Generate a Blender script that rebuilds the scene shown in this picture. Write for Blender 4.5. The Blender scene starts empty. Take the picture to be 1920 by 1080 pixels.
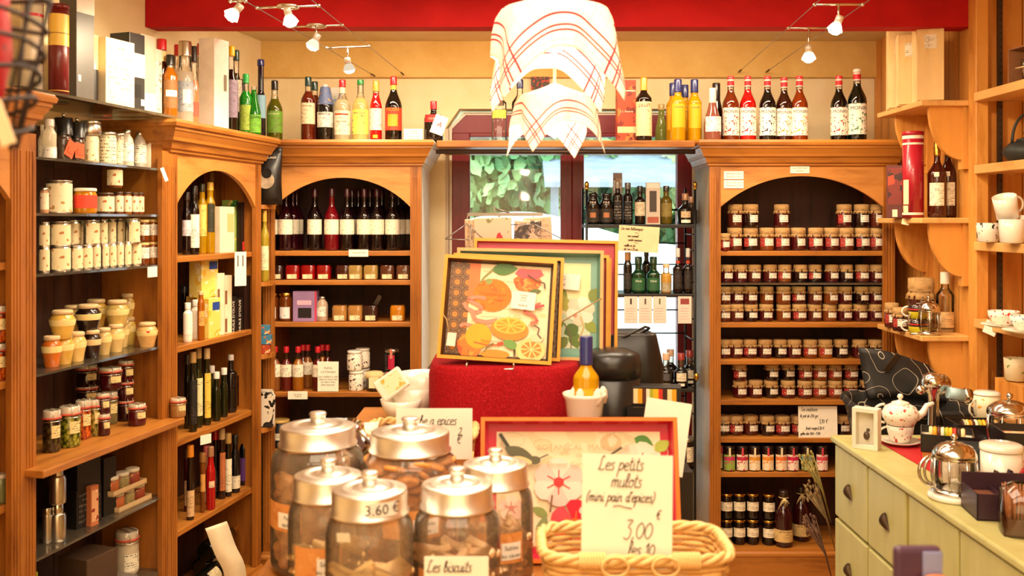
import bpy, bmesh, math, random
from mathutils import Vector, Matrix, Euler
PI = math.pi
R = math.radians
random.seed(7)
SC = bpy.context.scene
COL = SC.collection

# ---------------------------------------------------------------- camera, world, lights, exposure
F, HY, CZ = 1800.0, 415.0, 1.60            # focal length and horizon row in a 1920x1080 frame, eye height
cam_d = bpy.data.cameras.new('camera'); cam = bpy.data.objects.new('camera', cam_d); COL.objects.link(cam)
cam_d.sensor_width = 36.0; cam_d.lens = 36.0*F/1920.0; cam_d.shift_y = -(540.0-HY)/1920.0
cam_d.clip_start = 0.02
cam.location = (0, 0, CZ); cam.rotation_euler = (PI/2, 0, 0)
cam_d.dof.use_dof = True; cam_d.dof.focus_distance = 4.0; cam_d.dof.aperture_fstop = 4.5
SC.camera = cam
SC.view_settings.view_transform = 'Standard'; SC.view_settings.look = 'None'
SC.view_settings.gamma = 1.0; SC.view_settings.exposure = 0.08
SC.view_settings.use_curve_mapping = False
SC.cycles.transparent_max_bounces = 40
W = bpy.data.worlds.new('sky'); SC.world = W; W.use_nodes = True
W.node_tree.nodes['Background'].inputs[0].default_value = (0.72, 0.90, 1.0, 1)
W.node_tree.nodes['Background'].inputs[1].default_value = 5.5

def area(name, loc, rot, sx, sy, power, col):
    l = bpy.data.lights.new(name, 'AREA'); l.shape = 'RECTANGLE'; l.size = sx; l.size_y = sy
    l.energy = power; l.color = col
    o = bpy.data.objects.new(name, l); o.location = loc; o.rotation_euler = rot; COL.objects.link(o); return o
WARM = (1.0, 0.81, 0.58)
area('ceiling_fill_front', (0.1, 1.4, 2.5), (0, 0, 0), 1.6, 1.2, 42, WARM)  # added soft overhead fill, has no fixture
area('ceiling_fill_rear', (0.0, 0.35, 2.46), (R(35), 0, 0), 2.0, 0.8, 24, WARM)  # added fill tilted forward into the shop, no lamp body
area('ceiling_fill_middle', (0.1, 3.05, 2.5), (0, 0, 0), 1.4, 0.5, 32, WARM)  # added overhead fill without a fixture, brightens the back of the room
area('behind_beam_fill', (0.2, 4.0, 2.47), (R(20), 0, 0), 2.4, 0.08, 20, WARM)  # added fill hidden by the beam, lifts the upper wall band; no strip exists
area('behind_camera_fill', (0.1, -0.72, 1.45), (R(-90), 0, 0), 2.2, 1.3, 22, (1.0, 0.86, 0.70))  # added fill behind the camera, no window there, meant to lift front faces

# ---------------------------------------------------------------- materials
MATS = {}
def srgb(h):
    if isinstance(h, str):
        v = [int(h[i:i+2], 16)/255 for i in (0, 2, 4)]
        h = [(c/12.92 if c <= .04045 else ((c+.055)/1.055)**2.4) for c in v]
    return (h[0], h[1], h[2], 1.0)
class N:
    def __init__(s, name):
        s.m = bpy.data.materials.new(name); s.m.use_nodes = True; s.t = s.m.node_tree
        s.b = s.t.nodes['Principled BSDF']; s.out = s.t.nodes['Material Output']
    def n(s, ty, **kw):
        x = s.t.nodes.new(ty)
        for k, v in kw.items():
            if isinstance(k, str) and hasattr(x, k): setattr(x, k, v)
            else: x.inputs[k.replace('_', ' ')].default_value = v
        return x
    def l(s, a, b): s.t.links.new(a, b)
    def coord(s, kind='Object', scale=(1, 1, 1)):
        c = s.n('ShaderNodeTexCoord'); m = s.n('ShaderNodeMapping'); m.inputs['Scale'].default_value = scale
        s.l(c.outputs[kind], m.inputs['Vector']); return m.outputs['Vector']
    def ramp(s, fac, stops, interp='LINEAR'):
        r = s.n('ShaderNodeValToRGB'); e = r.color_ramp.elements; r.color_ramp.interpolation = interp
        while len(e) > len(stops): e.remove(e[-1])
        while len(e) < len(stops): e.new(0.5)
        for el, (p, c) in zip(e, stops): el.position = p; el.color = srgb(c)
        s.l(fac, r.inputs['Fac']); return r.outputs['Color']
    def noise(s, vec, scale, detail=3, rough=.5):
        x = s.n('ShaderNodeTexNoise'); x.inputs['Scale'].default_value = scale; x.inputs['Detail'].default_value = detail
        x.inputs['Roughness'].default_value = rough; s.l(vec, x.inputs['Vector']); return x.outputs['Fac']
    def math(s, op, a, b=None):
        x = s.n('ShaderNodeMath'); x.operation = op
        for i, v in enumerate((a, b)):
            if v is None: continue
            if isinstance(v, (int, float)): x.inputs[i].default_value = v
            else: s.l(v, x.inputs[i])
        return x.outputs[0]
    def mix(s, fac, a, b):
        x = s.n('ShaderNodeMix'); x.data_type = 'RGBA'
        for i, v in ((0, fac), (6, a), (7, b)):
            if isinstance(v, (int, float)): x.inputs[i].default_value = v
            elif isinstance(v, (str, tuple, list)): x.inputs[i].default_value = srgb(v)
            else: s.l(v, x.inputs[i])
        return x.outputs[2]
    def bump(s, h, strength=.2, dist=.002):
        x = s.n('ShaderNodeBump'); x.inputs['Strength'].default_value = strength; x.inputs['Distance'].default_value = dist
        s.l(h, x.inputs['Height']); s.l(x.outputs['Normal'], s.b.inputs['Normal'])
    def set(s, rough=.5, metal=0, spec=.5, coat=0):
        s.b.inputs['Roughness'].default_value = rough; s.b.inputs['Metallic'].default_value = metal
        s.b.inputs['Specular IOR Level'].default_value = spec; s.b.inputs['Coat Weight'].default_value = coat
        s.b.inputs['Coat Roughness'].default_value = .05
def plain(c, rough=.5, metal=0, spec=.5, coat=0, var=.06):
    k = ('p', c if isinstance(c, str) else tuple(c), rough, metal, spec, coat, var)
    if k in MATS: return MATS[k]
    m = N('paint_%d' % len(MATS)); m.set(rough, metal, spec, coat)
    v = m.noise(m.coord(), 22, 2); b = srgb(c)
    lo = tuple(x*(1-var) for x in b[:3]); hi = tuple(min(1, x*(1+var)) for x in b[:3])
    m.l(m.ramp(v, [(.3, lo), (.7, hi)]), m.b.inputs['Base Color'])
    MATS[k] = m.m; return m.m
def wood(name, c1, c2, axis='z', sc=9, rough=.42, boards=0):
    k = ('w', name)
    if k in MATS: return MATS[k]
    m = N(name); m.set(rough)
    st = {'x': (1.2, sc, sc), 'y': (sc, 1.2, sc), 'z': (sc, sc, 1.2)}[axis]
    v = m.coord(scale=st); a = m.noise(v, 2.2, 6, .62)
    m.l(m.ramp(a, [(.32, c2), (.5, c1), (.72, tuple(x*1.12 for x in srgb(c1)[:3]))]), m.b.inputs['Base Color'])
    m.bump(a, .25, .001); MATS[k] = m.m; return m.m
def paper(c='F3E9D2', ink='5A4636', dens=.52, period=160):
    """printed or written paper: broken lines of small dark marks"""
    k = ('pp', c, ink, dens, period)
    if k in MATS: return MATS[k]
    m = N('paper_%d' % len(MATS)); m.set(.6)
    v = m.coord(); sx = m.n('ShaderNodeSeparateXYZ'); m.l(v, sx.inputs[0])
    line = m.math('GREATER_THAN', m.math('SINE', m.math('MULTIPLY', sx.outputs['Z'], 2*PI*period)), .25)
    w = m.noise(m.coord(scale=(1, 1, .25)), 420, 2)
    gap = m.noise(m.coord(scale=(.5, .5, 1)), 70, 1)
    f = m.math('MULTIPLY', m.math('MULTIPLY', line, m.math('GREATER_THAN', w, .5)), m.math('GREATER_THAN', gap, dens))
    m.l(m.mix(f, c, ink), m.b.inputs['Base Color']); MATS[k] = m.m; return m.m
def spots(base, c1, c2, scale=90, th=.42, ring=None):
    """printed paper with blobs of colour, a picture of fruit or leaves"""
    k = ('sp', base, c1, c2, scale, th)
    if k in MATS: return MATS[k]
    m = N('print_%d' % len(MATS)); m.set(.5)
    v = m.coord(); n1 = m.noise(v, scale, 1.5); n2 = m.noise(m.coord(scale=(1.3, 1.3, 1.3)), scale*1.2, 2)
    a = m.math('GREATER_THAN', n1, 1-th); b = m.math('GREATER_THAN', n2, 1-th+.03)
    m.l(m.mix(b, m.mix(a, base, c1), c2), m.b.inputs['Base Color']); MATS[k] = m.m; return m.m
def liquid(c, tr=.25):
    """bottle or jar glass full of coloured liquid"""
    k = ('lq', c, tr)
    if k in MATS: return MATS[k]
    m = N('filled_glass_%d' % len(MATS)); m.set(.06, 0, .6, .6)
    b = srgb(c); v = m.noise(m.coord(), 30, 2)
    m.l(m.ramp(v, [(.3, tuple(x*.82 for x in b[:3])), (.7, b[:3])]), m.b.inputs['Base Color'])
    if tr:
        t = m.n('ShaderNodeBsdfTranslucent'); t.inputs['Color'].default_value = tuple(min(1, x*1.3) for x in b[:3])+(1,)
        x = m.n('ShaderNodeMixShader'); x.inputs[0].default_value = tr
        m.l(m.b.outputs[0], x.inputs[1]); m.l(t.outputs[0], x.inputs[2]); m.l(x.outputs[0], m.out.inputs['Surface'])
    MATS[k] = m.m; return m.m
def glass(c=(1, 1, 1), k0=.06, name='clear_glass', haze=0):
    """thin clear glass: see-through with a mirror-like sheen at grazing angles"""
    k = ('g', tuple(c), k0, haze)
    if k in MATS: return MATS[k]
    m = N(name); t = m.n('ShaderNodeBsdfTransparent'); t.inputs['Color'].default_value = (*c, 1)
    g = m.n('ShaderNodeBsdfGlossy'); g.inputs['Roughness'].default_value = .04
    fr = m.n('ShaderNodeFresnel'); fr.inputs['IOR'].default_value = 1.38
    x = m.n('ShaderNodeMixShader'); m.l(m.math('ADD', fr.outputs[0], k0-.04), x.inputs[0]); m.l(g.outputs[0], x.inputs[2])
    if haze:  # diffuse beige haze imitating reflected light, brightens the glass
        d = m.n('ShaderNodeBsdfDiffuse'); d.inputs['Color'].default_value = (.95, .74, .52, 1); y = m.n('ShaderNodeMixShader'); y.inputs[0].default_value = haze
        m.l(t.outputs[0], y.inputs[1]); m.l(d.outputs[0], y.inputs[2]); m.l(y.outputs[0], x.inputs[1])
    else: m.l(t.outputs[0], x.inputs[1])
    m.l(x.outputs[0], m.out.inputs['Surface']); m.t.nodes.remove(m.b); MATS[k] = m.m; return m.m
def emit(c, s, name='lamp_glow'):
    k = ('e', tuple(c), s)
    if k in MATS: return MATS[k]
    m = N(name); e = m.n('ShaderNodeEmission'); e.inputs[0].default_value = (*c, 1); e.inputs[1].default_value = s
    m.l(e.outputs[0], m.out.inputs['Surface']); MATS[k] = m.m; return m.m

OAKV = wood('oak_upright', 'A0601F', '78400F', 'z')
OAKH = wood('oak_level', 'AC6C28', '844A14', 'x')
OAKL = wood('oak_light', 'C28240', '9C6026', 'x', 7)
PINEV = wood('pine_upright', 'DD9A48', 'BE7A30', 'z', 6)
PINEH = wood('pine_level', 'E0AC66', 'C98E48', 'y', 6)
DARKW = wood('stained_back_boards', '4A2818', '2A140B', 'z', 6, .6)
WHITE = plain('E9E2CF', .5)
GREYP = plain('9C8669', .6)
CLEAR = glass()
SHELFG = glass((.88, .96, .93), .12, 'shelf_glass', .07)  # haze mixed in so the plates look lit at their edges
CHROME = plain('D8D4CC', .14, 1, var=.02)
BRUSHED = plain('D6CFC2', .28, 1, var=.05)
BLACK = plain('141110', .4)
BLACKM = plain('1B1A1A', .35, .3)
BRASS = plain('C79A45', .25, 1)
RED = plain('B5121B', .6)
PAPER = plain('F6EFDD', .6, var=.02)
PRINT = paper()
INK = plain('3A2418', .6, var=.02)
INKB = plain('26221F', .5, var=.02)

# ---------------------------------------------------------------- mesh building
class M:
    """collects geometry with one or more materials, then links it as ONE mesh object"""
    def __init__(s): s.v = []; s.f = []; s.mi = []; s.cur = 0; s.sm = []; s.uv = None
    def add(s, vs, fs, smooth=False, mx=None):
        o = len(s.v)
        s.v += [tuple(mx @ Vector(v)) if mx else tuple(v) for v in vs]
        s.f += [tuple(i+o for i in f) for f in fs]; s.mi += [s.cur]*len(fs); s.sm += [smooth]*len(fs); return s
    def mat(s, i): s.cur = i; return s
    def box(s, x0, x1, y0, y1, z0, z1, mx=None, bv=0):
        if bv:
            bm = bmesh.new(); bmesh.ops.create_cube(bm, size=1)
            for v in bm.verts: v.co = Vector(((x0+x1)/2+v.co.x*(x1-x0), (y0+y1)/2+v.co.y*(y1-y0), (z0+z1)/2+v.co.z*(z1-z0)))
            bmesh.ops.bevel(bm, geom=bm.edges[:], offset=bv, segments=2, affect='EDGES', profile=.5)
            bm.verts.index_update(); vs = [v.co.copy() for v in bm.verts]; fs = [[v.index for v in f.verts] for f in bm.faces]; bm.free()
            return s.add(vs, fs, False, mx)
        v = [(x, y, z) for z in (z0, z1) for y in (y0, y1) for x in (x0, x1)]
        return s.add(v, [(0, 2, 3, 1), (4, 5, 7, 6), (0, 1, 5, 4), (2, 6, 7, 3), (0, 4, 6, 2), (1, 3, 7, 5)], False, mx)
    def lathe(s, prof, seg=20, mx=None, cap=True, wob=None, smooth=True, sq=0):
        vs = []
        for k, (r, z) in enumerate(prof):
            for i in range(seg):
                a = 2*PI*i/seg; rr = r*(wob(a, k) if wob else 1); zz = z
                c, d = math.cos(a), math.sin(a)
                if sq:
                    q = (abs(c)**sq+abs(d)**sq)**(-1/sq); rr *= q
                vs.append((rr*c, rr*d, zz))
        fs = []
        for k in range(len(prof)-1):
            for i in range(seg):
                j = (i+1) % seg; fs.append((k*seg+i, k*seg+j, (k+1)*seg+j, (k+1)*seg+i))
        s.add(vs, fs, smooth, mx)
        if cap:
            o = len(s.v)-len(vs)
            if prof[0][0] > 1e-5: s.f.append(tuple(o+i for i in reversed(range(seg)))); s.mi.append(s.cur); s.sm.append(False)
            if prof[-1][0] > 1e-5: s.f.append(tuple(o+(len(prof)-1)*seg+i for i in range(seg))); s.mi.append(s.cur); s.sm.append(False)
        return s
    def tube(s, pts, r, seg=6, closed=False, mx=None, cap=True):
        pts = [Vector(p) for p in pts]; n = len(pts); vs = []; up = None
        for i, p in enumerate(pts):
            if closed: t = pts[(i+1) % n]-pts[i-1]
            else: t = pts[min(i+1, n-1)]-pts[max(i-1, 0)]
            if t.length < 1e-9: t = Vector((0, 0, 1))
            t.normalize()
            if up is None: up = Vector((0, 0, 1)) if abs(t.z) < .9 else Vector((1, 0, 0))
            a = t.cross(up)
            if a.length < 1e-6: a = t.cross(Vector((1, .3, 0)))
            a.normalize(); b = a.cross(t).normalized(); up = b
            rr = r(i/(n-1)) if callable(r) else r
            for k in range(seg):
                q = 2*PI*k/seg; vs.append(p+a*math.cos(q)*rr+b*math.sin(q)*rr)
        fs = []
        for i in range(n if closed else n-1):
            for k in range(seg):
                l = (k+1) % seg; i2 = (i+1) % n; fs.append((i*seg+k, i*seg+l, i2*seg+l, i2*seg+k))
        if cap and not closed: fs += [tuple(reversed(range(seg))), tuple((n-1)*seg+k for k in range(seg))]
        return s.add(vs, fs, True, mx)
    def prism(s, poly, d0, d1, axis='y', mx=None):
        """poly in the other two axes, extruded d0..d1; axis y: poly=(x,z); axis z: (x,y); axis x: (y,z)"""
        def p(a, b, d): return {'y': (a, d, b), 'z': (a, b, d), 'x': (d, a, b)}[axis]
        n = len(poly); vs = [p(a, b, d0) for a, b in poly]+[p(a, b, d1) for a, b in poly]
        fs = [tuple(range(n)), tuple(reversed(range(n, 2*n)))]+[(i, n+i, n+(i+1) % n, (i+1) % n) for i in range(n)]
        return s.add(vs, fs, False, mx)
    def sheet(s, poly, y=0, mx=None):
        return s.add([(a, y, b) for a, b in poly], [tuple(range(len(poly)))], False, mx)
    def arc(s, r, z0, z1, a0, a1, seg=10, sq=0, mx=None):
        """band of a cylinder; angle 0 faces the front (-y)"""
        vs = []
        for i in range(seg+1):
            a = a0+(a1-a0)*i/seg; x, y = math.sin(a), -math.cos(a); q = r
            if sq: q = r*(abs(x)**sq+abs(y)**sq)**(-1/sq)
            for z in (z0, z1): vs.append((x*q, y*q, z))
        return s.add(vs, [(2*i, 2*i+2, 2*i+3, 2*i+1) for i in range(seg)], True, mx)
    def sphere(s, r, c=(0, 0, 0), seg=14, sz=(1, 1, 1), mx=None):
        prof = [(r*math.sin(PI*i/(seg//2)), -r*math.cos(PI*i/(seg//2))) for i in range(seg//2+1)]
        t = Matrix.Translation(c) @ Matrix.Diagonal((*sz, 1))
        return s.lathe(prof, seg, (mx @ t) if mx else t, cap=False)
    def mesh(s, name, mats):
        me = bpy.data.meshes.new(name); me.from_pydata(s.v, [], s.f); me.validate(verbose=False)
        for m in (mats if isinstance(mats, (list, tuple)) else [mats]): me.materials.append(getattr(m, 'm', m))
        if len(me.polygons) == len(s.mi):
            me.polygons.foreach_set('material_index', s.mi); me.polygons.foreach_set('use_smooth', s.sm)
        me.update(); return me
    def obj(s, name, mats, parent=None, loc=None, rot=None, kind=None):
        o = bpy.data.objects.new(name, s.mesh(name, mats)); COL.objects.link(o)
        if parent: o.parent = parent
        if loc: o.location = loc
        if rot: o.rotation_euler = rot
        if kind: o['kind'] = kind
        return o
BADLAB = []
def tag(o, label, cat, group=None, kind=None):
    if not 4 <= len(label.split()) <= 16: BADLAB.append(label)
    o['label'] = label; o['category'] = cat
    if group: o['group'] = group
    if kind: o['kind'] = kind
    return o
def thing(name, label, cat, loc=(0, 0, 0), rz=0, group=None, rot=None, scale=None):
    o = bpy.data.objects.new(name, None); o.empty_display_size = .05; COL.objects.link(o)
    o.location = loc; o.rotation_euler = rot or (0, 0, rz)
    if scale: o.scale = scale
    return tag(o, label, cat, group)
def put(proto, label, cat, loc, rz=0, group=None, w=None, h=None, rot=None, parts=None):
    """a copy of a stock item with its parts; w, h: wanted width and height"""
    name, ps, pw, ph = proto
    sw = w/pw if w else 1; sh = h/ph if h else 1
    if len(ps) == 1:
        o = bpy.data.objects.new(name, ps[0][1]); COL.objects.link(o); o.location = loc; o.rotation_euler = rot or (0, 0, rz)
        o.scale = (sw, sw, sh); return tag(o, label, cat, group)
    t = thing(name, label, cat, loc, rz, group, rot, (sw, sw, sh))
    for pn, me in ps:
        if parts and pn not in parts: continue
        c = bpy.data.objects.new(pn, me); COL.objects.link(c); c.parent = t
    return t
TXT = {}
def text_mesh(s, size, mat, bend=0, shear=0, align='CENTER', z=0, spacing=1.0):
    """lettering as a flat mesh in the x-z plane facing -y, centred; bent round a cylinder of radius bend"""
    k = (s, round(size, 5), mat.name, round(bend, 4), shear, align, round(z, 4))
    if k in TXT: return TXT[k]
    c = bpy.data.curves.new('lettering', 'FONT'); c.body = s; c.size = size; c.shear = shear; c.align_x = align; c.align_y = 'CENTER'
    c.space_character = spacing; c.resolution_u = 2; c.fill_mode = 'FRONT'
    o = bpy.data.objects.new('tmp_text', c); me = bpy.data.meshes.new_from_object(o); me.name = 'lettering'
    bpy.data.objects.remove(o); bpy.data.curves.remove(c)
    for v in me.vertices:
        x, y = v.co.x, v.co.y
        if bend: a = x/bend; v.co = (math.sin(a)*bend, -math.cos(a)*bend, y+z)
        else: v.co = (x, 0, y+z)
    me.materials.clear(); me.materials.append(mat); me.update(); TXT[k] = me; return me
def letters(parent, s, size, mat, loc=(0, 0, 0), shear=0, align='CENTER', bend=0, rot=None, name='lettering'):
    o = bpy.data.objects.new(name, text_mesh(s, size, mat, bend, shear, align)); COL.objects.link(o); o.parent = parent
    o.location = loc
    if rot: o.rotation_euler = rot
    return o

# one-stroke handwriting: glyphs on a grid with x-height 1, each a list of strokes
G = {}
def _g(ch, w, *st): G[ch] = (w, st)
_g('e', .8, [(0, .5), (.6, .6), (.65, .9), (.35, 1), (.1, .7), (.1, .25), (.35, 0), (.75, .15)])
_g('s', .65, [(.6, .95), (.3, 1), (.15, .75), (.5, .4), (.4, .05), (.0, .05)])
_g('l', .5, [(0, .3), (.4, 1.2), (.4, 1.8), (.15, 1.7), (.1, .8), (.2, .05), (.5, .15)])
_g('L', 1.1, [(.75, 1.7), (.5, 1.9), (.3, 1.4), (.25, .5), (.0, .05), (.15, .2), (.5, .0), (1.0, .2)])
_g('t', .6, [(.3, 1.7), (.2, .5), (.3, 0), (.6, .15)], [(0, 1.15), (.6, 1.2)])
_g('i', .45, [(.15, 1), (.1, .3), (.2, 0), (.45, .2)], [(.22, 1.4), (.25, 1.48)])
_g('p', .85, [(.15, 1.05), (.05, 0), (-.05, -.9)], [(.1, .6), (.35, 1), (.7, .85), (.65, .3), (.3, .05), (.08, .2)])
_g('m', 1.3, [(.1, 1), (.1, 0)], [(.1, .6), (.35, 1), (.55, .85), (.55, 0)], [(.55, .6), (.8, 1), (1.0, .85), (1.0, .1), (1.25, .1)])
_g('n', .95, [(.1, 1), (.1, 0)], [(.1, .6), (.4, 1), (.65, .85), (.65, .1), (.9, .15)])
_g('u', .9, [(.1, 1), (.05, .3), (.3, 0), (.6, .3), (.65, 1)], [(.65, 1), (.65, .1), (.9, .15)])
_g('o', .85, [(.4, 1), (.1, .75), (.1, .25), (.4, 0), (.7, .3), (.7, .75), (.4, 1), (.85, .9)])
_g('a', .9, [(.65, .85), (.35, 1), (.05, .6), (.15, .1), (.45, .1), (.65, .6), (.68, 1), (.65, .15), (.9, .15)])
_g('à', .9, [(.65, .85), (.35, 1), (.05, .6), (.15, .1), (.45, .1), (.65, .6), (.68, 1), (.65, .15), (.9, .15)], [(.2, 1.6), (.45, 1.3)])
_g('d', .9, [(.65, .8), (.3, 1), (.05, .5), (.2, .05), (.5, .15), (.7, .9), (.78, 1.8)], [(.75, 1.6), (.65, .1), (.9, .15)])
_g('é', .8, [(0, .5), (.6, .6), (.65, .9), (.35, 1), (.1, .7), (.1, .25), (.35, 0), (.75, .15)], [(.3, 1.35), (.6, 1.6)])
_g('è', .8, [(0, .5), (.6, .6), (.65, .9), (.35, 1), (.1, .7), (.1, .25), (.35, 0), (.75, .15)], [(.2, 1.6), (.5, 1.35)])
_g('c', .7, [(.6, .85), (.35, 1), (.08, .6), (.15, .1), (.4, 0), (.65, .2)])
_g('b', .85, [(0, .4), (.35, 1.3), (.3, 1.8), (.12, 1.5), (.1, .2), (.35, 0), (.65, .35), (.55, .85), (.2, .8)])
_g('r', .6, [(.1, 1), (.12, 0)], [(.12, .6), (.3, .95), (.6, .95)])
_g('v', .75, [(.0, 1), (.3, 0), (.6, 1)])
_g('q', .85, [(.65, .9), (.3, 1), (.05, .5), (.3, .05), (.65, .6), (.68, 1), (.6, -.8)])
_g('f', .55, [(.55, 1.6), (.3, 1.8), (.2, 1.2), (.15, -.7)], [(0, .9), (.5, .95)])
_g('g', .85, [(.65, .9), (.3, 1), (.05, .5), (.3, .05), (.65, .6), (.68, 1), (.62, -.5), (.3, -.8), (.05, -.5)])
_g('x', .75, [(.05, 1), (.6, 0)], [(.6, 1), (.05, 0)])
_g("'", .3, [(.2, 1.8), (.1, 1.45)])
_g('(', .45, [(.45, 1.9), (.1, 1.2), (.05, .4), (.2, -.3)])
_g(')', .45, [(.1, 1.9), (.4, 1.2), (.3, .3), (.0, -.3)])
_g('€', 1., [(.9, 1.6), (.55, 1.7), (.2, 1.2), (.2, .6), (.5, .1), (.85, .2)], [(0, 1.05), (.7, 1.1)], [(0, .75), (.65, .8)])
_g('0', .95, [(.45, 1.5), (.1, 1.1), (.1, .4), (.45, 0), (.8, .4), (.8, 1.1), (.45, 1.5)])
_g('1', .6, [(.05, 1.1), (.4, 1.7), (.35, .8), (.3, 0)])
_g('2', .9, [(.1, 1.4), (.4, 1.7), (.7, 1.4), (.5, .7), (.05, .05), (.4, .1), (.85, .0)])
_g('3', .9, [(.1, 1.7), (.7, 1.7), (.35, 1.1), (.7, .8), (.65, .15), (.3, -.1), (0, .1)])
_g('5', .9, [(.7, 1.7), (.25, 1.7), (.15, 1.0), (.5, 1.05), (.7, .6), (.5, .05), (.1, .05)])
_g('9', .9, [(.65, 1.4), (.35, 1.7), (.1, 1.2), (.4, .9), (.65, 1.4), (.6, .6), (.4, 0)])
_g(',', .4, [(.2, .15), (.05, -.35)])
_g(':', .35, [(.15, .8), (.17, .86)], [(.12, .2), (.14, .26)])
_g('-', .7, [(.05, .6), (.55, .65)])
_g('=', .7, [(.05, .5), (.55, .55)], [(.05, .8), (.55, .85)])
_g('_', 3.2, [(0, .5), (1.0, .62), (2, .4), (3.2, .25)])
def catmull(p, k=4):
    p = [Vector((a[0], a[1])) for a in p]
    if len(p) < 3: return p
    q = [p[0]]+p+[p[-1]]; out = []
    for i in range(1, len(q)-2):
        for j in range(k):
            t = j/k; a, b, c, d = q[i-1], q[i], q[i+1], q[i+2]
            out.append(.5*((2*b)+(c-a)*t+(2*a-5*b+4*c-d)*t*t+(3*b-a-3*c+d)*t**3))
    return out+[p[-1]]
def handwrite(parent, lines, mat=None, thick=.00085, slant=.22, name='handwriting'):
    """lines: (text, x, z, x-height) in the parent's x-z plane, on its -y face"""
    m = M()
    for s, x, z, h in lines:
        for ch in s:
            if ch == ' ': x += .55*h; continue
            g = G.get(ch) or G.get(ch.lower()); k = 1.0
            if not g: continue
            if ch.isupper() and ch != 'L': k = 1.6
            for st in g[1]:
                pts = [(x+(a*k+b*slant*k)*h*.85, -.0006, z+b*k*h) for a, b in [(v[0], v[1]) for v in catmull(st)]]
                m.tube(pts, thick, 4)
            x += g[0]*h*.85*k
    return m.obj(name, mat or INK, parent)
ORD = ['first', 'second', 'third', 'fourth', 'fifth', 'sixth', 'seventh', 'eighth', 'ninth', 'tenth', 'eleventh', 'twelfth', 'thirteenth', 'fourteenth', 'fifteenth', 'sixteenth']

# ---------------------------------------------------------------- positions
def PX(px, Y): return (px-960.0)*Y/F
def PZ(py, Y): return CZ-(py-HY)*Y/F
LX0, LK = -1.9136, 0.2                     # the line of the left-hand cabinet fronts: X = LX0 + LK*Y
LROT = math.atan2(1, LK)
def LP(px, o, z):
    """point on a plane o behind the left cabinet fronts, seen at column px"""
    Y = F*(LX0-o)/(px-1320.0); return Vector((LX0-o+LK*Y, Y, z))
def LL(px): return 1.0198*F*LX0/(px-1320.0)   # distance along that line
# ---------------------------------------------------------------- the room
def struct(m, name, mats, **k): return m.obj(name, mats, kind='structure', **k)
def plaster(name, c, c2, sc=6, bs=.25):
    m = N(name); m.set(.75, 0, .2); v = m.coord()
    a = m.noise(v, sc, 4, .6); m.l(m.ramp(a, [(.3, c2), (.65, c)]), m.b.inputs['Base Color']); m.bump(m.noise(v, 60, 4), bs, .004); return m.m
WALLM = plaster('wall_plaster', 'F8E8BE', 'F0DCA8')
WALLR = plaster('rough_plaster', 'E8C478', 'DAB062', 5, .6)
CEIL = plaster('ceiling_plaster', 'EADBB5', 'DFCDA3')
REVEAL = plaster('window_reveal', 'D9C8B0', 'CCB9A0')
BY, BW = 4.82, .25
hx0, hx1, hz1 = -.335, .935, 2.165
m = M()
m.box(-1.75, hx0, BY, BY+BW, 0, 2.32); m.box(hx1, 2.3, BY, BY+BW, 0, 2.32); m.box(hx0, hx1, BY, BY+BW, hz1, 2.32)
m.prism([(hx0, hz1), (hx0, hz1-.10), (hx0+.07, hz1)], BY, BY+BW)
m.mat(1); m.box(-1.75, 2.3, BY-.025, BY+BW, 2.32, 2.56)
struct(m, 'wall_back', [WALLM, WALLR])
def lwx(Y): return LX0-.30+LK*Y
m = M(); m.prism([(lwx(-.8), -.8), (lwx(5), 5), (lwx(5)-.2, 5), (lwx(-.8)-.2, -.8)], 0, 2.56, 'z'); struct(m, 'wall_left', WALLM)
# pine boarding on the right, with a recess for the crockery shelves
RX = 1.82
BOARD = N('pine_boarding'); BOARD.set(.45)
v = BOARD.coord(scale=(7, 7, 1)); a = BOARD.noise(v, 2.0, 5, .6)
sx = BOARD.n('ShaderNodeSeparateXYZ'); BOARD.l(BOARD.coord(), sx.inputs[0])
t = BOARD.math('FRACT', BOARD.math('MULTIPLY', BOARD.math('ADD', sx.outputs['Y'], sx.outputs['X']), 11.0))
gr = BOARD.math('LESS_THAN', t, .05)
kn = BOARD.n('ShaderNodeTexVoronoi'); kn.inputs['Scale'].default_value = 5; BOARD.l(BOARD.coord(scale=(1, 1, .7)), kn.inputs['Vector'])
kk = BOARD.math('LESS_THAN', kn.outputs['Distance'], .045)
c = BOARD.ramp(a, [(.3, 'B9752E'), (.5, 'D58F3E'), (.72, 'E0A252')])
BOARD.l(BOARD.mix(kk, BOARD.mix(gr, c, '6E3E14'), '5A2E10'), BOARD.b.inputs['Base Color'])
m = M(); m.box(RX, RX+.5, 3.80, 5.05, 0, 2.56); m.box(2.12, 2.3, -.8, 3.80, 0, 2.56)
struct(m, 'wall_right', BOARD.m)
m = M(); m.box(RX-.015, RX+.035, 3.735, 3.80, 0, 2.56, bv=.004); struct(m, 'trim_1', PINEV)      # corner post of the recess
m = M(); m.box(-2.6, 2.6, -1.0, -.8, 0, 2.56); struct(m, 'wall_rear', WALLM)
m = M(); m.box(-2.6, 2.6, -1.0, 5.1, 2.56, 2.7); m.box(-2.6, 2.6, 3.89, 5.1, 2.50, 2.56); struct(m, 'ceiling', CEIL)
FL = N('floor_tiles'); FL.set(.4)
br = FL.n('ShaderNodeTexBrick'); br.offset = 0; br.inputs['Scale'].default_value = 1; br.inputs['Brick Width'].default_value = .3; br.inputs['Row Height'].default_value = .3
br.inputs['Mortar Size'].default_value = .004; br.inputs['Color1'].default_value = srgb('C9A878'); br.inputs['Color2'].default_value = srgb('BF9C6C'); br.inputs['Mortar'].default_value = srgb('8A6A45')
FL.l(FL.coord(), br.inputs['Vector']); FL.l(br.outputs['Color'], FL.b.inputs['Base Color'])
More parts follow.
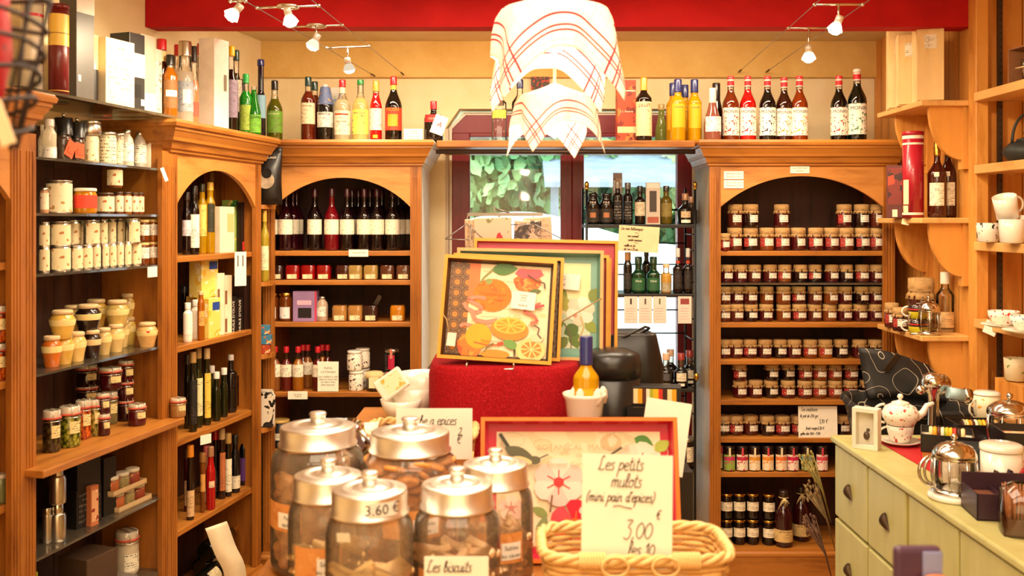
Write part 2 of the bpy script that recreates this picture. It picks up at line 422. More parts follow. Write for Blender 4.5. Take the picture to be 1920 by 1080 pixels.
m = M(); m.box(-2.6, 2.6, -1.0, 5.1, -.1, 0); struct(m, 'floor', FL.m)
BEAMM = plaster('red_beam_paint', 'C01A1C', 'A81216', 4, .15)
m = M(); m.prism([(lwx(3.80)+.002, 3.80), (RX, 3.80), (RX, 3.89), (lwx(3.89)+.002, 3.89)], 2.37, 2.56, 'z'); m.obj('ceiling_beam', BEAMM, kind='structure')

# ---------------------------------------------------------------- the window and what lies outside
MAR = plain('7A1420', .35, var=.08)
wy0, wy1 = BY+.06, BY+.13
m = M()
def wfr(m, x0, x1, z0, z1): m.box(x0, x1, wy0, wy1, z0, z1, bv=.004)
m = M(); wfr(m, -.305, -.215, .06, 2.05); wfr(m, .248, .306, .06, 2.05); wfr(m, .306, .366, .06, 2.05); wfr(m, .842, .915, .06, 2.05)
wfr(m, -.215, .248, 2.03, 2.05); wfr(m, .366, .842, 2.03, 2.05); wfr(m, -.215, .248, .06, .2); wfr(m, .366, .842, .06, .2)
m.prism([(-.305, 2.05), (.915, 2.05), (.915, 2.14), (-.235, 2.14), (-.305, 2.07)], wy0, wy1)
for x in (-.262, .277, .336, .875): m.box(x-.002, x+.002, wy0-.004, wy0+.01, .08, 2.03)
wf = m.obj('window_1', MAR, kind='structure')
m = M(); m.prism([(-.318, 0), (-.305, 0), (-.305, 2.07), (-.235, 2.14), (.925, 2.14), (.925, 2.152), (-.242, 2.152), (-.318, 2.078)], wy0-.005, wy1)
m.prism([(.915, 0), (.928, 0), (.928, 2.152), (.915, 2.152)], wy0-.005, wy1)
m.obj('window_lining', WHITE, wf)
m = M(); m.box(-.215, .248, wy0+.03, wy0+.034, .2, 2.03); m.obj('pane', CLEAR, wf)
m = M(); m.box(.366, .842, wy0+.03, wy0+.034, .2, 2.03); m.obj('pane', CLEAR, wf)
m = M(); m.box(hx0, hx0+.016, BY-.002, BY+BW, 0, hz1-.1); m.box(hx1-.006, hx1, BY-.002, BY+BW, 0, hz1); m.obj('trim_2', REVEAL, kind='structure')
# outside
GRD = plaster('garden_paving', 'B9BBB4', 'A3A69E', 3)
m = M(); m.box(-8, 8, 5.1, 16, -.15, -.02); m.obj('ground', GRD, kind='structure')
STONE = plaster('white_render', 'E6EDF0', 'D8E0E4', 3)
m = M(); pts = [(-2.2, 0)]+[(x/20, 1.40+.27*math.exp(-((x/20-.05)/.75)**2)) for x in range(-44, 90)]+[(4.45, 0)]
m.prism(pts, 6.9, 7.15); tag(m.obj('garden_wall', STONE), 'white curved-top garden wall beyond the window', 'wall')
LEAF = N('ivy_leaf'); LEAF.set(.5)
oi = LEAF.n('ShaderNodeTexNoise'); oi.inputs['Scale'].default_value = 1.7; LEAF.l(LEAF.coord(), oi.inputs['Vector'])
LEAF.l(LEAF.ramp(oi.outputs['Fac'], [(.3, '2E5A3C'), (.5, '5C8F55'), (.7, 'A9C77E')]), LEAF.b.inputs['Base Color'])
def foliage(name, x0, x1, z0, z1, y, n, size, mat, label, seed):
    rr = random.Random(seed); m = M()
    for _ in range(n):
        x, z = rr.uniform(x0, x1), rr.uniform(z0, z1); yy = y+rr.uniform(-.25, .3)+.25*math.sin(x*2.3+z*1.7)
        s = size*rr.uniform(.6, 1.3)
        mx = Matrix.Translation((x, yy, z)) @ Euler((rr.uniform(-.9, .5), rr.uniform(-.8, .8), rr.uniform(-1.2, 1.2))).to_matrix().to_4x4()
        m.add([(0, 0, s), (s*.45, -.02, s*.35), (s*.5, 0, -.1*s), (s*.15, .02, -.45*s), (0, -.03*s, -.75*s), (-s*.15, .02, -.45*s), (-s*.5, 0, -.1*s), (-s*.45, -.02, s*.35)],
              [(0, 1, 2, 3), (0, 3, 4, 5), (0, 5, 6, 7)], True, mx)
    return tag(m.obj(name, mat), label, 'plant', kind='stuff')
LEAF2 = plain('B9D08C', .5, var=.25)
HEDGE = plain('2C4A38', .8, var=.3)
foliage('ivy_leaves', -1.6, 1.9, 1.2, 3.1, 8.3, 5200, .085, LEAF.m, 'mass of green ivy leaves outside behind the left window pane', 3)
foliage('ash_leaves', 1.2, 2.9, 1.7, 3.2, 7.9, 1000, .08, LEAF2, 'pale green leaves outside behind the right window pane', 5)
m = M(); m.box(-3.0, 3.4, 8.7, 9.1, -.02, 3.2); tag(m.obj('hedge', HEDGE), 'dark dense hedge behind the ivy outside', 'hedge', kind='stuff')
ROOF = plaster('slate_roof', '8E9AA5', '78848F', 8)
m = M(); m.prism([(7.3, 1.86), (8.0, 2.12), (8.0, 2.16), (7.3, 1.90)], .25, 2.9, 'x'); m.box(.3, .36, 7.4, 7.46, -.02, 1.9); m.box(2.75, 2.81, 7.4, 7.46, -.02, 1.9)
tag(m.obj('garden_shelter', ROOF), 'grey sloping shelter roof outside in front of ivy', 'shelter')

# ---------------------------------------------------------------- cabinets
def ring_crown(m, x0, x1, yf, yb, prof, sides=(1, 1), side_mat=None):
    """moulding round the front and the two ends; prof = [(overhang, z)]"""
    loops = []
    for o, z in prof:
        a, b = x0-o*sides[0], x1+o*sides[1]; loops.append([(a, yb, z), (a, yf-o, z), (b, yf-o, z), (b, yb, z)])
    vs = [p for l in loops for p in l]; n = len(prof)
    for e in range(3):
        fs = [(4*k+e, 4*k+e+1, 4*k+e+5, 4*k+e+4) for k in range(n-1)]
        if side_mat and e in side_mat: m.mat(1)
        m.add(vs, fs); m.mat(0)
    m.add([loops[-1][i] for i in range(4)], [(0, 1, 2, 3)]); m.add(loops[0], [(3, 2, 1, 0)])
CROWN = [(.0, 1.845), (.008, 1.850), (.008, 1.858), (.016, 1.862), (.020, 1.875), (.024, 1.884), (.033, 1.889), (.036, 1.900), (.048, 1.921), (.052, 1.925), (.052, 1.934), (.060, 1.938), (.063, 1.950), (.058, 1.957), (0.056, 1.962)]
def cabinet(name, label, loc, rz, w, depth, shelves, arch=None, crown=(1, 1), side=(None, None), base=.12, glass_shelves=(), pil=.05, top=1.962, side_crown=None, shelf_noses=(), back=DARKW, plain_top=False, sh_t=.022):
    t = thing(name, label, 'cabinet', loc, rz)
    for i, (a, b) in enumerate(((0, .02), (w-.02, w))):
        m = M(); m.box(a, b, .018, depth, 0, top-.04); m.obj('side_panel', side[i] or OAKV, t)
    m = M(); m.box(.02, w-.02, depth-.012, depth, .02, top-.05)
    for i in range(1, int(w/.09)): m.box(.02+i*.09, .023+i*.09, depth-.014, depth-.012, base, top-.05)
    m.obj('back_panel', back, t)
    for a in (0, w-pil):
        m = M(); m.box(a, a+pil, 0, .018, 0, 1.85)
        for k in range(3):
            x = a+pil*(.26+.24*k); m.box(x-.0035, x+.0035, -.003, .001, .16, 1.80, bv=.0015)
        m.obj('pilaster', OAKV, t)
    if arch:
        zs, zt = arch; x0, x1 = pil, w-pil; xc = (x0+x1)/2; hw = (x1-x0)/2
        rr = (hw*hw+(zt-zs)**2)/(2*(zt-zs)); zc = zt-rr; a1 = math.asin(min(1, hw/rr))
        arc = [(xc+rr*math.sin(a1-2*a1*i/24), zc+rr*math.cos(a1-2*a1*i/24)) for i in range(25)]
        vs = []; fs = []
        for k, (ax, az) in enumerate(arc): vs += [(ax, 0.003, az), (ax, .003, 1.85), (ax, .020, az), (ax, .020, 1.85)]
        for k in range(24): o = 4*k; fs += [(o, o+4, o+5, o+1), (o+2, o+3, o+7, o+6), (o, o+2, o+6, o+4)]
        m = M(); m.add(vs, fs); m.obj('arched_frieze', OAKL, t)
    if crown and not plain_top:
        m = M(); ring_crown(m, 0, w, 0, depth, CROWN, crown, side_crown); m.obj('crown', [OAKH, WHITE], t)
    for z in shelves:
        m = M(); y0 = -.060 if z in shelf_noses else .02
        m.box(.02 if y0 > 0 else .002, w-.02 if y0 > 0 else w-.002, y0, depth-.012, z-sh_t, z, bv=.003); m.obj('shelf', OAKH, t)
    for z in glass_shelves:
        m = M(); m.box(.022, w-.022, .012, depth-.014, z-.008, z); m.obj('glass_shelf', SHELFG, t)
    m = M(); m.box(-.004, w+.004, -.012, depth, 0, base-.03); ring_crown(m, 0, w, 0, depth, [(.016, base-.03), (.014, base-.02), (.006, base-.012), (.004, base)], (1, 1)); m.obj('plinth', OAKH, t)
    return t
def zb(py, Y=4.3): return CZ-(py-HY)*Y/F
SH_BR = [zb(y) for y in (471, 606, 676, 752, 823, 888)]; FLOOR_BR = .135
SH_BL = [zb(y) for y in (471, 526, 605, 737, 845, 960)]
cab_br = cabinet('jam_cabinet', 'arched oak cabinet full of jam jars right of the window', (.885, 4.3, 0), 0, .83, .34, SH_BR, (zb(388), zb(330)), side=(GREYP, None), glass_shelves=(zb(531),), base=.135)
cab_bl = cabinet('drinks_cabinet', 'arched oak cabinet with wine bottles left of the window', (-1.115, 4.3, 0), 0, .709, .44, SH_BL, (zb(388), zb(333)), side=(None, WHITE), side_crown=(2,))
ox = LX0
def lcab(a, b): return (LX0, 0, 0), a, b
def left_cab(name, label, la, lb, **k):
    d = Vector((math.cos(LROT), math.sin(LROT), 0))*la
    return cabinet(name, label, (LX0+d.x, d.y, 0), LROT, lb-la, .27, **k)
A0, A1, A2, A3 = 2.035, 2.755, 3.508, 4.231
SH_LA = [1.47, 1.138, .792, .46]
left_cab('oil_cabinet', 'narrow arched oak cabinet of oil bottles and vinegars by left corner', A2, A3, shelves=SH_LA, arch=(1.66, 1.80), sh_t=.022)
SH_LG = [1.787, 1.624, 1.447, 1.158, .625, .36]
left_cab('preserve_cabinet', 'oak cabinet with glass shelves of mustards, terrines and preserves', A1, A2, shelves=[.90], shelf_noses=[.90], glass_shelves=SH_LG, crown=None, arch=None)
SH_LF = [1.487, 1.158, .815, .5]
left_cab('corner_cabinet', 'oak cabinet cut off by the left edge of the picture', A0, A1, shelves=SH_LF, arch=(1.66, 1.80))
# the glass plate that carries the boxes between the two crowns
m = M(); m.box(A1-.045, A2+.03, -.03, .25, 1.966, 1.975)
o = m.obj('glass_top_shelf', SHELFG, loc=(LX0, 0, 0), rot=(0, 0, LROT)); tag(o, 'long glass shelf on top between the two left crowned cabinets', 'shelf')
# plank over the window and the rail beneath it
m = M(); m.box(-.335, .815, 4.27, 4.80, 1.930, 1.960, bv=.003); tag(m.obj('over_window_plank', OAKH), 'long oak plank bridging the two cabinets over the window', 'shelf')
m = M(); m.tube([(-.34, 4.30, 1.912), (.82, 4.30, 1.912)], .011, 10); tag(m.obj('curtain_rail', plain('4A3A30', .35, .5)), 'dark metal rail under the oak plank above the window', 'rail')
# ---------------------------------------------------------------- stock items: each kind is a list of part meshes
PR = {}
def rect_patch(m, w, z0, z1, r, sq=0, a_off=0):
    h = w/2/r; m.arc(r+.0007, z0, z1, a_off-h, a_off+h, 8, sq)
def bottle(name='bottle', H=.30, rad=.037, sh=.58, nk=.76, nr=.014, body='2A0E0A', clear=None, fill=.8, cap='1A1512', capz=.86, capr=None, cap_m=None,
           lab=('F2E9D4', .16, .50, 1.7), lab_m=None, txt=None, txt_c=None, neck=None, sq=0, base=.93, lab2=None, cork=None, seal=None, txt_s=.016, txt_z=None, punt=0, bulge=0):
    key = ('b', name, H, rad, sh, nk, nr, body, clear, fill, cap, capz, capr, str(cap_m), lab, str(lab_m), txt, txt_c, neck, sq, lab2, cork, seal, txt_s, txt_z, bulge)
    if key in PR: return PR[key]
    prof = [(rad*base*.9, 0), (rad*base, .002), (rad, .012)]
    if bulge: prof += [(rad*(1+bulge*math.sin(PI*i/6)), .012+(H*sh-.012)*i/6) for i in range(1, 6)]
    prof += [(rad, H*sh)]
    for i in range(1, 9):
        u = i/8; s = u*u*(3-2*u); prof.append((rad+(nr-rad)*s, H*(sh+(nk-sh)*u)))
    prof += [(nr*.97, H*capz), (nr*.97, H*.99)]
    fz = H*fill if clear else 9
    m = M(); seg = 20
    # split at the fill level so that the drink and the empty neck are different glass
    lo = [p for p in prof if p[1] <= fz]; hi = [p for p in prof if p[1] > fz]
    m.lathe(lo, seg, sq=sq, cap=False); m.add([(lo[0][0]*math.cos(2*PI*i/seg), lo[0][0]*math.sin(2*PI*i/seg), 0) for i in range(seg)], [tuple(reversed(range(seg)))])
    mats = [body if not isinstance(body, str) else liquid(body)]
    if clear:
        m.mat(1); m.lathe([lo[-1]]+hi, seg, sq=sq, cap=False); mats.append(clear)
    parts = [('glass_body', m.mesh('glass_body', mats))]
    if cap:
        r = capr or nr*1.12; m = M()
        m.lathe([(r, H*capz), (r*1.02, H*(capz+.01)), (r, H*(capz+.02)), (r, H*.985), (r*.9, H)], 16); parts.append(('cap', m.mesh('cap', cap_m or plain(cap, .3, coat=.4))))
    if cork:
        m = M(); m.lathe([(nr*.8, H*.97), (nr*.85, H*1.04)], 12); parts.append(('cork', m.mesh('cork', plain('C9A36B', .8))))
    if neck:
        m = M(); zc = (neck[1]+neck[2])/2*H
        def rad_at(z):
            for (r0, z0), (r1, z1) in zip(prof, prof[1:]):
                if z0 <= z <= z1 and z1 > z0: return r0+(r1-r0)*(z-z0)/(z1-z0)
            return nr
        zz = [H*(neck[1]+(neck[2]-neck[1])*i/4) for i in range(5)]
        m.lathe([(rad_at(z)+.0006, z) for z in zz], 18, cap=False); parts.append(('neck_label', m.mesh('neck_label', plain(neck[0], .5))))
    if lab:
        c, a, b, w = lab; m = M(); m.arc(rad*(1+bulge)+.0006, H*a, H*b, -w/2*1.25, w/2*1.25, 12, sq)
        parts.append(('label', m.mesh('label', lab_m or paper(c))))
    if lab2:
        c, a, b, w = lab2; m = M(); m.arc(rad*(1+bulge)+.0012, H*a, H*b, -w/2, w/2, 10, sq); parts.append(('emblem', m.mesh('emblem', plain(c, .5))))
    if seal:
        m = M(); m.add([(math.cos(a)*.009, 0, math.sin(a)*.009) for a in [2*PI*i/12 for i in range(12)]], [tuple(range(12))], mx=Matrix.Translation((0, -rad-.0016, H*seal[1])))
        parts.append(('seal', m.mesh('seal', plain(seal[0], .4))))
    if txt:
        c, a, b, w = lab if lab else ('', .3, .5, 1); tz = H*(txt_z if txt_z else (b*.86+a*.14))
        parts.append(('lettering', text_mesh(txt, txt_s, plain(txt_c or '3A2418', .5), rad*(1+bulge)+.0019 if not sq else 0, z=tz)))
        if sq:
            me = parts[-1][1]
            for v in me.vertices: v.co.y = -rad-.0016
    PR[key] = (name, parts, rad*2, H); return PR[key]
KRAFT = wood('kraft_cap_paper', 'B8905A', '8E6A38', 'x', 60, .8)
def jam(col='3A0C10', big=0, seal=False, cap='kraft'):
    key = ('jam', col, big, seal, cap)
    if key in PR: return PR[key]
    r, h = (.036, .10) if big else (.032, .080); hb = h*.80
    m = M(); m.lathe([(r*.88, 0), (r*.97, .003), (r, .010), (r, hb*.80), (r*.90, hb*.93), (r*.86, hb)], 18)
    parts = [('jar_glass', m.mesh('jar_glass', liquid(col, .05)))]
    rr = random.Random(len(PR))
    ph = rr.uniform(0, 6)
    m = M(); m.lathe([(r*1.04, hb*.74), (r*1.0, hb*.86), (r*.90, hb*.92), (r*.97, hb*.99), (r*.95, h*.985), (r*.6, h)], 28,
                     wob=lambda a, k: 1+((.10 if k == 0 else .045 if k == 1 else .0)*math.sin(11*a+ph)+(.03 if k < 2 else .012)*math.sin(5*a+2*ph)))
    parts.append(('cloth_cap', m.mesh('cloth_cap', KRAFT)))
    m = M(); m.tube([(r*.915*math.cos(a), r*.915*math.sin(a), hb*.925) for a in [2*PI*i/16 for i in range(16)]], .0012, 4, True)
    parts.append(('string', m.mesh('string', plain('8A6A3C', .8))))
    m = M(); m.arc(r+.0006, hb*.28, hb*.66, -.28, .95, 8); parts.append(('label', m.mesh('label', paper('F4EBDA', '3A2A20', .42, 110))))
    if seal:
        m = M(); m.arc(r+.0007, hb*.22, hb*.68, -1.0, -.30, 6); parts.append(('round_seal', m.mesh('round_seal', spots('9E2A26', 'E9C9A8', '7A1A1C', 160, .35))))
    PR[key] = ('jam_jar', parts, r*2, h); return PR[key]
def jar(name='jar', r=.035, h=.085, col='C99A4A', lid='D8C9A0', lid_h=.16, lab=('F0E2C0', .3, .7, 1.6), lab_m=None, kind='', lidm=None, sq=0, bodym=None, lidr=1.0):
    """plain jar, faceted or not; kind: clip (rubber seal and wire), pot (mustard pot with shoulders), tin"""
    key = ('jar', name, r, h, col, lid, lid_h, lab, str(lab_m), kind, str(lidm), sq, str(bodym), lidr)
    if key in PR: return PR[key]
    hb = h*(1-lid_h); body = bodym or liquid(col)
    if kind == 'pot':
        prof = [(r*.66, 0), (r*.70, h*.02), (r*.78, h*.22), (r*.93, h*.45), (r, h*.62), (r*.96, h*.72), (r*.78, h*.82), (r*.68, h*.86)]
        lp = [(r*.74, h*.86), (r*.80, h*.87), (r*.82, h*.93), (r*.80, h*.975), (r*.7, h)]
    elif kind == 'tin':
        prof = [(r, 0), (r*1.03, .003), (r, .006), (r, h*.48), (r*1.02, h*.5), (r, h*.52), (r, h*.97)]
        lp = [(r, h*.965), (r*1.05, h*.97), (r*1.05, h), (r*.95, h), (r*.93, h*.985)]
    elif kind == 'milk':
        prof = [(r*.9, 0), (r, .004), (r, h*.62), (r*.85, h*.76), (r*.5, h*.86), (r*.48, h*.9)]; lp = [(r*.56, h*.90), (r*.58, h*.91), (r*.56, h*1.0)]
    else:
        prof = [(r*.88, 0), (r*.97, .003), (r, .009), (r, hb*.86), (r*.90, hb*.96), (r*.88, hb)]
        lp = [(r*.96*lidr, hb), (r*.98*lidr, hb+.002), (r*.97*lidr, h*.985), (r*.88*lidr, h)]
    m = M(); m.lathe(prof, 20, sq=sq); parts = [('jar_body', m.mesh('jar_body', body))]
    m = M(); m.lathe(lp, 20, sq=0 if kind != 'sqlid' else sq)
    if kind == 'clip':
        parts.append(('glass_lid', m.mesh('glass_lid', plain('C9B7A0', .08, 0, .8, 1))))
        m = M(); m.lathe([(r*.95, hb-.001), (r*1.08, hb-.0005), (r*1.08, hb+.004), (r*.95, hb+.0045)], 20); parts.append(('rubber_seal', m.mesh('rubber_seal', plain('C8503A', .6))))
        m = M(); c = r*1.13; n = 24
        m.tube([(c*math.cos(2*PI*i/n), c*math.sin(2*PI*i/n), hb-.006) for i in range(n)], .0011, 5, True)
        for s in (-1, 1): m.tube([(s*c*.35, -c*.94, hb-.006), (s*c*.35, -c*1.0, hb+.004), (s*c*.32, -c*.8, h+.002), (s*c*.30, c*.5, h+.003), (s*c*.3, c*.95, hb-.006)], .0011, 5)
        parts.append(('wire_clip', m.mesh('wire_clip', CHROME)))
    elif lid: parts.append(('lid', m.mesh('lid', lidm or plain(lid, .35))))
    if lab:
        c, a, b, w = lab; m = M(); rl = r*(1.03 if kind == 'tin' else 1)
        if kind == 'pot': m.lathe([(r*.945, h*.47), (r*1.015, h*.60), (r*1.01, h*.68)], 24, cap=False)
        else: m.arc(rl+.0007, h*a, h*b, -w/2, w/2, 10, sq)
        parts.append(('label', m.mesh('label', lab_m or paper(c))))
    PR[key] = (name, parts, 2*r, h); return PR[key]
def box_item(name, w, d, h, mat, front=None, fr=(.08, .92, .1, .9), txt=None, ts=.012, tc='3A2418', top=None, extra=None):
    key = ('box', name, w, d, h, mat.name, str(front), fr, txt, ts, tc, str(top), str(extra))
    if key in PR: return PR[key]
    m = M(); m.box(-w/2, w/2, -d/2, d/2, 0, h, bv=min(w, d, h)*.02); parts = [('carton', m.mesh('carton', mat))]
    if front:
        m = M(); m.sheet([(-w/2+fr[0]*w, fr[2]*h), (-w/2+fr[1]*w, fr[2]*h), (-w/2+fr[1]*w, fr[3]*h), (-w/2+fr[0]*w, fr[3]*h)], -d/2-.0008); parts.append(('front_label', m.mesh('front_label', front)))
    if extra:
        for i, (mt, q) in enumerate(extra):
            m = M(); m.sheet([(-w/2+q[0]*w, q[2]*h), (-w/2+q[1]*w, q[2]*h), (-w/2+q[1]*w, q[3]*h), (-w/2+q[0]*w, q[3]*h)], -d/2-.0012-.0003*i); parts.append(('printed_panel', m.mesh('printed_panel', mt)))
    if top:
        m = M(); m.box(-w/2*1.03, w/2*1.03, -d/2*1.03, d/2*1.03, h*.97, h*1.005); parts.append(('box_lid', m.mesh('box_lid', top)))
    if txt:
        k = (txt, ts); m = text_mesh(txt, ts, plain(tc, .5), z=h*.5).copy()
        for v in m.vertices: v.co.y = -d/2-.0022
        parts.append(('lettering', m))
    PR[key] = (name, parts, w, h); return PR[key]
def card(name, label, cat, loc, w, h, lean=0, rz=0, rows=None, mat=None, group=None, txt=None, ts=.008, tilt=0, ink=None):
    """paper card standing or hanging: own thickness"""
    m = M(); m.box(-w/2, w/2, 0, .0009, 0, h); o = m.obj(name, mat or PAPER)
    o.location = loc; o.rotation_euler = Euler((-lean, tilt, rz)); tag(o, label, cat, group)
    if rows: handwrite(o, rows, ink)
    if txt:
        for s, z in txt: letters(o, s, ts, ink or INKB, (0, -.0006, z))
    return o

# ---------------------------------------------------------------- right arched cabinet: jam jars
YJ = 4.39
JC = {'d': ('1C0608', 'near-black'), 'r': ('4A0E12', 'dark red'), 'a': ('7A3A12', 'amber brown'), 'o': ('9A5418', 'orange'), 'p': ('5A2216', 'reddish brown')}
def jamrow(rowname, z, spec, big=0, w=None, h=None, Y=YJ):
    """spec: 'px colour seal' triples"""
    for i, (px, c, s) in enumerate(spec):
        rr = random.Random(px+int(z*100)); X = PX(px, Y)
        put(jam(JC[c][0], big, bool(s)), '%s jam jar, %s from left, %s' % (JC[c][1], ORD[i], rowname), 'jam jar', (X, Y+rr.uniform(-.006, .008), z), rr.uniform(-.12, .12)-.15, 'jam jars with kraft paper caps', w, h)
s = SH_BR; gz = zb(531)
jamrow('front of highest jam shelf', s[0], [(1377, 'p', 1), (1407, 'd', 1), (1438, 'a', 1), (1466, 'r', 1), (1497, 'r', 0), (1529, 'r', 1), (1559, 'r', 1), (1586, 'p', 1), (1616, 'd', 1), (1643, 'p', 1)], 1, .070, .105)
o = put(jam('6A1010', 1, True), 'squat jam jar with large red seal at left end of highest shelf', 'jam jar', (PX(1358, 4.34), 4.34, s[0]), -.1, None, .052, .08)
jamrow('stacked on top of highest jam shelf', s[0]+.107, [(1379, 'p', 0), (1407, 'd', 0), (1466, 'r', 0), (1583, 'r', 1), (1615, 'd', 0), (1644, 'p', 0)], 1, .070, .105)
jamrow('on the glass shelf second from top', gz, [(1362, 'r', 0), (1388, 'r', 0), (1415, 'p', 0), (1444, 'r', 0), (1471, 'a', 1), (1500, 'd', 0), (1528, 'd', 1), (1560, 'r', 0), (1586, 'd', 0), (1617, 'p', 1), (1643, 'r', 0)], 0, .064, .080)
R2 = [(1357, 'p', 0), (1381, 'p', 0), (1408, 'd', 0), (1437, 'r', 0), (1469, 'a', 0), (1498, 'p', 1), (1528, 'p', 0), (1556, 'a', 0), (1584, 'r', 0), (1613, 'r', 0), (1641, 'r', 0)]
jamrow('lower layer of third jam shelf', s[1], R2, 0, .066, .079)
jamrow('upper layer of third jam shelf', s[1]+.080, [(1357, 'p', 0), (1382, 'r', 0), (1407, 'r', 0), (1438, 'a', 0), (1468, 'a', 0), (1498, 'r', 1), (1528, 'p', 0), (1557, 'a', 0), (1584, 'r', 0), (1614, 'd', 0), (1641, 'r', 0)], 0, .066, .079)
jamrow('single row of fourth jam shelf', s[2], [(1358, 'r', 0), (1380, 'r', 0), (1407, 'r', 1), (1435, 'r', 0), (1463, 'd', 0), (1489, 'r', 0), (1519, 'a', 1), (1547, 'o', 1), (1577, 'd', 0), (1611, 'r', 0), (1640, 'd', 0)], 0, .066, .084)
R4 = [(1388, 'r', 0), (1417, 'r', 0), (1446, 'd', 0), (1477, 'r', 1), (1508, 'p', 1), (1536, 'a', 1), (1565, 'a', 1), (1594, 'r', 1), (1626, 'd', 0)]
jamrow('lower layer of fifth jam shelf', s[3], R4, 0, .067, .080)
jamrow('upper layer of fifth jam shelf', s[3]+.081, [(1386, 'r', 1), (1447, 'd', 0), (1478, 'd', 0), (1509, 'p', 1), (1537, 'a', 1), (1565, 'a', 1), (1595, 'p', 1), (1628, 'd', 0)], 0, .066, .079)
jamrow('sixth jam shelf beside handwritten price card', s[4], [(1356, 'd', 0), (1380, 'r', 1), (1408, 'r', 0), (1438, 'd', 0), (1467, 'r', 1), (1497, 'r', 1), (1580, 'd', 0)], 0, .070, .088)
card('price_card', 'large handwritten jam price card on the sixth jam shelf', 'sign', (PX(1534, 4.33), 4.33, s[4]), .176, .140, .06, 0,
     [('Les confitures', -.075, .118, .0085), ('le pot de 250 grs', -.080, .090, .0075), ('5,10 €', .005, .064, .010), ('fruits rouges:5,30 €', -.055, .036, .0068), ('gelee des 500 = 9,90', -.080, .012, .0068)])
SP = [('D8C490', 'C99A4A', 'pale green labelled'), ('8FAE4A', 'C8356A', 'green labelled with pink flower'), ('EDE3CB', 'C22A48', 'white labelled with red band'), ('EDE0C4', 'E09A38', 'white labelled with orange band'), ('EFDDB8', 'E8902A', 'white labelled with yellow flowers'),
      ('EFD9B8', 'E8763A', 'white labelled with coral band'), ('F0DCC8', 'C8204A', 'white labelled with crimson band'), ('9CB060', '3A8AB0', 'green labelled with blue flowers'), ('F0D8C8', 'D84A5A', 'white labelled with pink band')]
for i, (px, (a, b, d)) in enumerate(zip((1352, 1367, 1391, 1414, 1439, 1464, 1486, 1512, 1540), SP)):
    pr = jar('fruit_spread', .029, .115, '2A100C', '241A14', .14, (a, .05, .66, 2.0), spots(a, b, a, 95, .4)); px_, Y_ = px, 4.36
    if px == 1352: Y_ = 4.40
    t = put(pr, '%s fruit spread jar on shelf above the dark cordials' % d, 'jar', (PX(px, Y_), Y_, s[5]), -.1, 'slim fruit spread jars')
    if len(t.children):
        m = M(); m.arc(.0302, .050, .066, -.95, .95, 8); m.obj('colour_band', plain(b, .5), t)
        m = M(); m.arc(.0304, .07, .108, -.14, .14, 4); m.obj('seal_strip', plain('EBDDB4' if i % 2 else 'D04050', .5), t)
for k, zz in enumerate((.0, .124)):
    for i, (px, yy) in enumerate([(1362, 4.37), (1386, 4.37), (1411, 4.37), (1441, 4.36)]):
        put(jar('small_preserve', .029, .112, '160A08', 'C79A45', .10, ('EFE4C8', .32, .68, 2.1), lidm=BRASS), 'gold-capped dark preserve jar, %s from left, %s layer, bottom of jam cabinet' % (ORD[i], ('lower', 'upper')[k]), 'jar', (PX(px, yy), yy, FLOOR_BR+zz*.95), -.12, 'gold-capped preserve jars')
for i, (px, yy, sc) in enumerate(((1469, 4.34, 1), (1502, 4.42, .98))):
    t = put(bottle('cordial_bottle', .27, .040, .55, .80, .018, '3A0E14', cap='2A1A16', capz=.88, lab=('D9B878', .10, .32, 2.4), txt='Jus de Fruit', txt_s=.010),
            ('left' if i == 0 else 'right')+' tall dark red cordial bottle tied with raffia, bottom of jam cabinet', 'bottle', (PX(px, yy), yy, FLOOR_BR), -.1, 'raffia-tied cordial bottles', .082*sc, .25*sc)
    m = M()
    for q in range(6): m.tube([(0, -.019, .235), ((q-2.5)*.005, -.03, .225), ((q-2.5)*.009-.004, -.032, .19+.012*(q % 3))], .0016, 4)
    m.tube([(.0195*math.cos(a), .0195*math.sin(a), .236) for a in [i*PI/8 for i in range(16)]], .0025, 4, True); m.obj('raffia_bow', plain('E2CB8C', .7), t)
# notes on the frieze
m = None
for nm, lb, px, py, w, h, tx in (('cabinet_notice', 'small white printed notice at the centre of the jam cabinet frieze', 1500, 325, .086, .034, ['LES CONFITURES', 'MAISON']),
      ('cabinet_notice', 'upper of two price slips on the left of the jam cabinet frieze', 1376, 336, .088, .036, ['MERVEILLE  5,95 €', 'GROSEILLE  5,95 €']), ('cabinet_notice', 'lower of two price slips on the left of the jam cabinet frieze', 1376, 353, .088, .036, ['SANS SUCRES  5,00 €', 'FRAMBOISE  5,95 €'])):
    card(nm, lb, 'notice', (PX(px, 4.297), 4.299, zb(py)), w, h, txt=[(t_, h*(.68-.38*i)) for i, t_ in enumerate(tx)], ts=.0085)

# ---------------------------------------------------------------- bottles on top of the cabinets and the plank
ZT = 1.9625
DIST = dict(H=.30)
def monin(body, l1, l2, d, px, Y=4.42, h=.305, w=.075, rd=True, th=.42):
    p = bottle('syrup_bottle', .305, .0375, .56, .80, .0145, body, clear=CLEAR, fill=.82, cap='D8303A' if rd else 'E8DCC8', capz=.955, neck=('E9C9B8', .84, .955), lab=('F4ECDC', .10, .52, 2.4), lab_m=spots('F4ECDC', l1, l2, 75, .40), txt='MONIN', txt_c='2A2A30', txt_s=.021, txt_z=.455)
    t = put(p, d+' syrup bottle with fruit label on top of the jam cabinet', 'bottle', (PX(px, Y), Y, ZT), -.15, 'syrup bottles on the jam cabinet', w, h)
    m = M(); m.arc(.0383, .122, .155, -1.0, 1.0, 8); m.obj('white_label_band', plain('F4ECDC', .5), t)
    m = M(); m.lathe([(.0156, .262), (.0154, .282)], 14, cap=False); m.obj('red_neck_band', plain('C8202A', .5), t)
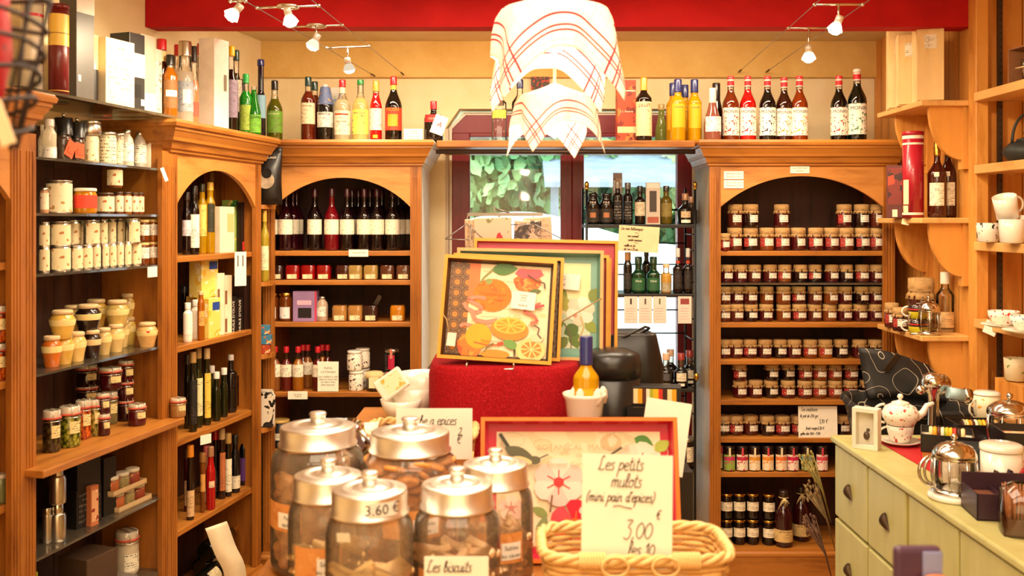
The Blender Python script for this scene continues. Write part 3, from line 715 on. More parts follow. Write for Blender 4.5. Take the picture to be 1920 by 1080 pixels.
monin('7A2C0C', 'A83020', '4A3A1A', 'red-brown strawberry', 1370); monin('C81010', 'D0203A', '6A7A2A', 'bright red raspberry', 1402); monin('0C0606', '3A2A3A', '5A6A4A', 'near-black blackcurrant', 1439)
monin('3A1206', 'D88A2A', '5A2A3A', 'dark brown caramel', 1470, 4.43, .300); monin('8A3208', 'E0A040', 'B03A2A', 'amber peach', 1499); monin('0A0404', 'A82A2A', '3A5A2A', 'near-black cherry', 1573, 4.41); monin('04100A', '4A7A4A', '7A9A5A', 'tallest dark green mint', 1607, 4.40, .335, .084, False)
def topb(px, w, h, label, Y=4.44, rz=-.0, z=ZT, **k):
    k.setdefault('H', h); k.setdefault('rad', w/2); return put(bottle(**k), label, 'bottle', (PX(px, Y), Y, z), rz)
# left of the window
topb(515, .072, .285, 'olive green herbal liqueur bottle, leftmost above wine cabinet', 4.42, name='liqueur_bottle', body='5A5A08', clear=CLEAR, fill=.72, cap='15110E', capz=.85, lab=('6A9A2A', .15, .50, 2.4), txt='CHARTREUSE', txt_s=.0095, txt_c='F0E8C0', sh=.52, nk=.76)
topb(578, .066, .305, 'rust red wine bottle with dark green capsule and cream label', 4.44, name='aperitif_bottle', body='6A1E0A', clear=CLEAR, fill=.78, cap='123A34', capz=.86, lab=('EAD6B0', .28, .60, 2.2), txt='Quinquina', txt_s=.010, sh=.64, nk=.8)
topb(590, .060, .295, 'second rust red wine bottle half behind the cream-labelled one', 4.52, name='aperitif_bottle', body='6A1E0A', clear=CLEAR, fill=.78, cap='123A34', capz=.86, lab=None, sh=.64, nk=.8)
t = topb(610, .074, .27, 'dark absinthe bottle wearing a blue paper cone with portrait', 4.44, name='absinthe_bottle', body='14100E', cap='C8C0B0', capz=.93, lab=('E4E6D8', .26, .52, 2.4), txt='ABSINTHE', txt_s=.014, txt_c='2A3A2A', sh=.60, nk=.84)
m = M(); m.lathe([(.038, .175), (.033, .20), (.022, .258)], 20, cap=False); m.obj('paper_cone', spots('5A6A92', 'C88A4A', '3A4A72', 60, .36), t)
o = put(box_item('carton_tube', .05, .05, .27, plain('C9C3B4', .5), spots('C9C3B4', '8A9AB0', 'A8B0A0', 50)), 'grey patterned carton behind the absinthe bottle', 'box', (PX(632, 4.56), 4.56, ZT))
topb(642, .074, .29, 'clear pastis bottle with red cap and red framed label', 4.43, name='pastis_bottle', body=liquid('D8CFA8', .5), clear=CLEAR, fill=.70, cap='C81E28', capz=.88, lab=('F1E4C6', .12, .50, 2.4), lab2=('C8442A', .43, .455, 1.9), txt='pure Canne', txt_s=.012, txt_z=.33, txt_c='C8442A', neck=('E8D0B8', .78, .88), sh=.58, nk=.78)
topb(676, .074, .29, 'pale yellow pastis bottle with green cap and lemon label', 4.43, name='pastis_bottle', body=liquid('E4D68A', .5), clear=CLEAR, fill=.72, cap='1E8A3A', capz=.92, lab=('E9D95A', .13, .52, 2.4), lab_m=spots('EADC5E', '5A5A2A', '9A9A3A', 55, .34), txt='Pastis Jaune', txt_s=.0125, txt_c='2A4A6A', sh=.58, nk=.78)
topb(705, .055, .285, 'slim bright red liqueur bottle with gold capsule and white label', 4.43, name='liqueur_bottle', body='D01818', clear=CLEAR, fill=.80, cap='D8A83A', capz=.83, lab=('EFE4D4', .20, .55, 2.2), lab2=('E8B020', .07, .12, .8), sh=.58, nk=.80)
topb(738, .078, .305, 'dark orange bitter bottle with red cap and oval label', 4.43, name='bitter_bottle', body='0E0806', cap='D01820', capz=.87, lab=('E83A1A', .18, .52, 2.1), lab2=('F0A020', .24, .42, 1.2), txt='PICON', txt_s=.021, txt_c='D8A830', txt_z=.49, neck=('E8B040', .80, .87), sh=.54, nk=.82)
topb(813, .088, .19, 'squat dark liqueur bottle with red cap and white swing tag', 4.42, name='liqueur_bottle', body='1A100C', cap='C81820', capz=.80, lab=('C82A2A', .48, .66, 1.6), sh=.58, nk=.72, txt='LIQUEUR', txt_s=.011, txt_c='E8D8B8', txt_z=.56)
t = card('swing_tag', 'white swing tag with red monogram hanging on squat dark bottle', 'tag', (PX(817, 4.36), 4.362, ZT+.035), .06, .088, .1, 0, tilt=.35)
letters(t, 'A', .035, plain('B81820'), (0, -.0008, .045), .2)
card('notice_card', 'small white opening notice leaning between bitter bottle and squat bottle', 'notice', (PX(775, 4.40), 4.40, ZT), .087, .062, .05, txt=[('Les aperitifs', .051), ('de connaisseurs', .041), ('Pastis  16 €', .026), ('Quinquina  14 €', .018), ('Picon  18 €', .010)], ts=.0085)
# plank over the window
ZP = 1.9605
topb(936, .068, .205, 'square clear spirit bottle behind the hanging tea towel', 4.44, name='spirit_bottle', body=liquid('DDDDC8', .6), clear=CLEAR, fill=.45, cap=None, lab=('C9C94A', .55, .74, 1.4), sh=.9, nk=.96, nr=.025, sq=4, z=ZP)
topb(975, .078, .30, 'clear vodka bottle with blue stopper partly behind tea towel', 4.47, name='vodka_bottle', body=liquid('E4E4D8', .6), clear=CLEAR, fill=.6, cap='1A2A5A', capz=.86, lab=('D0D4CC', .20, .42, 1.9), txt='VODKA', txt_s=.014, sh=.62, nk=.78, z=ZP)
pb = put(box_item('gift_box', .085, .085, .29, spots('B8401A', 'D8702A', '7A2410', 14, .45), plain('E0C890', .5), (0, 1, .16, .26), 'J. L. Reserve', .012, 'F0E0C0', extra=((plain('F0E0C8', .5), (.05, .95, .82, .835)),)), 'orange red gift box between tea towel and wine bottle on plank', 'box', (PX(1173, 4.46), 4.46, ZP), .0)
topb(1207, .074, .295, 'dark wine aperitif bottle with gold capsule and cream engraved label', 4.40, name='aperitif_bottle', body='160A08', cap='D8A43A', capz=.80, lab=('E4CFA0', .09, .62, 2.3), txt='LILLET', txt_s=.021, txt_c='A8321E', txt_z=.56, lab_m=spots('E4CFA0', 'A89A7A', 'D8C090', 80, .36), sh=.66, nk=.80)
topb(1240, .060, .20, 'pale green bottle behind yellow limoncello bottles on plank', 4.60, name='spirit_bottle', body=liquid('A9B860', .5), cap='C9B070', capz=.86, lab=None, sh=.3, nk=.8, z=ZP)
t1 = dict(name='limoncello_bottle', body=liquid('E3AE0C', .35), cap='1E2A6A', capz=.79, sh=.62, nk=.76, nr=.016, lab=('E8C83A', .22, .60, 1.7), lab_m=spots('E0B018', 'C07A1A', '3A4A7A', 60, .3), txt='Limoncello', txt_s=.0095, txt_c='3A2A6A')
topb(1271, .068, .285, 'yellow limoncello bottle with navy cap, front left of the four', 4.38, **t1); topb(1302, .066, .29, 'yellow limoncello bottle with navy cap, rightmost of the four', 4.42, **t1)
topb(1262, .066, .285, 'yellow limoncello bottle with navy cap, leftmost and half hidden', 4.50, **t1); topb(1284, .064, .285, 'yellow limoncello bottle with navy cap, behind the front two', 4.56, **t1)
topb(1336, .078, .245, 'rose sparkling wine bottle with pale label beside the limoncello', 4.38, name='sparkling_wine_bottle', body='9A5A4A', clear=None, cap='E4D2C4', capz=.72, lab=('EFE4E0', .18, .46, 1.8), sh=.30, nk=.80, nr=.015)
topb(1343, .070, .285, 'dark sparkling wine bottle with black foil behind the rose one', 4.50, name='sparkling_wine_bottle', body='14120C', cap='141210', capz=.70, lab=None, sh=.42, nk=.8, nr=.0165)
# small picture card seen through the towel, hung on the wall
card('picture_card', 'small framed colour print hanging on the wall behind the tea towel', 'picture', (PX(1013, 4.79), BY-.026, PZ(168, 4.79)), .092, .065, mat=spots('4A2A1A', 'B83A1A', '3A5A3A', 60, .45))

# ---------------------------------------------------------------- left arched back cabinet: wines, candles, syrups
s = SH_BL
def wine(px, Y, label, body='1A0608', grp='wine bottles in the arched wine cabinet', z=s[0]):
    put(bottle('wine_bottle', .285, .0335, .52, .76, .0125, body, cap='3A1018', capz=.86, lab=('EFE4CC', .26, .50, 2.3), lab_m=paper('EFE4CC', '6A5A4A', .6, 120)), label, 'wine bottle', (PX(px, Y), Y, z), -.05, grp)
wn = [(508, 'near-black'), (536, 'dark plum'), (590, 'near-black'), (622, 'bright ruby'), (651, 'near-black'), (683, 'near-black'), (707, 'near-black'), (736, 'near-black')]
for i, (px, c) in enumerate(wn): wine(px, 4.40, '%s wine bottle with white label, %s from left in front row' % (c, ORD[i]), {'dark plum': '2A0612', 'bright ruby': '7A0A18'}.get(c, '12060A'))
for i, px in enumerate((549, 556, 660, 672, 694, 716, 748, 760)): wine(px, 4.50+.035*(i % 2), 'wine bottle behind the front row, %s from left in back row' % ORD[i], ('3A0A18', '14060A')[i > 1])
card('shelf_ticket', 'white ticket on the shelf edge under the wine bottles', 'price ticket', (PX(672, 4.31), 4.312, s[0]-.025), .088, .032, txt=[('Cremes de fruits', .018)], ts=.009)
CN = [(520, '3A1A18', 'plum'), (550, 'A80E10', 'red'), (579, 'A80E10', 'red'), (608, 'A80E10', 'red'), (644, '4A1A18', 'dark brown'), (667, 'C9A45A', 'cream'), (696, 'C9A45A', 'cream'), (727, '6A3A26', 'brown'), (757, '7A4A30', 'light brown')]
for i, (px, c, d) in enumerate(CN):
    put(jar('square_candle', .032, .066, c, None, .0, ('EFDDB0', .08, .38, 1.2), kind='', sq=6), '%s square glass candle, %s from left on second shelf' % (d, ORD[i]), 'candle', (PX(px, 4.38), 4.38, s[1]), 0, 'square glass candles')
for i, (px, c, d) in enumerate(((638, 'C08A48', 'tan'), (667, 'C08A48', 'tan'), (696, '3A1A14', 'dark brown'), (746, 'D8860E', 'golden orange'))):
    put(jar('square_candle', .032, .066, c, None, .0, ('EFDDB0', .08, .38, 1.2), kind='', sq=6), '%s square glass candle, %s from left on third shelf' % (d, ORD[i]), 'candle', (PX(px, 4.38), 4.38, s[2]), 0, 'square glass candles', .066, .072)
for i, px in enumerate((510, 536)):
    put(jar('honey_jar', .032, .13, '7A3A0E', 'C9A45A', .13, ('E8E0D8', .10, .5, 1.6), spots('E4E0DC', '4A6AA0', 'C8402A', 60, .32), lidm=BRASS), '%s brown jar with blue and white round label on third shelf' % ('left', 'right')[i], 'jar', (PX(px, 4.38), 4.38, s[2]), 0, None, .062, .13)
put(box_item('tea_box', .108, .06, .137, plain('9A7AA8', .5), plain('1A1418', .4), (.22, .78, .12, .45), None, extra=((plain('E4B8D0', .5), (.18, .78, .55, .70)), (plain('C83A5A', .5), (.92, 1, 0, 1)))), 'lilac carton with dark window between honey jars and milk bottle', 'box', (PX(574, 4.38), 4.38, s[2]))
put(jar('milk_bottle', .027, .112, 'E4C8B0', 'B8A890', .1, ('F4E8DC', .2, .6, 1.6), kind='milk', lidm=BRUSHED), 'small round pink salt bottle beside the lilac carton', 'bottle', (PX(604, 4.38), 4.38, s[2]))
card('glass_ornament', 'slanting translucent wedge standing behind the candles', 'ornament', (PX(690, 4.5), 4.5, s[2]+.001), .02, .12, .0, mat=plain('6A5A50', .2), tilt=.5)
for i, px in enumerate((516, 537, 559, 568, 577, 596, 604, 614)):
    Y = 4.37+(.07 if i in (3, 4, 6, 7) else 0)
    put(bottle('syrup_flask', .20, .026, .55, .74, .011, ('9A5A2A', '6A1A12', 'B06A1A', '5A1410')[i % 4], clear=CLEAR, fill=.72, cap='C01828', capz=.86, lab=('F0E6D0', .32, .60, 2.0)), 'small syrup bottle with red capsule, %s from left, fourth shelf' % ORD[i], 'bottle', (PX(px, Y), Y, s[3]), 0, 'red-capped syrup bottles')
card('recipe_card', 'upright white recipe card standing before the red-capped bottles', 'card', (PX(615, 4.33), 4.33, s[3]+.002), .094, .134, .04, txt=[('POPOL', .104), ('a la Chataigne', .088), ('une cuillere a cafe', .066), ('dans un verre de', .054), ('vin blanc frais', .042), ('bien secouer', .03)], ts=.012)
card('shelf_ticket', 'white ticket on the shelf edge below the red-capped bottles', 'price ticket', (PX(558, 4.31), 4.312, s[3]-.030), .088, .036, txt=[('Les sirops', .022), ('12,50 €', .012)], ts=.009)
BISC = spots('EFE6D6', '4A2A1A', '8A5A3A', 75, .36)
for i, (px, Y, z) in enumerate(((668, 4.37, 0), (665, 4.37, .092), (680, 4.44, .094), (680, 4.45, 0))):
    put(jar('ceramic_pot', .034, .09, 'E8DCC8', 'E4DCCF', .12, None, kind='', bodym=BISC), ['lower front', 'upper front', 'upper back', 'lower back'][i]+' ceramic pot printed with brown cows, fourth shelf', 'pot', (PX(px, Y), Y, s[3]+z), 0, 'white and brown printed ceramic pots')
t = put(jar('jam_pot', .040, .082, '4A3420', 'C9A45A', .16, ('F0D890', .35, .9, .9), kind=''), 'glass pot with cloth lid and yellow pear tag, fourth shelf', 'jar', (PX(703, 4.37), 4.37, s[3]), 0)
m = M(); m.lathe([(.046, .058), (.044, .07), (.038, .084), (.02, .088)], 24, wob=lambda a, k: 1+.06*math.sin(9*a)*(k == 0)); m.obj('cloth_cover', plain('D8BC84', .8), t)
m = M(); m.box(-.02, .024, -.052, -.050, .018, .066); m.obj('fruit_tag', spots('F4E6B8', 'E8A83A', 'E8C04A', 60, .3), t)
for i, (px, z, h) in enumerate(((728, 0, .085), (760, 0, .085), (735, .088, .10))):
    t = put(jar('dark_preserve', .034, .085, '100A0C', 'C8B080', .14, ('B81840', .1, .75, .9), spots('B81A44', 'F0C8C8', 'C82A50', 90, .28), lidm=BRUSHED), ['lower left', 'lower right', 'upper'][i]+' dark jar with crimson flower label, right end of fourth shelf', 'jar', (PX(px, 4.38), 4.38, s[3]+z), 0, 'dark jars with crimson labels', .066, h)
    m = M(); m.box(-.006, .006, -.0365, -.0355, .05, .088); m.obj('paper_strip', plain('C87A6A', .5), t)
for i, (px, Y, w, h, c, lc) in enumerate(((525, 4.38, .09, .125, '121822', 'C9A45A'), (570, 4.38, .085, .11, '121822', 'C9A45A'), (615, 4.42, .06, .10, '1A1210', '3A2A20'), (688, 4.42, .07, .13, '14140F', '2A2A20'), (722, 4.36, .085, .085, 'A84A1E', 'D8B060'))):
    put(jar('tea_tin' if i < 4 else 'marmalade_jar', .04, .11, c, lc, .1, ('D8D0B8', .3, .55, 1.2) if i in (0, 1, 3) else None, bodym=plain(c, .35)), ['large dark blue tin, leftmost on the fifth shelf', 'second dark blue tin with gold rim on the fifth shelf', 'small dark tin behind the plastic bags on fifth shelf', 'dark tin with grey lettering on the fifth shelf', 'orange marmalade jar with gold lid on the fifth shelf'][i], 'tin' if i < 4 else 'jar', (PX(px, Y), Y, s[4]), 0, None, w, h)
# ---------------------------------------------------------------- left cabinets: stock
def lput(proto, label, cat, px, o, z, wp=None, hp=None, group=None, dr=0, extra=None):
    p = LP(px, o, z); k = p.y/F
    return put(proto, label, cat, p, LROT-.75+dr if not extra else LROT+dr, group, wp*k if wp else None, hp*k if hp else None)
# on top of the crowns and the glass plate; items turn their faces toward the room
TZ = 1.9765
def lbox(px, wp, hp, label, mat, depth=.07, z=TZ, o=.10, cat='box', nm='gift_carton', **k):
    p = LP(px, o, z); s = p.y/F; w, h = wp*s/.62, hp*s
    return put(box_item(nm, round(w, 3), depth, round(h, 3), mat, **k), label, cat, p, LROT-.15)
def ltube(px, wp, hp, label, col, bands, z=TZ, o=.10, cap=None, nm='gift_tube', grp=None):
    p = LP(px, o, z); s = p.y/F; r, h = wp*s/2, hp*s
    t = thing(nm, label, 'tube', p, LROT-.75)
    m = M(); m.lathe([(r, 0), (r, h*.97)], 24, cap=True); m.obj('tube_body', plain(col, .35, coat=.3), t)
    for c, a, b in bands: m = M(); m.lathe([(r*1.006, h*a), (r*1.006, h*b)], 24, cap=False); m.obj('printed_band', plain(c, .4), t)
    m = M(); m.lathe([(r*1.02, h*.955), (r*1.02, h), (r*.9, h+.001)], 24); m.obj('tube_lid', cap or plain(col, .3), t); return t
ltube(60, 40, 190, 'tall off-white spirits tube behind the wire basket at far left', 'DCCFB8', [('C8283A', .84, .87), ('B8A890', .3, .42), ('3A302A', .38, .40)], o=.14, z=1.963)
ltube(110, 36, 185, 'tall dark red spirits tube with yellow label and gold bands', '6A1416', [('E8C050', .58, .90), ('C8923A', .04, .05), ('C8923A', .12, .13), ('1E3A24', .0, .035), ('B07A3A', .70, .71)], o=.08, z=1.963)
lbox(144, 27, 200, 'slate grey carton between the red tube and yellow tube', plain('5A5550', .4), front=plain('E4D2BC', .5), fr=(.1, .25, .2, .26), extra=((plain('CFC3B4', .5), (0, 1, .84, 1)),))
ltube(170, 26, 133, 'yellow and black cylindrical carton beside slate grey carton', 'E8CE86', [('1A1512', .03, .28), ('E8A83A', 0, .03), ('1A1512', .28, .52)])
lbox(206, 46, 130, 'wide cream whisky carton on the left glass top shelf', plain('E9D8B4', .45), .09, front=paper('E9D8B4', 'B89A6A', .55, 60))
lbox(239, 25, 148, 'black carton with white band and black stag emblem', plain('2A2725', .4), .085, front=plain('EFE3C6', .5), fr=(0, 1, .45, .75), extra=((plain('151312', .4), (.35, .75, .2, .36)), (plain('F0E8D8', .4), (.72, .95, .10, .18))))
lbox(263, 25, 150, 'mauve grey carton with cream lower panel on glass top shelf', plain('B9A694', .45), .07, front=plain('EADBBE', .5), fr=(0, 1, .0, .28))
lbox(283, 15, 128, 'narrow pale grey carton beside the dark whisky bottle', plain('C3BCAE', .35), .06, front=spots('C3BCAE', '8A8272', 'E0D8C8', 50, .4))
def ltop(px, wp, hp, label, o=.09, z=1.9635, **k):
    p = LP(px, o, z); s = p.y/F; k.setdefault('H', round(hp*s, 3)); k.setdefault('rad', round(wp*s/2, 4)); return put(bottle(**k), label, 'bottle', p, LROT-.8)
def ltp(*a, **k): return ltop(*a, z=1.9765, **k)
ltp(303, 27, 150, 'dark amber liqueur bottle with red cap and black label', name='liqueur_bottle', body='3A1606', clear=CLEAR, fill=.72, cap='C81C26', capz=.86, neck=('E0B87A', .72, .85), lab=('2A1A12', .18, .56, 2.2), lab_m=plain('2A1A12', .4), txt='12 ans', txt_s=.016, txt_c='E8C890', sh=.62, nk=.72, nr=.016)
ltp(319, 27, 120, 'golden whisky bottle with black cap beside red-capped one', name='whisky_bottle', body='B0640E', clear=CLEAR, fill=.80, cap='181412', capz=.84, lab=('8A5A2A', .16, .6, 2.0), lab2=('F0E0D0', .34, .44, 1.6), sh=.66, nk=.80, o=.05)
ltop(334, 20, 158, 'clear spirit bottle with red cap half behind silver-capped vodka', name='spirit_bottle', body=liquid('DFD6C4', .6), clear=CLEAR, fill=.7, cap='C81C26', capz=.87, lab=('E8E0D0', .2, .5, 1.8), sh=.62, nk=.74, nr=.014, o=.16)
ltop(347, 30, 158, 'clear vodka bottle with silver cap and grey oval label', name='vodka_bottle', body=liquid('E0D8C8', .6), clear=CLEAR, fill=.66, cap='C9C5BE', capz=.82, lab=('9AA0A8', .16, .52, 1.9), lab2=('D8D8D8', .26, .42, 1.0), sh=.54, nk=.74, nr=.022, cap_m=BRUSHED, o=.06)
ltop(364, 17, 150, 'slim rose liqueur bottle with black beaded neck and red label', name='liqueur_bottle', body='D88A5A', clear=CLEAR, fill=.6, cap='2A1C16', capz=.80, lab=('D84A30', .12, .3, 1.8), sh=.42, nk=.72, nr=.010, o=.04)
ltop(377, 28, 165, 'clear fruit brandy bottle with red cap and white collar tag', name='brandy_bottle', body=liquid('E8DDCC', .6), clear=CLEAR, fill=.75, cap='C81C26', capz=.87, lab=('F0E4D0', .10, .42, 2.2), neck=('EFE6DA', .55, .62), sh=.45, nk=.72, nr=.0145, o=.13)
ltop(390, 26, 160, 'second clear fruit brandy bottle with red cap beside white carton', name='brandy_bottle', body=liquid('E8DDCC', .6), clear=CLEAR, fill=.75, cap='C81C26', capz=.87, lab=('F0E4D0', .10, .42, 2.2), sh=.45, nk=.72, nr=.012, o=.17)
lbox(401, 27, 171, 'tall white carton with oval cut-out among the brandy bottles', plain('F1E8DC', .45), .075, z=1.963, o=.06, front=plain('8A7A68', .5), fr=(.64, .84, .44, .62))
ltop(419, 18, 165, 'clear bottle with cream cap standing in a small white box', name='brandy_bottle', body=liquid('C9B9A0', .5), clear=CLEAR, fill=.8, cap='E8DCC0', capz=.84, lab=('F4EADA', .02, .38, 2.6), sh=.5, nk=.74, nr=.012, o=.07)
ltop(434, 24, 168, 'dark liqueur bottle with yellow cap and lilac sash', name='liqueur_bottle', body='1E120E', clear=CLEAR, fill=.84, cap='E8B81A', capz=.89, lab=('A898B0', .20, .62, 1.4), sh=.58, nk=.74, nr=.013, o=.10)
ltop(443, 22, 166, 'dark liqueur bottle with dark green cap behind yellow-capped one', name='liqueur_bottle', body='1E120E', clear=CLEAR, fill=.84, cap='1E4038', capz=.88, lab=('D8C8B0', .3, .66, 1.4), sh=.58, nk=.74, nr=.012, o=.15)
ltop(455, 14, 115, 'small dark bottle with black beaded cap behind green liqueurs', name='liqueur_bottle', body='2A2018', cap='1A1612', capz=.7, lab=('D8CCB0', .2, .5, 1.6), sh=.5, nk=.7, nr=.010, o=.17)
ltop(461, 24, 118, 'bright green liqueur bottle with green cap and lime label', name='liqueur_bottle', body=liquid('1EA01E', .35), clear=CLEAR, fill=.72, cap='2AA84A', capz=.85, lab=('A8C84A', .10, .50, 2.0), sh=.60, nk=.76, nr=.012, o=.06)
ltop(476, 26, 98, 'short green liqueur bottle lettered on lime label beside blue bottle', name='liqueur_bottle', body=liquid('128A1A', .35), clear=CLEAR, fill=.9, cap=None, lab=('7AC83A', .08, .42, 2.2), txt='IZARRA', txt_s=.016, txt_c='1A4A1A', sh=.38, nk=.9, nr=.011, o=.03)
ltop(489, 18, 153, 'tall slender dark blue bottle with blue cap and seascape label', name='liqueur_bottle', body='1A1624', cap='1A2466', capz=.92, capr=.016, lab=('7AB0C8', .28, .56, 2.0), lab_m=spots('8AB8CC', 'D87A7A', '3A6A8A', 30, .3), sh=.52, nk=.62, nr=.0135, o=.10)

LH = [1.787, 1.624, 1.447, 1.158, .90, .625, .36]
GL = ('EBDDB8', 'B88A4A', 'D8C494')
# shelf one, spices
sh = LH[0]
lput(bottle('spice_bottle', .12, .022, .55, .75, .010, liquid('E4DCC8', .4), cap='EFE6D4', capz=.84, lab=('F2EADA', .1, .4, 1.8)), 'small white-capped bottle at left end of the highest glass shelf', 'bottle', 79, .10, sh, 14, 66)
lput(bottle('spice_bottle', .12, .026, .62, .78, .016, liquid('E4DCC8', .5), cap='F0EAE0', capz=.82, lab=('F6F2EA', .04, .30, 2.2)), 'clear salt bottle with white stopper left of the pepper mills', 'bottle', 93, .07, sh, 24, 76)
for i, px in enumerate((119, 144)):
    t = lput(bottle('pepper_mill', .14, .030, .50, .56, .026, '5A4436', cap='14110F', capz=.60, capr=.033, lab=None), ('left', 'right')[i]+' pepper mill with black head and orange swing tag', 'pepper mill', px, .09, sh, 30, 82-6*i)
    m = M(); m.sphere(.007, (0, 0, .148), 10); m.obj('mill_knob', CHROME, t)
    m = M(); m.prism([(-.022, .02), (.012, .01), (.022, .06), (-.010, .072)], -.036, -.035); m.prism([(-.010, .03), (.006, .025), (.010, .045), (-.006, .05)], -.0375, -.0365); m.obj('swing_tag', spots('E0562A', 'D84A1E', 'F0D8C0', 50, .3), t, rot=(0, .2*(1-2*i), .3))
lput(jar('glass_canister', .034, .10, 'D8C09A', 'D8D0C0', .06, ('E9DCB8', .1, .9, 1.6), lab_m=spots(*GL, 60, .38)), 'tall labelled glass canister beneath the round tin', 'canister', 170, .08, sh, 30, 56)
lput(jar('round_tin', .036, .032, 'D8D0C4', 'E6DED0', .2, None, bodym=BRUSHED, lidm=BRUSHED), 'round shiny tin stacked on the tall labelled canister', 'tin', 170, .08, sh+.093, 38, 26)
lput(jar('spice_tin', .03, .10, 'E6D8B8', 'DCD0B8', .08, ('F1E6C4', .08, .85, 2.0), lab_m=paper('F0E4C0', '5A4A30', .45, 100), lidm=BRUSHED), 'spice jar with large oval cream label on highest glass shelf', 'jar', 201, .08, sh, 33, 62)
lput(jar('spice_tin', .03, .10, 'D8BC94', 'E4DCCC', .08, ('F1E6C4', .1, .8, 1.2), lidm=BRUSHED), 'spice jar with vertical brown strip beside the oval-labelled jar', 'jar', 223, .10, sh, 24, 63)
for i, px in enumerate((238, 262)): lput(jar('milk_bottle', .027, .12, 'E4DACA', 'D8D0C0', .09, ('EFE6D4', .15, .65, 2.0), kind='milk', lidm=BRUSHED), ('left', 'right')[i]+' round-shouldered glass bottle with metal cap on highest glass shelf', 'bottle', px, .08+.02*i, sh, 25, 70, 'round-shouldered spice bottles')
lbox(283, 16, 50, 'small plain white carton at right end of highest glass shelf', plain('EDE2CC', .5), .04, z=sh, o=.08)
lput(jar('spice_tin', .03, .11, 'E8D8C0', '3A2A20', .1, ('D8402A', .3, .85, 2.4), lab_m=spots('E8B89A', 'D0301E', 'F0E4D0', 35, .4)), 'tall spice jar with red patterned label at right end', 'jar', 300, .07, sh, 20, 64)
card('corner_tag', 'white paper tag hanging from right end of highest glass shelf', 'tag', LP(313, -.02, sh-.045), .014, .05, 0, LROT-.5, tilt=-.4)
# shelf two
sh = LH[1]
lput(jar('spice_tin', .026, .09, 'D8A070', 'D8CDB8', .1, ('EFE0C0', .15, .8, 2.2), lab_m=spots('EFE0C0', 'A83A1E', 'C86A3A', 35, .35), lidm=BRUSHED), 'small labelled jar at left end of second glass shelf', 'jar', 83, .10, sh, 16, 48)
lput(jar('biscuit_tin', .04, .11, 'E4D6B8', 'DDD2BC', .07, ('EBDDBA', .05, .9, 3.0), spots(*GL, 45, .36), kind='tin', bodym=BRUSHED, lidm=BRUSHED), 'large metal tin with cream label on second glass shelf', 'tin', 111, .09, sh, 44, 62)
lput(jar('mustard_jar', .035, .095, 'D88E14', 'E4DCC8', .13, ('E0402A', .22, .72, 3.0), lab_m=spots('E4462E', '2A1A2A', 'E8502E', 28, .26)), 'yellow mustard jar with bright red label on second glass shelf', 'jar', 160, .05, sh, 41, 48)
for i, (px, wp, hp, zz, c) in enumerate(((197, 32, 40, 0, '6A3A1A'), (215, 28, 41, .088, '8A4A20'), (222, 18, 42, 0, '7A3A1A'), (238, 17, 42, 0, '9A5A1E'), (252, 16, 41, 0, '7A3A1A'), (263, 14, 41, 0, '8A3A1A'))):
    lput(jar('terrine_jar', .032, .08, c, '4A3424', .1, ('F0DEB8', .12, .82, 2.8), lab_m=spots('F0DEB8', 'B8602A', 'D89A5A', 42, .34)), 'small terrine jar with cream label, %s, second glass shelf' % ['beside red mustard jar', 'stacked above the others', 'under the stacked one', 'middle of the low row', 'right of the middle one', 'last before milk bottle'][i], 'jar', px, .07, sh+zz, wp, hp, 'small terrine jars')
for i, (px, o, hp) in enumerate(((243, .17, 64), (272, .12, 64), (305, .06, 68))): lput(jar('milk_bottle', .03, .125, 'EBE1D0', 'D8D0C0', .09, ('F3EADA', .12, .6, 2.2), kind='milk', lidm=BRUSHED), ['leftmost and rearmost', 'middle', 'rightmost and largest'][i]+' white milk-shaped bottle on second glass shelf', 'bottle', px, o, sh, 30, hp, 'white milk-shaped bottles')
# shelf three, two layers of printed tins, then small jars
sh = LH[2]
TIN = jar('spice_tin', .026, .075, 'E0D0B0', 'D8CCB4', .1, ('EBDAB0', .08, .88, 2.6), spots('EAD8AC', 'B0703A', 'D8B880', 48, .33), kind='tin', bodym=BRUSHED, lidm=BRUSHED)
for i, (px, wp) in enumerate(((83, 18), (112, 36), (142, 24), (162, 21), (180, 16), (196, 15), (210, 15), (224, 15), (238, 15), (254, 20))):
    lput(TIN, 'printed spice tin, %s from left, lower layer, third glass shelf' % ORD[i], 'tin', px, .06, sh, wp, 49-(i > 1)*3, 'printed spice tins', dr=(i%3)*.3)
for i, (px, wp, o) in enumerate(((83, 18, .06), (112, 36, .06), (136, 26, .12), (168, 34, .08), (193, 16, .08), (209, 16, .1), (225, 15, .1), (247, 28, .06))):
    lput(TIN, 'printed spice tin, %s from left, upper layer, third glass shelf' % ORD[i], 'tin', px, o, sh+.0755, wp, 47, 'printed spice tins', dr=(i%4)*.25)
for i, (px, c) in enumerate(((270, '7A3A12'), (287, 'A85A14'), (305, '4A1A12'))):
    for k in (0, 1): lput(jar('preserve_jar', .03, .08, c, 'D8B070', .12, ('F3E8D8', .3, .78, 2.2)), '%s spread jar with white label, %s, right end of third shelf' % (['brown', 'golden', 'dark'][i], ['bottom', 'stacked on top'][k]), 'jar', px, .05+.03*(i == 2), sh+.08*k, 19, 42, 'white-labelled spread jars')
card('shelf_ticket', 'blank white ticket clipped to the third glass shelf edge', 'price ticket', LP(286, -.006, sh-.040), .055, .036, 0, LROT-.05)
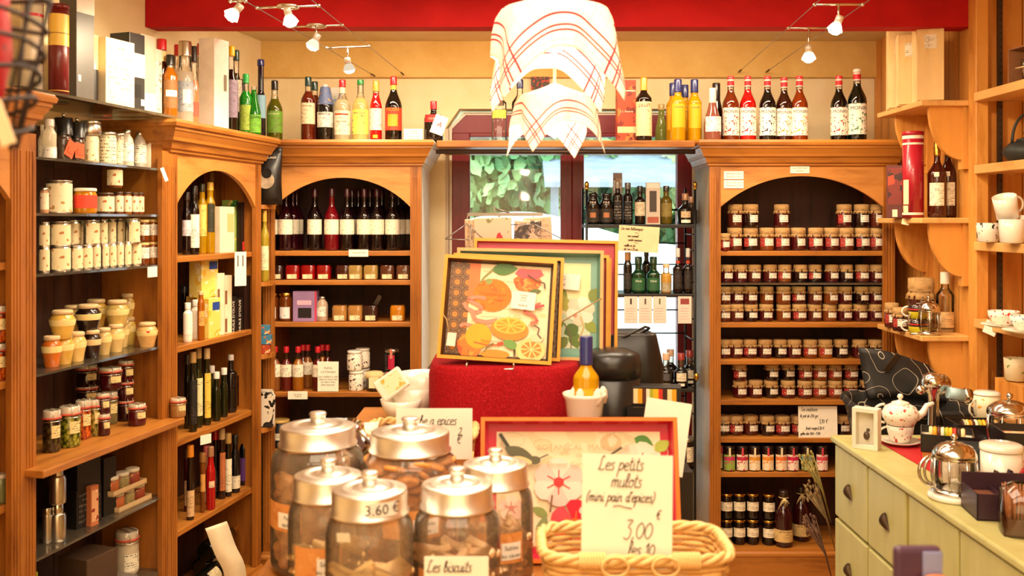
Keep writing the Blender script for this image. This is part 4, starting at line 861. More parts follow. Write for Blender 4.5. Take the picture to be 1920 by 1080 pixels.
# shelf four, stoneware mustard pots
sh = LH[3]
POTL = spots('F2D890', '8A6A3A', 'EED080', 22, .3); POTR = spots('F2D890', 'D0301E', 'EED080', 22, .36)
def pot(px, o, z, wp, hp, c, lab, desc): lput(jar('mustard_pot', .04, .085, c, 'D8B878', .1, ('x', 0, 1, 1), lab, kind='pot', bodym=plain(c, .18, coat=.5, var=.1), lidm=plain('D9B98A', .6)), desc, 'mustard pot', px, o, z, wp, hp, 'stoneware mustard pots', dr=px*.3)
for i, (px, o, wp, hp, c, l, d) in enumerate(((97, .07, 36, 58, 'C8681E', POTR, 'orange'), (120, .07, 36, 56, 'D3A548', POTL, 'yellow ochre'), (144, .07, 34, 55, 'D6B268', POTL, 'sand yellow'), (173, .07, 32, 52, '2A1410', plain('E8C890', .5), 'dark brown'), (195, .08, 28, 50, 'C8A868', POTL, 'beige'), (217, .08, 32, 52, 'D0B070', POTL, 'pale ochre'), (230, .13, 26, 50, 'D0B070', POTL, 'partly hidden pale'), (241, .15, 28, 52, 'D8B458', POTL, 'rear yellow'))):
    pot(px, o, sh, wp, hp, c, l, '%s mustard pot, %s from left, bottom layer of fourth shelf' % (d, ORD[i]))
pot(276, .05, sh, 38, 46, 'D8A868', POTR, 'wide tan mustard pot with red mark near the right end'); ph = .079
for px, o, wp, hp, c, l, d in ((117, .07, 46, 54, 'D8AE4E', POTL, 'large yellow'), (137, .16, 38, 50, 'C89A48', POTL, 'rear ochre'), (165, .09, 46, 54, '1E1010', POTR, 'shiny black'), (180, .18, 40, 52, 'D0A040', POTL, 'rear golden'), (220, .09, 42, 52, 'BFA35C', POTL, 'olive beige'), (241, .16, 32, 54, 'C8A050', POTL, 'rear beige')):
    pot(px, o, sh+ph, wp, hp, c, l, '%s mustard pot stacked in the upper layer of fourth shelf' % d)
for i, (px, o, zz) in enumerate(((265, .12, .075), (282, .12, .075), (265, .12, 0), (302, .05, 0))):
    lput(jar('preserve_jar', .03, .08, '5A3020', 'E8E0D0', .12, ('EBD8A8', .15, .6, 2.2)), ['upper left', 'upper right', 'lower hidden', 'front'][i]+' small white-lidded jar at right end of fourth shelf', 'jar', px, o, sh+zz, 20, 42, 'white-lidded small jars')
# wooden shelf, clip-top preserving jars
sh = LH[4]
def clip(px, o, z, wp, hp, c, d, tall=0, lab=None, bm=None):
    lput(jar('clip_jar', .035, .11 if tall else .07, c, None, .2, ('E9D090', .35, .65, 1.1) if lab is None else lab, kind='clip', bodym=bm), d, 'preserving jar', px, o, z, wp, hp, 'clip-top preserving jars', dr=.35)
def chunk(name, a, b, c):
    k = ('chunk', name)
    if k in MATS: return MATS[k]
    n = N(name); n.set(.12, 0, .6, .5); v = n.n('ShaderNodeTexVoronoi'); v.inputs['Scale'].default_value = 75; n.l(n.coord(), v.inputs['Vector'])
    n.l(n.ramp(v.outputs['Distance'], [(.1, a), (.45, b), (.7, c)]), n.b.inputs['Base Color']); MATS[k] = n.m; return n.m
OLV = chunk('green_olives', 'A8A03A', '7A7A1E', '2E3008'); ORG = chunk('orange_peppers', 'D8701E', 'B84A12', '6A1E08'); DKO = chunk('dark_olives', '5A4A22', '33240F', '120A05'); GAR = chunk('garlic_cloves', 'B8A04A', '8A7A2A', '3A3A10')
clip(97, .07, sh, 32, 78, '4A4A1A', 'dark olive clip-top jar at left end of wooden shelf', 1, bm=DKO); clip(131, .06, sh, 38, 76, '8A8A2A', 'clip-top jar of green olives, left one on wooden shelf', 1, bm=OLV)
clip(156, .09, sh, 28, 72, 'C8601E', 'orange clip-top jar between the two olive jars', 1, bm=ORG); clip(178, .08, sh, 26, 68, '8A8A2A', 'clip-top jar of green olives, right one beside dark stack', 1, bm=GAR)
ck = .066
clip(195, .05, sh, 22, 40, '4A0E14', 'small dark red clip jar, bottom of the left stack'); clip(193, .06, sh+ck, 24, 40, '4A0E14', 'small dark red clip jar, middle of the left stack'); clip(207, .09, sh+2*ck, 40, 42, '4A0E14', 'wide dark red clip jar topping the left stack')
clip(163, .2, sh+2*ck, 36, 42, '2A0A0E', 'dim dark clip jar in the shade behind olive jars'); clip(163, .2, sh+ck, 36, 42, '2A0A0E', 'dim dark clip jar under the shaded one'); clip(207, .14, sh, 26, 60, '8A7A4A', 'pale tall clip jar behind left stack', 1)
clip(236, .12, sh+2*ck, 28, 42, '4A0E14', 'dark red clip jar topping the middle stack'); clip(236, .12, sh+ck, 28, 42, '4A0E14', 'dark red clip jar in the middle stack'); clip(236, .12, sh, 28, 42, '3A0A10', 'dark red clip jar at base of middle stack')
clip(257, .035, sh, 32, 40, '5A0E18', 'low dark red clip jar alone at front of wooden shelf')
clip(262, .13, sh+2*ck, 24, 40, '1E0C0C', 'black clip jar topping the right rear stack'); clip(262, .13, sh+ck, 26, 42, '1E0C0C', 'black clip jar in the middle of right rear stack'); clip(270, .12, sh, 22, 40, '1E0C0C', 'black clip jar at base of right rear stack')
clip(292, .13, sh+.135, 26, 42, '6A5A3A', 'grey green clip jar highest at the right of wooden shelf', 1); clip(292, .13, sh, 26, 66, '2A1A12', 'tall dark clip jar under the grey green one', 1)
clip(309, .05, sh+ck, 34, 40, '2A0A12', 'dark clip jar stacked at right end with red seal'); clip(308, .05, sh, 34, 40, '160A10', 'black clip jar at the right end beneath another'); clip(334, -.032, sh, 28, 36, 'B8854A', 'amber clip jar at the very corner of wooden shelf')
# lower shelves
sh = LH[5]
def shaker(z, d):
    lput(jar('metal_canister', .03, .10, 'C0B8B0', 'D8D0C8', .28, None, bodym=BRUSHED, lidm=CHROME, lidr=.7), d, 'canister', 108, .06, z, 30, 72)
shaker(sh, 'lower polished metal canister on the fifth glass level'); shaker(sh+.114, 'upper polished metal canister stacked on another')
lput(jar('metal_canister', .03, .10, 'B8B8C8', 'D8D0C8', .2, None, bodym=BRUSHED, lidm=CHROME), 'pale metal canister cut by the left cabinet upright', 'canister', 88, .08, sh, 16, 66)
BX = plain('16120F', .4)
lbox(140, 38, 70, 'black carton with grey printing on lower glass shelf', BX, .12, z=sh, o=.12, front=paper('17130F', '5A544A', .45, 60)); lbox(140, 36, 62, 'black carton stacked above the printed one', BX, .12, z=sh+.117, o=.12)
lbox(164, 12, 74, 'narrow orange and cream carton on lower glass shelf', plain('B8683A', .5), .06, z=sh, o=.07, front=spots('D8A070', '8A2A1A', 'EBD8B0', 40, .35)); lbox(184, 20, 108, 'tall black carton right of the narrow orange one', BX, .10, z=sh, o=.11)
def crate3(px, z, lab, tilt=0):
    t = thing('jar_gift_set', lab, 'gift set', LP(px, .07, z), LROT-.05, rot=(tilt, 0, LROT-.05))
    m = M(); m.box(-.09, .09, -.035, .035, 0, .004); m.box(-.09, .09, -.035, -.033, 0, .018); m.box(-.09, -.088, -.035, .035, 0, .018); m.box(.088, .09, -.035, .035, 0, .018); m.obj('tray', plain('C9A878', .5), t)
    for i, c in enumerate(('A85A2A', '8A7A4A', '8A3A1E')):
        m = M(); m.lathe([(.024, .005), (.026, .01), (.026, .042), (.022, .048)], 16, Matrix.Translation((-.056+.056*i, 0, 0))); b = m.obj('terrine_jar', spots(c, 'C8401E', 'D8A850', 60, .35), t)
        m = M(); m.lathe([(.025, .048), (.025, .058), (.018, .061)], 16, Matrix.Translation((-.056+.056*i, 0, 0))); m.obj('jar_lid', plain('D8CCB0', .4), b)
    return t
crate3(238, sh, 'tray of three terrine jars on the lower glass shelf'); crate3(228, sh+.062, 'second tray of terrine jars propped up behind the first')
sh = LH[6]
lbox(165, 48, 92, 'large brown carton with white emblem on lowest glass shelf', plain('4A3424', .5), .12, z=sh, o=.10, front=plain('E8D8C8', .5), fr=(.42, .58, .35, .50)); lbox(110, 36, 60, 'flat dark carton with gold edge on lowest glass shelf', plain('2A201A', .4), .12, z=sh, o=.09, top=plain('8A7440', .4))
lbox(215, 34, 34, 'low grey carton before the white clip pots', plain('6A5E52', .4), .1, z=sh, o=.04)
clip(238, .12, sh+.001, 42, 80, 'E6D4B4', 'cream clip-top pot standing on the lowest glass shelf', 1, ('EFE4C8', .1, .5, 1.6)); clip(252, .17, sh, 34, 78, 'E6D4B4', 'second cream clip-top pot behind the first one', 1, ('EFE4C8', .1, .5, 1.6))
lbox(282, 40, 100, 'big black carton at right end of lowest glass shelf', BX, .10, z=sh, o=.14)
# cabinet at the left edge
lput(jar('large_preserve_jar', .05, .14, '8A5A22', 'C9B89A', .1, ('EBDCB8', .28, .66, 2.6)), 'large brown preserve jar with cream label at left picture edge', 'jar', 20, .08, SH_LF[0], 54, 92)
for i, zz in enumerate((0, .101)): lput(jar('pickle_jar', .034, .10, '6A5A1E', '1C1814', .12, ('C8B860', .1, .8, 2.6), lab_m=spots('C8B85A', '1E5A3A', 'D8C890', 32, .34)), ('lower', 'upper')[i]+' black-lidded pickle jar with green label in the left cabinet', 'jar', 30, .07, SH_LF[1], 36, 68, None, 0) if i == 0 else lput(jar('pickle_jar', .034, .10, '6A5A1E', '1C1814', .12, ('C8B860', .1, .8, 2.6), lab_m=spots('C8B85A', '1E5A3A', 'D8C890', 32, .34)), 'upper black-lidded pickle jar with green label in the left cabinet', 'jar', 30, .07, SH_LF[1]+.106, 36, 66)
clip(-2, .06, SH_LF[1], 34, 68, 'B8401A', 'orange clip-top jar cut by the left picture edge, lower', 1, bm=ORG); clip(-2, .06, SH_LF[1]+.105, 34, 68, 'B8401A', 'orange clip-top jar cut by the left picture edge, upper', 1, bm=ORG)
lput(jar('pickle_jar', .036, .09, '6A5A22', 'D8CB98', .14, ('C8B44A', .2, .75, 2.4)), 'cream-lidded jar of mushrooms with yellow label in left cabinet', 'jar', 26, .06, SH_LF[2], 38, 60); lput(jar('pickle_jar', .036, .09, '7A7A4A', 'B8A890', .14, None), 'jar cut by picture edge beside the cream-lidded mushroom jar', 'jar', 2, .05, SH_LF[2], 26, 54)
lbox(8, 50, 62, 'turquoise and red printed tin at the bottom left corner', spots('3A9A98', 'C83A24', 'E0D0B8', 16, .4), .09, z=SH_LF[3], o=.06); lbox(38, 28, 52, 'olive green packet beside the turquoise tin', spots('8A8A1E', 'B8B04A', '6A6A1A', 30, .35), .06, z=SH_LF[3], o=.06)

# narrow arched cabinet
s0, s1, s2, s3 = SH_LA
def lb(px, wp, hp, label, o=.10, z=s0, cat='bottle', **k):
    p = LP(px, o, z); s = p.y/F; k.setdefault('H', round(hp*s, 3)); k.setdefault('rad', round(wp*s/2, 4)); return put(bottle(**k), label, cat, p, LROT-.8)
lb(350, 17, 118, 'dark wine bottle with lilac label, leftmost in narrow arched cabinet', name='wine_bottle', body='1A0C0A', cap='2A1A14', capz=.86, lab=('D8C8D0', .3, .55, 2.2), sh=.6, nk=.76, nr=.012, z=s0)
lb(364, 19, 130, 'dark wine bottle with plain white label beside lilac one', name='wine_bottle', body='140A08', cap='1E1612', capz=.86, lab=('F2E8D4', .10, .58, 2.2), sh=.62, nk=.78, nr=.0125, o=.08)
lb(379, 16, 132, 'yellow oil bottle with dark cap, left of two', name='oil_bottle', body=liquid('C89A0E', .4), cap='3A3A1A', capz=.88, lab=('E8C060', .25, .70, 1.8), sh=.70, nk=.80, nr=.011)
lb(394, 18, 134, 'yellow oil bottle with lettered dark label, right of two', name='oil_bottle', body=liquid('C89A0E', .4), cap='D8A83A', capz=.88, lab=('2A2A1A', .30, .70, 1.2), sh=.70, nk=.80, nr=.012, o=.08)
lb(397, 15, 150, 'tall amber bottle behind the two yellow oil bottles', name='oil_bottle', body='A8741A', cap='8A6A3A', capz=.88, lab=None, sh=.74, nk=.86, nr=.011, o=.19)
def lbx(px, wp, hp, label, mat, z, **k): return lbox(px, wp, hp, label, mat, k.pop('depth', .06), z=z, **k)
lbx(415, 27, 86, 'cream carton with gold panel on top shelf of narrow cabinet', plain('EBDCBE', .5), s0, front=plain('D8B87A', .5), fr=(.5, .95, .45, .85)); lbx(433, 12, 96, 'green and yellow oil carton beside the cream carton', spots('9ABA5A', '2A7A3A', 'E8D070', 24, .4), s0, o=.13)
lbx(448, 12, 92, 'dark carton with red corner at right of top shelf', plain('2A1812', .4), s0, o=.1, front=plain('C8302A', .5), fr=(.1, .9, .02, .2))
OT = spots('EBD26A', 'E8B83A', 'F4E6B8', 20, .42); BL = plain('2A4A9A', .4)
lbx(382, 30, 74, 'yellow oil tin with blue oval emblem, upper of two', OT, s1+.158, o=.10, extra=((BL, (.45, .95, .7, .9)),)); lbx(391, 22, 74, 'yellow oil tin with blue oval emblem, lower right of two', OT, s1, o=.06, extra=((BL, (.3, .9, .7, .9)),)); lbx(372, 22, 74, 'yellow oil tin half hidden behind the oil bottle', OT, s1, o=.14)
lb(377, 13, 92, 'amber oil bottle before the yellow tins', name='oil_bottle', body=liquid('B8640E', .3), cap='D8B080', capz=.92, lab=('E0A050', .3, .6, 1.4), sh=.74, nk=.86, nr=.009, z=s1, o=.04)
for i, (px, o) in enumerate(((352, .06), (366, .08))): lb(px, 17, 74, ('left', 'right')[i]+' white cosmetic bottle with green sprig on narrow cabinet shelf', name='oil_bottle', body=plain('EFE6D4', .3), cap='F2EADC', capz=.84, lab=('F4ECDC', .2, .6, 1.8), lab_m=spots('F4ECDC', '5A9A4A', 'E8DCC8', 60, .3), sh=.72, nk=.82, nr=.010, z=s1, o=o)
for i, (px, zz) in enumerate(((403, 0), (417, 0), (403, .125), (417, .115))): lbx(px, 13, 58-2*(i % 2), ['lower left', 'lower right', 'upper left', 'upper right'][i]+' cream carton with brown stripe beside the yellow tins', plain('EFE0C0', .5), s1+zz, front=plain('8A5A3A', .5), fr=(.0, .3, .05, .5), o=.08)
for i, px in enumerate((426, 438)):
    t = lbx(px, 12, 66-6*i, ('left', 'right')[i]+' black olive oil carton with white vertical lettering', plain('1A1614', .4), s1, o=.08)
    q = letters(t, "HUILE D'OLIVE", .020, plain('E8E0D0', .5), (0, -.032, .065), rot=(0, -PI/2, 0))
lbx(453, 11, 100, 'tall dark brown carton at right end beneath the hanging leaflet', plain('2A1610', .4), s1, o=.07)
lb(346, 10, 92, 'dim dark bottle at the back left of second narrow shelf', name='oil_bottle', body='14100C', cap='3A3A3A', capz=.86, lab=None, z=s1, o=.2)
lb(415, 13, 100, 'dim dark bottle behind the cream cartons', name='oil_bottle', body='14100C', cap='3A3A3A', capz=.86, lab=None, z=s1, o=.2)
t = card('hanging_leaflet', 'white leaflet with two bottle pictures hanging from narrow cabinet shelf', 'leaflet', LP(451, -.012, s0-.135), .052, .14, 0, LROT-.6)
m = M(); m.box(-.014, -.009, -.001, 0, .08, .125); m.box(.008, .013, -.001, 0, .08, .125); m.obj('bottle_picture', plain('5A5048', .5), t)
for i, (px, wp, hp, o, b, c, l, d) in enumerate(((352, 13, 140, .10, '16120A', '3A3028', None, 'plain dark oil bottle with slim neck'), (362, 15, 150, .05, '1E1A08', 'A8824A', ('1A1610', .1, .65, 2), 'black-labelled oil bottle with bronze capsule'), (372, 16, 150, .07, '2A2A0A', 'A8824A', ('E0D8A0', .15, .62, 1.6), 'dark oil bottle with white and lime label'),
    (388, 16, 144, .06, '2E2808', 'C0A070', ('E8C04A', .1, .68, 1.2), 'dark oil bottle with tall yellow label'), (397, 11, 100, .10, '3A3A1A', 'E0D8D0', None, 'swing-top oil bottle with white stopper'), (406, 15, 92, .06, '1E2208', 'E0DCD0', None, 'left small engraved oil bottle with silver spout'), (420, 14, 92, .07, '1E2208', 'E0DCD0', None, 'right small engraved oil bottle with silver spout'), (433, 22, 108, .09, '1A1210', 'D8D0C8', None, 'square-shouldered black bottle with glass stopper'), (450, 16, 100, .10, '3A1A10', '3A1A10', None, 'reddish brown bottle at right end of oil shelf'))):
    lb(px, wp, hp, d, name='oil_bottle', body=b, cap=c, capz=.86 if i != 7 else .90, lab=l, sh=.60 if i != 7 else .68, nk=.74, nr=.011, z=s2, o=o)
card('shelf_ticket', 'blank white ticket on oil shelf edge of narrow cabinet', 'price ticket', LP(386, -.005, s2-.045), .05, .036, 0, LROT-.4)
for px, wp, hp, o, b, c, l, d in ((357, 14, 140, .05, '241208', 'D8841E', ('D8B080', .05, .4, 2), 'vinegar bottle with square orange stopper'), (350, 10, 118, .12, '5A141A', '5A3A2A', ('C8A070', .1, .5, 2), 'narrow bottle with red and tan label at left'), (380, 9, 112, .05, '8A4A14', '8A5A2A', ('D89A4A', .35, .85, 2), 'slim amber bottle with orange label'), (387, 12, 110, .09, 'B88A6A', 'D86A6A', ('E8D0B0', .06, .3, 2), 'pale pink bottle with striped cap'),
    (395, 17, 118, .04, 'C01014', '9A6A4A', ('E8C8A0', .36, .46, 1), 'bright red syrup bottle with small cream label'), (404, 11, 130, .10, '1A0A08', 'B81824', ('1A1010', .1, .4, 1.5), 'dark bottle with tall red capsule'), (416, 14, 132, .07, '2A0E0A', 'B89868', ('B8683A', .12, .66, 1.3), 'dark bottle with tall rust label and gold cork'), (428, 13, 118, .06, '1E120A', 'A8844A', ('EFE0C0', .08, .60, 1.6), 'dark bottle with tall cream label'),
    (441, 18, 108, .06, '0E1014', '15130F', ('E0D4B8', .08, .30, 2.4), 'navy wine bottle with low cream label'), (457, 17, 112, .08, '120C14', '2A2024', ('5A2A7A', .08, .46, 2.4), 'dark bottle with purple label at right end')):
    lb(px, wp, hp, d+' on the lowest bottle shelf', name='vinegar_bottle', body=b, cap=c, capz=.84, lab=l, sh=.58, nk=.76, nr=.0115, z=s3, o=o)
# curved paper hanging under the lowest bottle shelf, foil-wrapped bottles behind
m = M(); pts = [(0, .0), (.03, -.10), (.075, -.19), (.10, -.30), (.105, -.40)]
q = catmull(pts, 5); w = .105
m.add([(a+dx, -.01-.02*math.sin(i*.2), b) for i, (a, b) in enumerate(q) for dx in (0, w)], [(2*i, 2*i+1, 2*i+3, 2*i+2) for i in range(len(q)-1)], True)
o = m.obj('curling_poster', plain('E8D6B4', .6)); o.location = LP(381, -.02, s3-.02); o.rotation_euler = (0, 0, LROT-.35); md = o.modifiers.new('thickness', 'SOLIDIFY'); md.thickness = .001
tag(o, 'long curled cream paper hanging below the lowest bottle shelf', 'poster'); handwrite(o, [('a Noel', .035, -.07, .012), ('12 €', .075, -.15, .012)])
FOIL = plain('6A5A48', .15, .4, var=.5); GOLD = plain('D8A440', .2, .9)
for i, (px, o, zz, tl) in enumerate(((372, .07, .0, 1.5), (376, .165, .0, 1.5), (385, .115, .085, 1.5))):
    p = LP(px, o, .166+zz); t = put(bottle('champagne_bottle', .30, .042, .45, .8, .015, '12140C', cap='D8A440', capz=.66, cap_m=GOLD, lab=('D8C8A0', .12, .36, 1.8)), ['front', 'rear', 'topmost'][i]+' gold-necked bottle lying in the bottom of narrow cabinet', 'bottle', p, 0, 'lying gold-necked bottles', rot=(0, tl, LROT))
# little end shelves in the corner between the cabinets
for i, z in enumerate((1.672, 1.336, 1.02, .70)):
    m = M(); m.prism([(-1.112, 4.155), (-1.075, 4.165), (-1.055, 4.22), (-1.052, 4.276), (-1.112, 4.276)], z-.018, z, 'z')
    tag(m.obj('corner_shelf', OAKH), 'small corner shelf between the cabinets, %s from the top' % ORD[i], 'shelf', 'small corner shelves')
t = thing('coffee_bag', 'large black foil coffee bag with clear window on corner shelf', 'bag', (-1.065, 4.20, 1.673), .05)
m = M(); bw, bh = .062, .25
vs = []; 
for k in range(9):
    u = k/8; hw = bw*(1-.06*math.sin(PI*u)) ; th = .028*math.sin(PI*min(1, u*1.0+.12))**.7+.002 if u < .96 else .002
    for a in range(12): c = 2*PI*a/12; vs.append((hw*math.copysign(abs(math.cos(c))**.7, math.cos(c)), th*math.sin(c)-.01, bh*u))
m.add(vs, [(12*k+a, 12*k+(a+1) % 12, 12*k+12+(a+1) % 12, 12*k+12+a) for k in range(8) for a in range(12)]+[tuple(range(11, -1, -1)), tuple(range(96, 108))], True)
m.obj('foil_pouch', plain('1A1614', .3, .2, var=.2), t)
m = M(); m.lathe([(.001, 0), (.036, 0), (.037, .002)], 24, Matrix.Translation((-.004, -.040, .105)) @ Matrix.Rotation(PI/2, 4, 'X')); m.obj('clear_window', plain('B0A08A', .1, .2, var=.4), t)
m = M(); m.lathe([(.001, 0), (.022, 0)], 20, Matrix.Translation((.0, -.0425, .135)) @ Matrix.Rotation(PI/2, 4, 'X')); m.obj('round_sticker', plain('15120F', .4), t)
letters(t, 'Saint-Louis', .018, plain('E8E0D0', .4), (.0, -.036, .205), .25)
put(bottle('oil_bottle', .26, .022, .62, .80, .010, 'B8A030', cap='D8A83A', capz=.84, lab=('EBDCB0', .16, .5, 2.2)), 'slim golden oil bottle on the corner shelf below coffee bag', 'bottle', (-1.083, 4.205, 1.337), -.1, None, .038, .31)
for i, (dx, zz, c) in enumerate(((0, 0, 'A83A1E'), (.012, .042, '3A7A9A'), (-.004, .084, '3A7A9A'))):
    put(box_item('spice_box', .045, .04, .04, spots(c, 'E8D0A0', 'C86A2A', 40, .4)), ['lowest', 'middle', 'topmost'][i]+' small printed spice box stacked on the corner shelf', 'box', (-1.082+dx*.5, 4.21, 1.021+zz), .1)
t = thing('coffee_packet', 'small white and black coffee packet on the lowest corner shelf', 'packet', (-1.080, 4.21, .701), -.1)
m = M(); m.prism([(-.034, 0), (.034, 0), (.036, .13), (.028, .152), (-.028, .152), (-.036, .13)], -.022, .022); m.obj('packet_body', spots('E8DCC8', '1A1614', '2A2420', 24, .44), t)
m = M(); m.box(-.03, .03, -.006, .006, .150, .162); m.obj('folded_top', plain('E0D4C0', .5), t)
# ---------------------------------------------------------------- right side: bracket shelves, crockery recess, green chest
def bracket_shelf(z, label):
    t = thing('bracket_shelf', label, 'shelf', (RX, 3.80, z), group='pine bracket shelves')
    m = M(); m.box(-.20, 0, 0, .46, -.022, 0, bv=.004); m.obj('board', PINEH, t)
    for y in (.03, .36):
        m = M(); prof = [(0, -.022), (-.155, -.022)]+[(-.155+.135*(1-math.cos(a)), -.035-.20*math.sin(a)) for a in [i*PI/20 for i in range(0, 11)]]+[(0, -.262)]
        m.prism(prof, y, y+.02); m.box(-.026, 0, y-.012, y+.032, -.272, -.022); m.obj('bracket', PINEV, t)
    return t
ZS = (2.080, 1.614, 1.146)
for z, l in zip(ZS, ('highest pine bracket shelf, carrying wooden wine boxes', 'middle pine bracket shelf, carrying the red tube and cognac', 'lowest pine bracket shelf, carrying jars, cups and coffee press')): bracket_shelf(z, l)
PALE = wood('pale_box_wood', 'EFCF92', 'E2B974', 'z', 5, .5)
def wbox(x, y, z, w, d, h, label, rz=0, sticker=True, groove=False):
    t = thing('wine_box', label, 'box', (x, y, z), rz, 'wooden wine boxes')
    m = M(); m.box(-w/2, w/2, -d/2+.012, d/2, 0, h, bv=.002); m.obj('case', PALE, t)
    m = M(); m.box(-w/2+.003, w/2-.003, -d/2, -d/2+.010, .006, h-.006); m.obj('sliding_lid', PALE, t)
    if sticker: m = M(); m.box(-w*.22, w*.22, -d/2-.001, -d/2, h*.68, h*.86); m.obj('label', PRINT, t)
wbox(1.69, 3.90, ZS[0], .105, .12, .312, 'wooden wine box standing foremost and rightmost on highest shelf', -.25); wbox(1.665, 4.02, ZS[0], .10, .09, .30, 'wooden wine box between the other two on highest shelf', -.3)
wbox(1.675, 4.14, ZS[0], .11, .10, .345, 'wooden wine box at the back left with open slot', -.3)
def put_at(p, l, c, px, Y, z, wp, hp, rz=-.45, g=None): s = Y/F; return put(p, l, c, (PX(px, Y), Y, z), rz, g, wp*s, hp*s)
Y = 3.93; z = ZS[1]
t = thing('gift_tube', 'tall crimson spirits tube with pale bands on middle bracket shelf', 'tube', (PX(1712, Y), Y, z), -.45); r = .0415
m = M(); m.lathe([(r, 0), (r, .335)], 28); m.obj('tube_body', plain('A01428', .3, coat=.4), t)
for a, b, c in ((.012, .022, 'EAD8C8'), (.298, .306, 'E8D8C0'), (.322, .336, 'EAD8C8')): m = M(); m.lathe([(r*1.008, a), (r*1.008, b)], 28, cap=False); m.obj('band', plain(c, .4), t)
m = M(); m.lathe([(r*1.03, .336), (r*1.03, .352), (r*.9, .353)], 28); m.obj('tube_lid', plain('A01428', .3), t)
m = M(); m.arc(r*1.012, .055, .155, -1.0, -.35, 6); m.arc(r*1.012, .02, .05, -1.0, -.4, 6); m.obj('label', plain('EBD9A8', .5), t)
put_at(box_item('spirits_carton', .07, .07, .2, plain('5A1C14', .4), plain('EBD9B8', .5), (.35, .65, .02, .16), extra=((spots('7A2418', 'B8401E', '3A1410', 14, .5), (.1, .9, .25, .95)),)), 'dark red carton left of the crimson tube', 'box', 1679, 4.02, z, 30, 98)
for i, (px, Y_) in enumerate(((1757, 3.90), (1777, 3.96))):
    put_at(bottle('cognac_bottle', .30, .036, .56, .76, .012, '4A1408', clear=CLEAR, fill=.84, cap='D8A850', capz=.82, lab=('F0E2C8', .16, .46, 1.3), lab2=('EFE0C8', .54, .60, .5), cap_m=GOLD), ('left', 'right')[i]+' cognac bottle with gold capsule on middle bracket shelf', 'bottle', px, Y_, z, 34, 142+2*i)
card('price_tag', 'small tan price tag at left end of middle bracket shelf', 'price ticket', (1.617, 3.95, z-.028), .03, .04, 0, -.7, mat=plain('EBD6A8', .6), tilt=.2)
z = ZS[2]
put_at(jam('5A1E14', 1, True), 'left jar with cloth cap at the end of lowest bracket shelf', 'jam jar', 1672, 4.12, z, 26, 46); put_at(jam('3A0E14', 1, True), 'jar with cloth cap and red ribbon beside it on lowest bracket shelf', 'jam jar', 1688, 3.98, z, 28, 44)
put_at(jam('4A1A10', 1, False), 'large cloth-capped jar behind the stacked cups', 'jam jar', 1727, 4.02, z, 48, 98)
CUPS = N('striped_glaze'); CUPS.set(.2, coat=.5)
sx = CUPS.n('ShaderNodeSeparateXYZ'); CUPS.l(CUPS.coord(), sx.inputs[0])
CUPS.l(CUPS.ramp(CUPS.math('MULTIPLY', sx.outputs['Z'], 17.0), [(0, 'D8C828'), (.45, 'E0D040'), (.5, '3A1A1A'), (.62, 'C8302A'), (.70, '2A1A1A'), (.92, '4A2A22')], 'CONSTANT'), CUPS.b.inputs['Base Color'])
def cup_meshes(r=.038, h=.055, taper=.78):
    m = M(); m.lathe([(r*taper*.8, 0), (r*taper, .004), (r*.97, h*.6), (r, h), (r*.94, h), (r*.9, h*.6), (r*taper*.8, .008), (0.001, .007)], 24, cap=False); return m
def handle(m, r, h, th=.004, dx=1, out=.6):
    m.tube([(dx*(r*.93+out*r*math.sin(a)), 0, h*(.5+.34*math.cos(a))) for a in [i*PI/12 for i in range(13)]], th, 8); return m
def cup(name, label, loc, r, h, mat, rz=0, taper=.8, cat='cup', rot=None, saucer=None, group=None, dx=-1, lid=None, out=.6):
    t = thing(name, label, cat, loc, rz, group, rot)
    b = h*0+(.010 if saucer else 0)
    m = cup_meshes(r, h, taper); o = m.obj('cup_body', mat, t, (0, 0, b)); m = handle(M(), r, h, .004, dx, out); m.obj('handle', WHITE if mat != CUPS else plain('E8E0D0', .3), t, (0, 0, b))
    if saucer: m = M(); m.lathe([(r*.5, 0), (r*.9, .003), (saucer, .012), (saucer*1.0, .014), (r*.9, .008), (0.001, .006)], 28, cap=False); m.obj('saucer', WHITE, t)
    if lid: m = M(); m.lathe([(r*1.03, h), (r*1.05, h+.004), (r*.8, h+.012), (.001, h+.014)], 24); m.obj('lid', lid, t)
    return t
cup('espresso_cup', 'lower striped yellow and brown cup stacked on lowest bracket shelf', (PX(1722, 3.89), 3.89, z), .042, .058, CUPS, -.3, .85, group='striped cups'); cup('espresso_cup', 'upper striped yellow and brown cup stacked on the other', (PX(1722, 3.89), 3.89, z+.060), .042, .058, CUPS, -.1, .85, group='striped cups')
put_at(bottle('spirit_bottle', .24, .030, .60, .76, .012, liquid('D8B888', .5), clear=CLEAR, fill=.5, cap='F0E6D4', capz=.80, capr=.016, lab=('D8B078', .08, .34, 2.0)), 'pale bottle with white cap at right of lowest bracket shelf', 'bottle', 1772, 3.95, z, 32, 112)
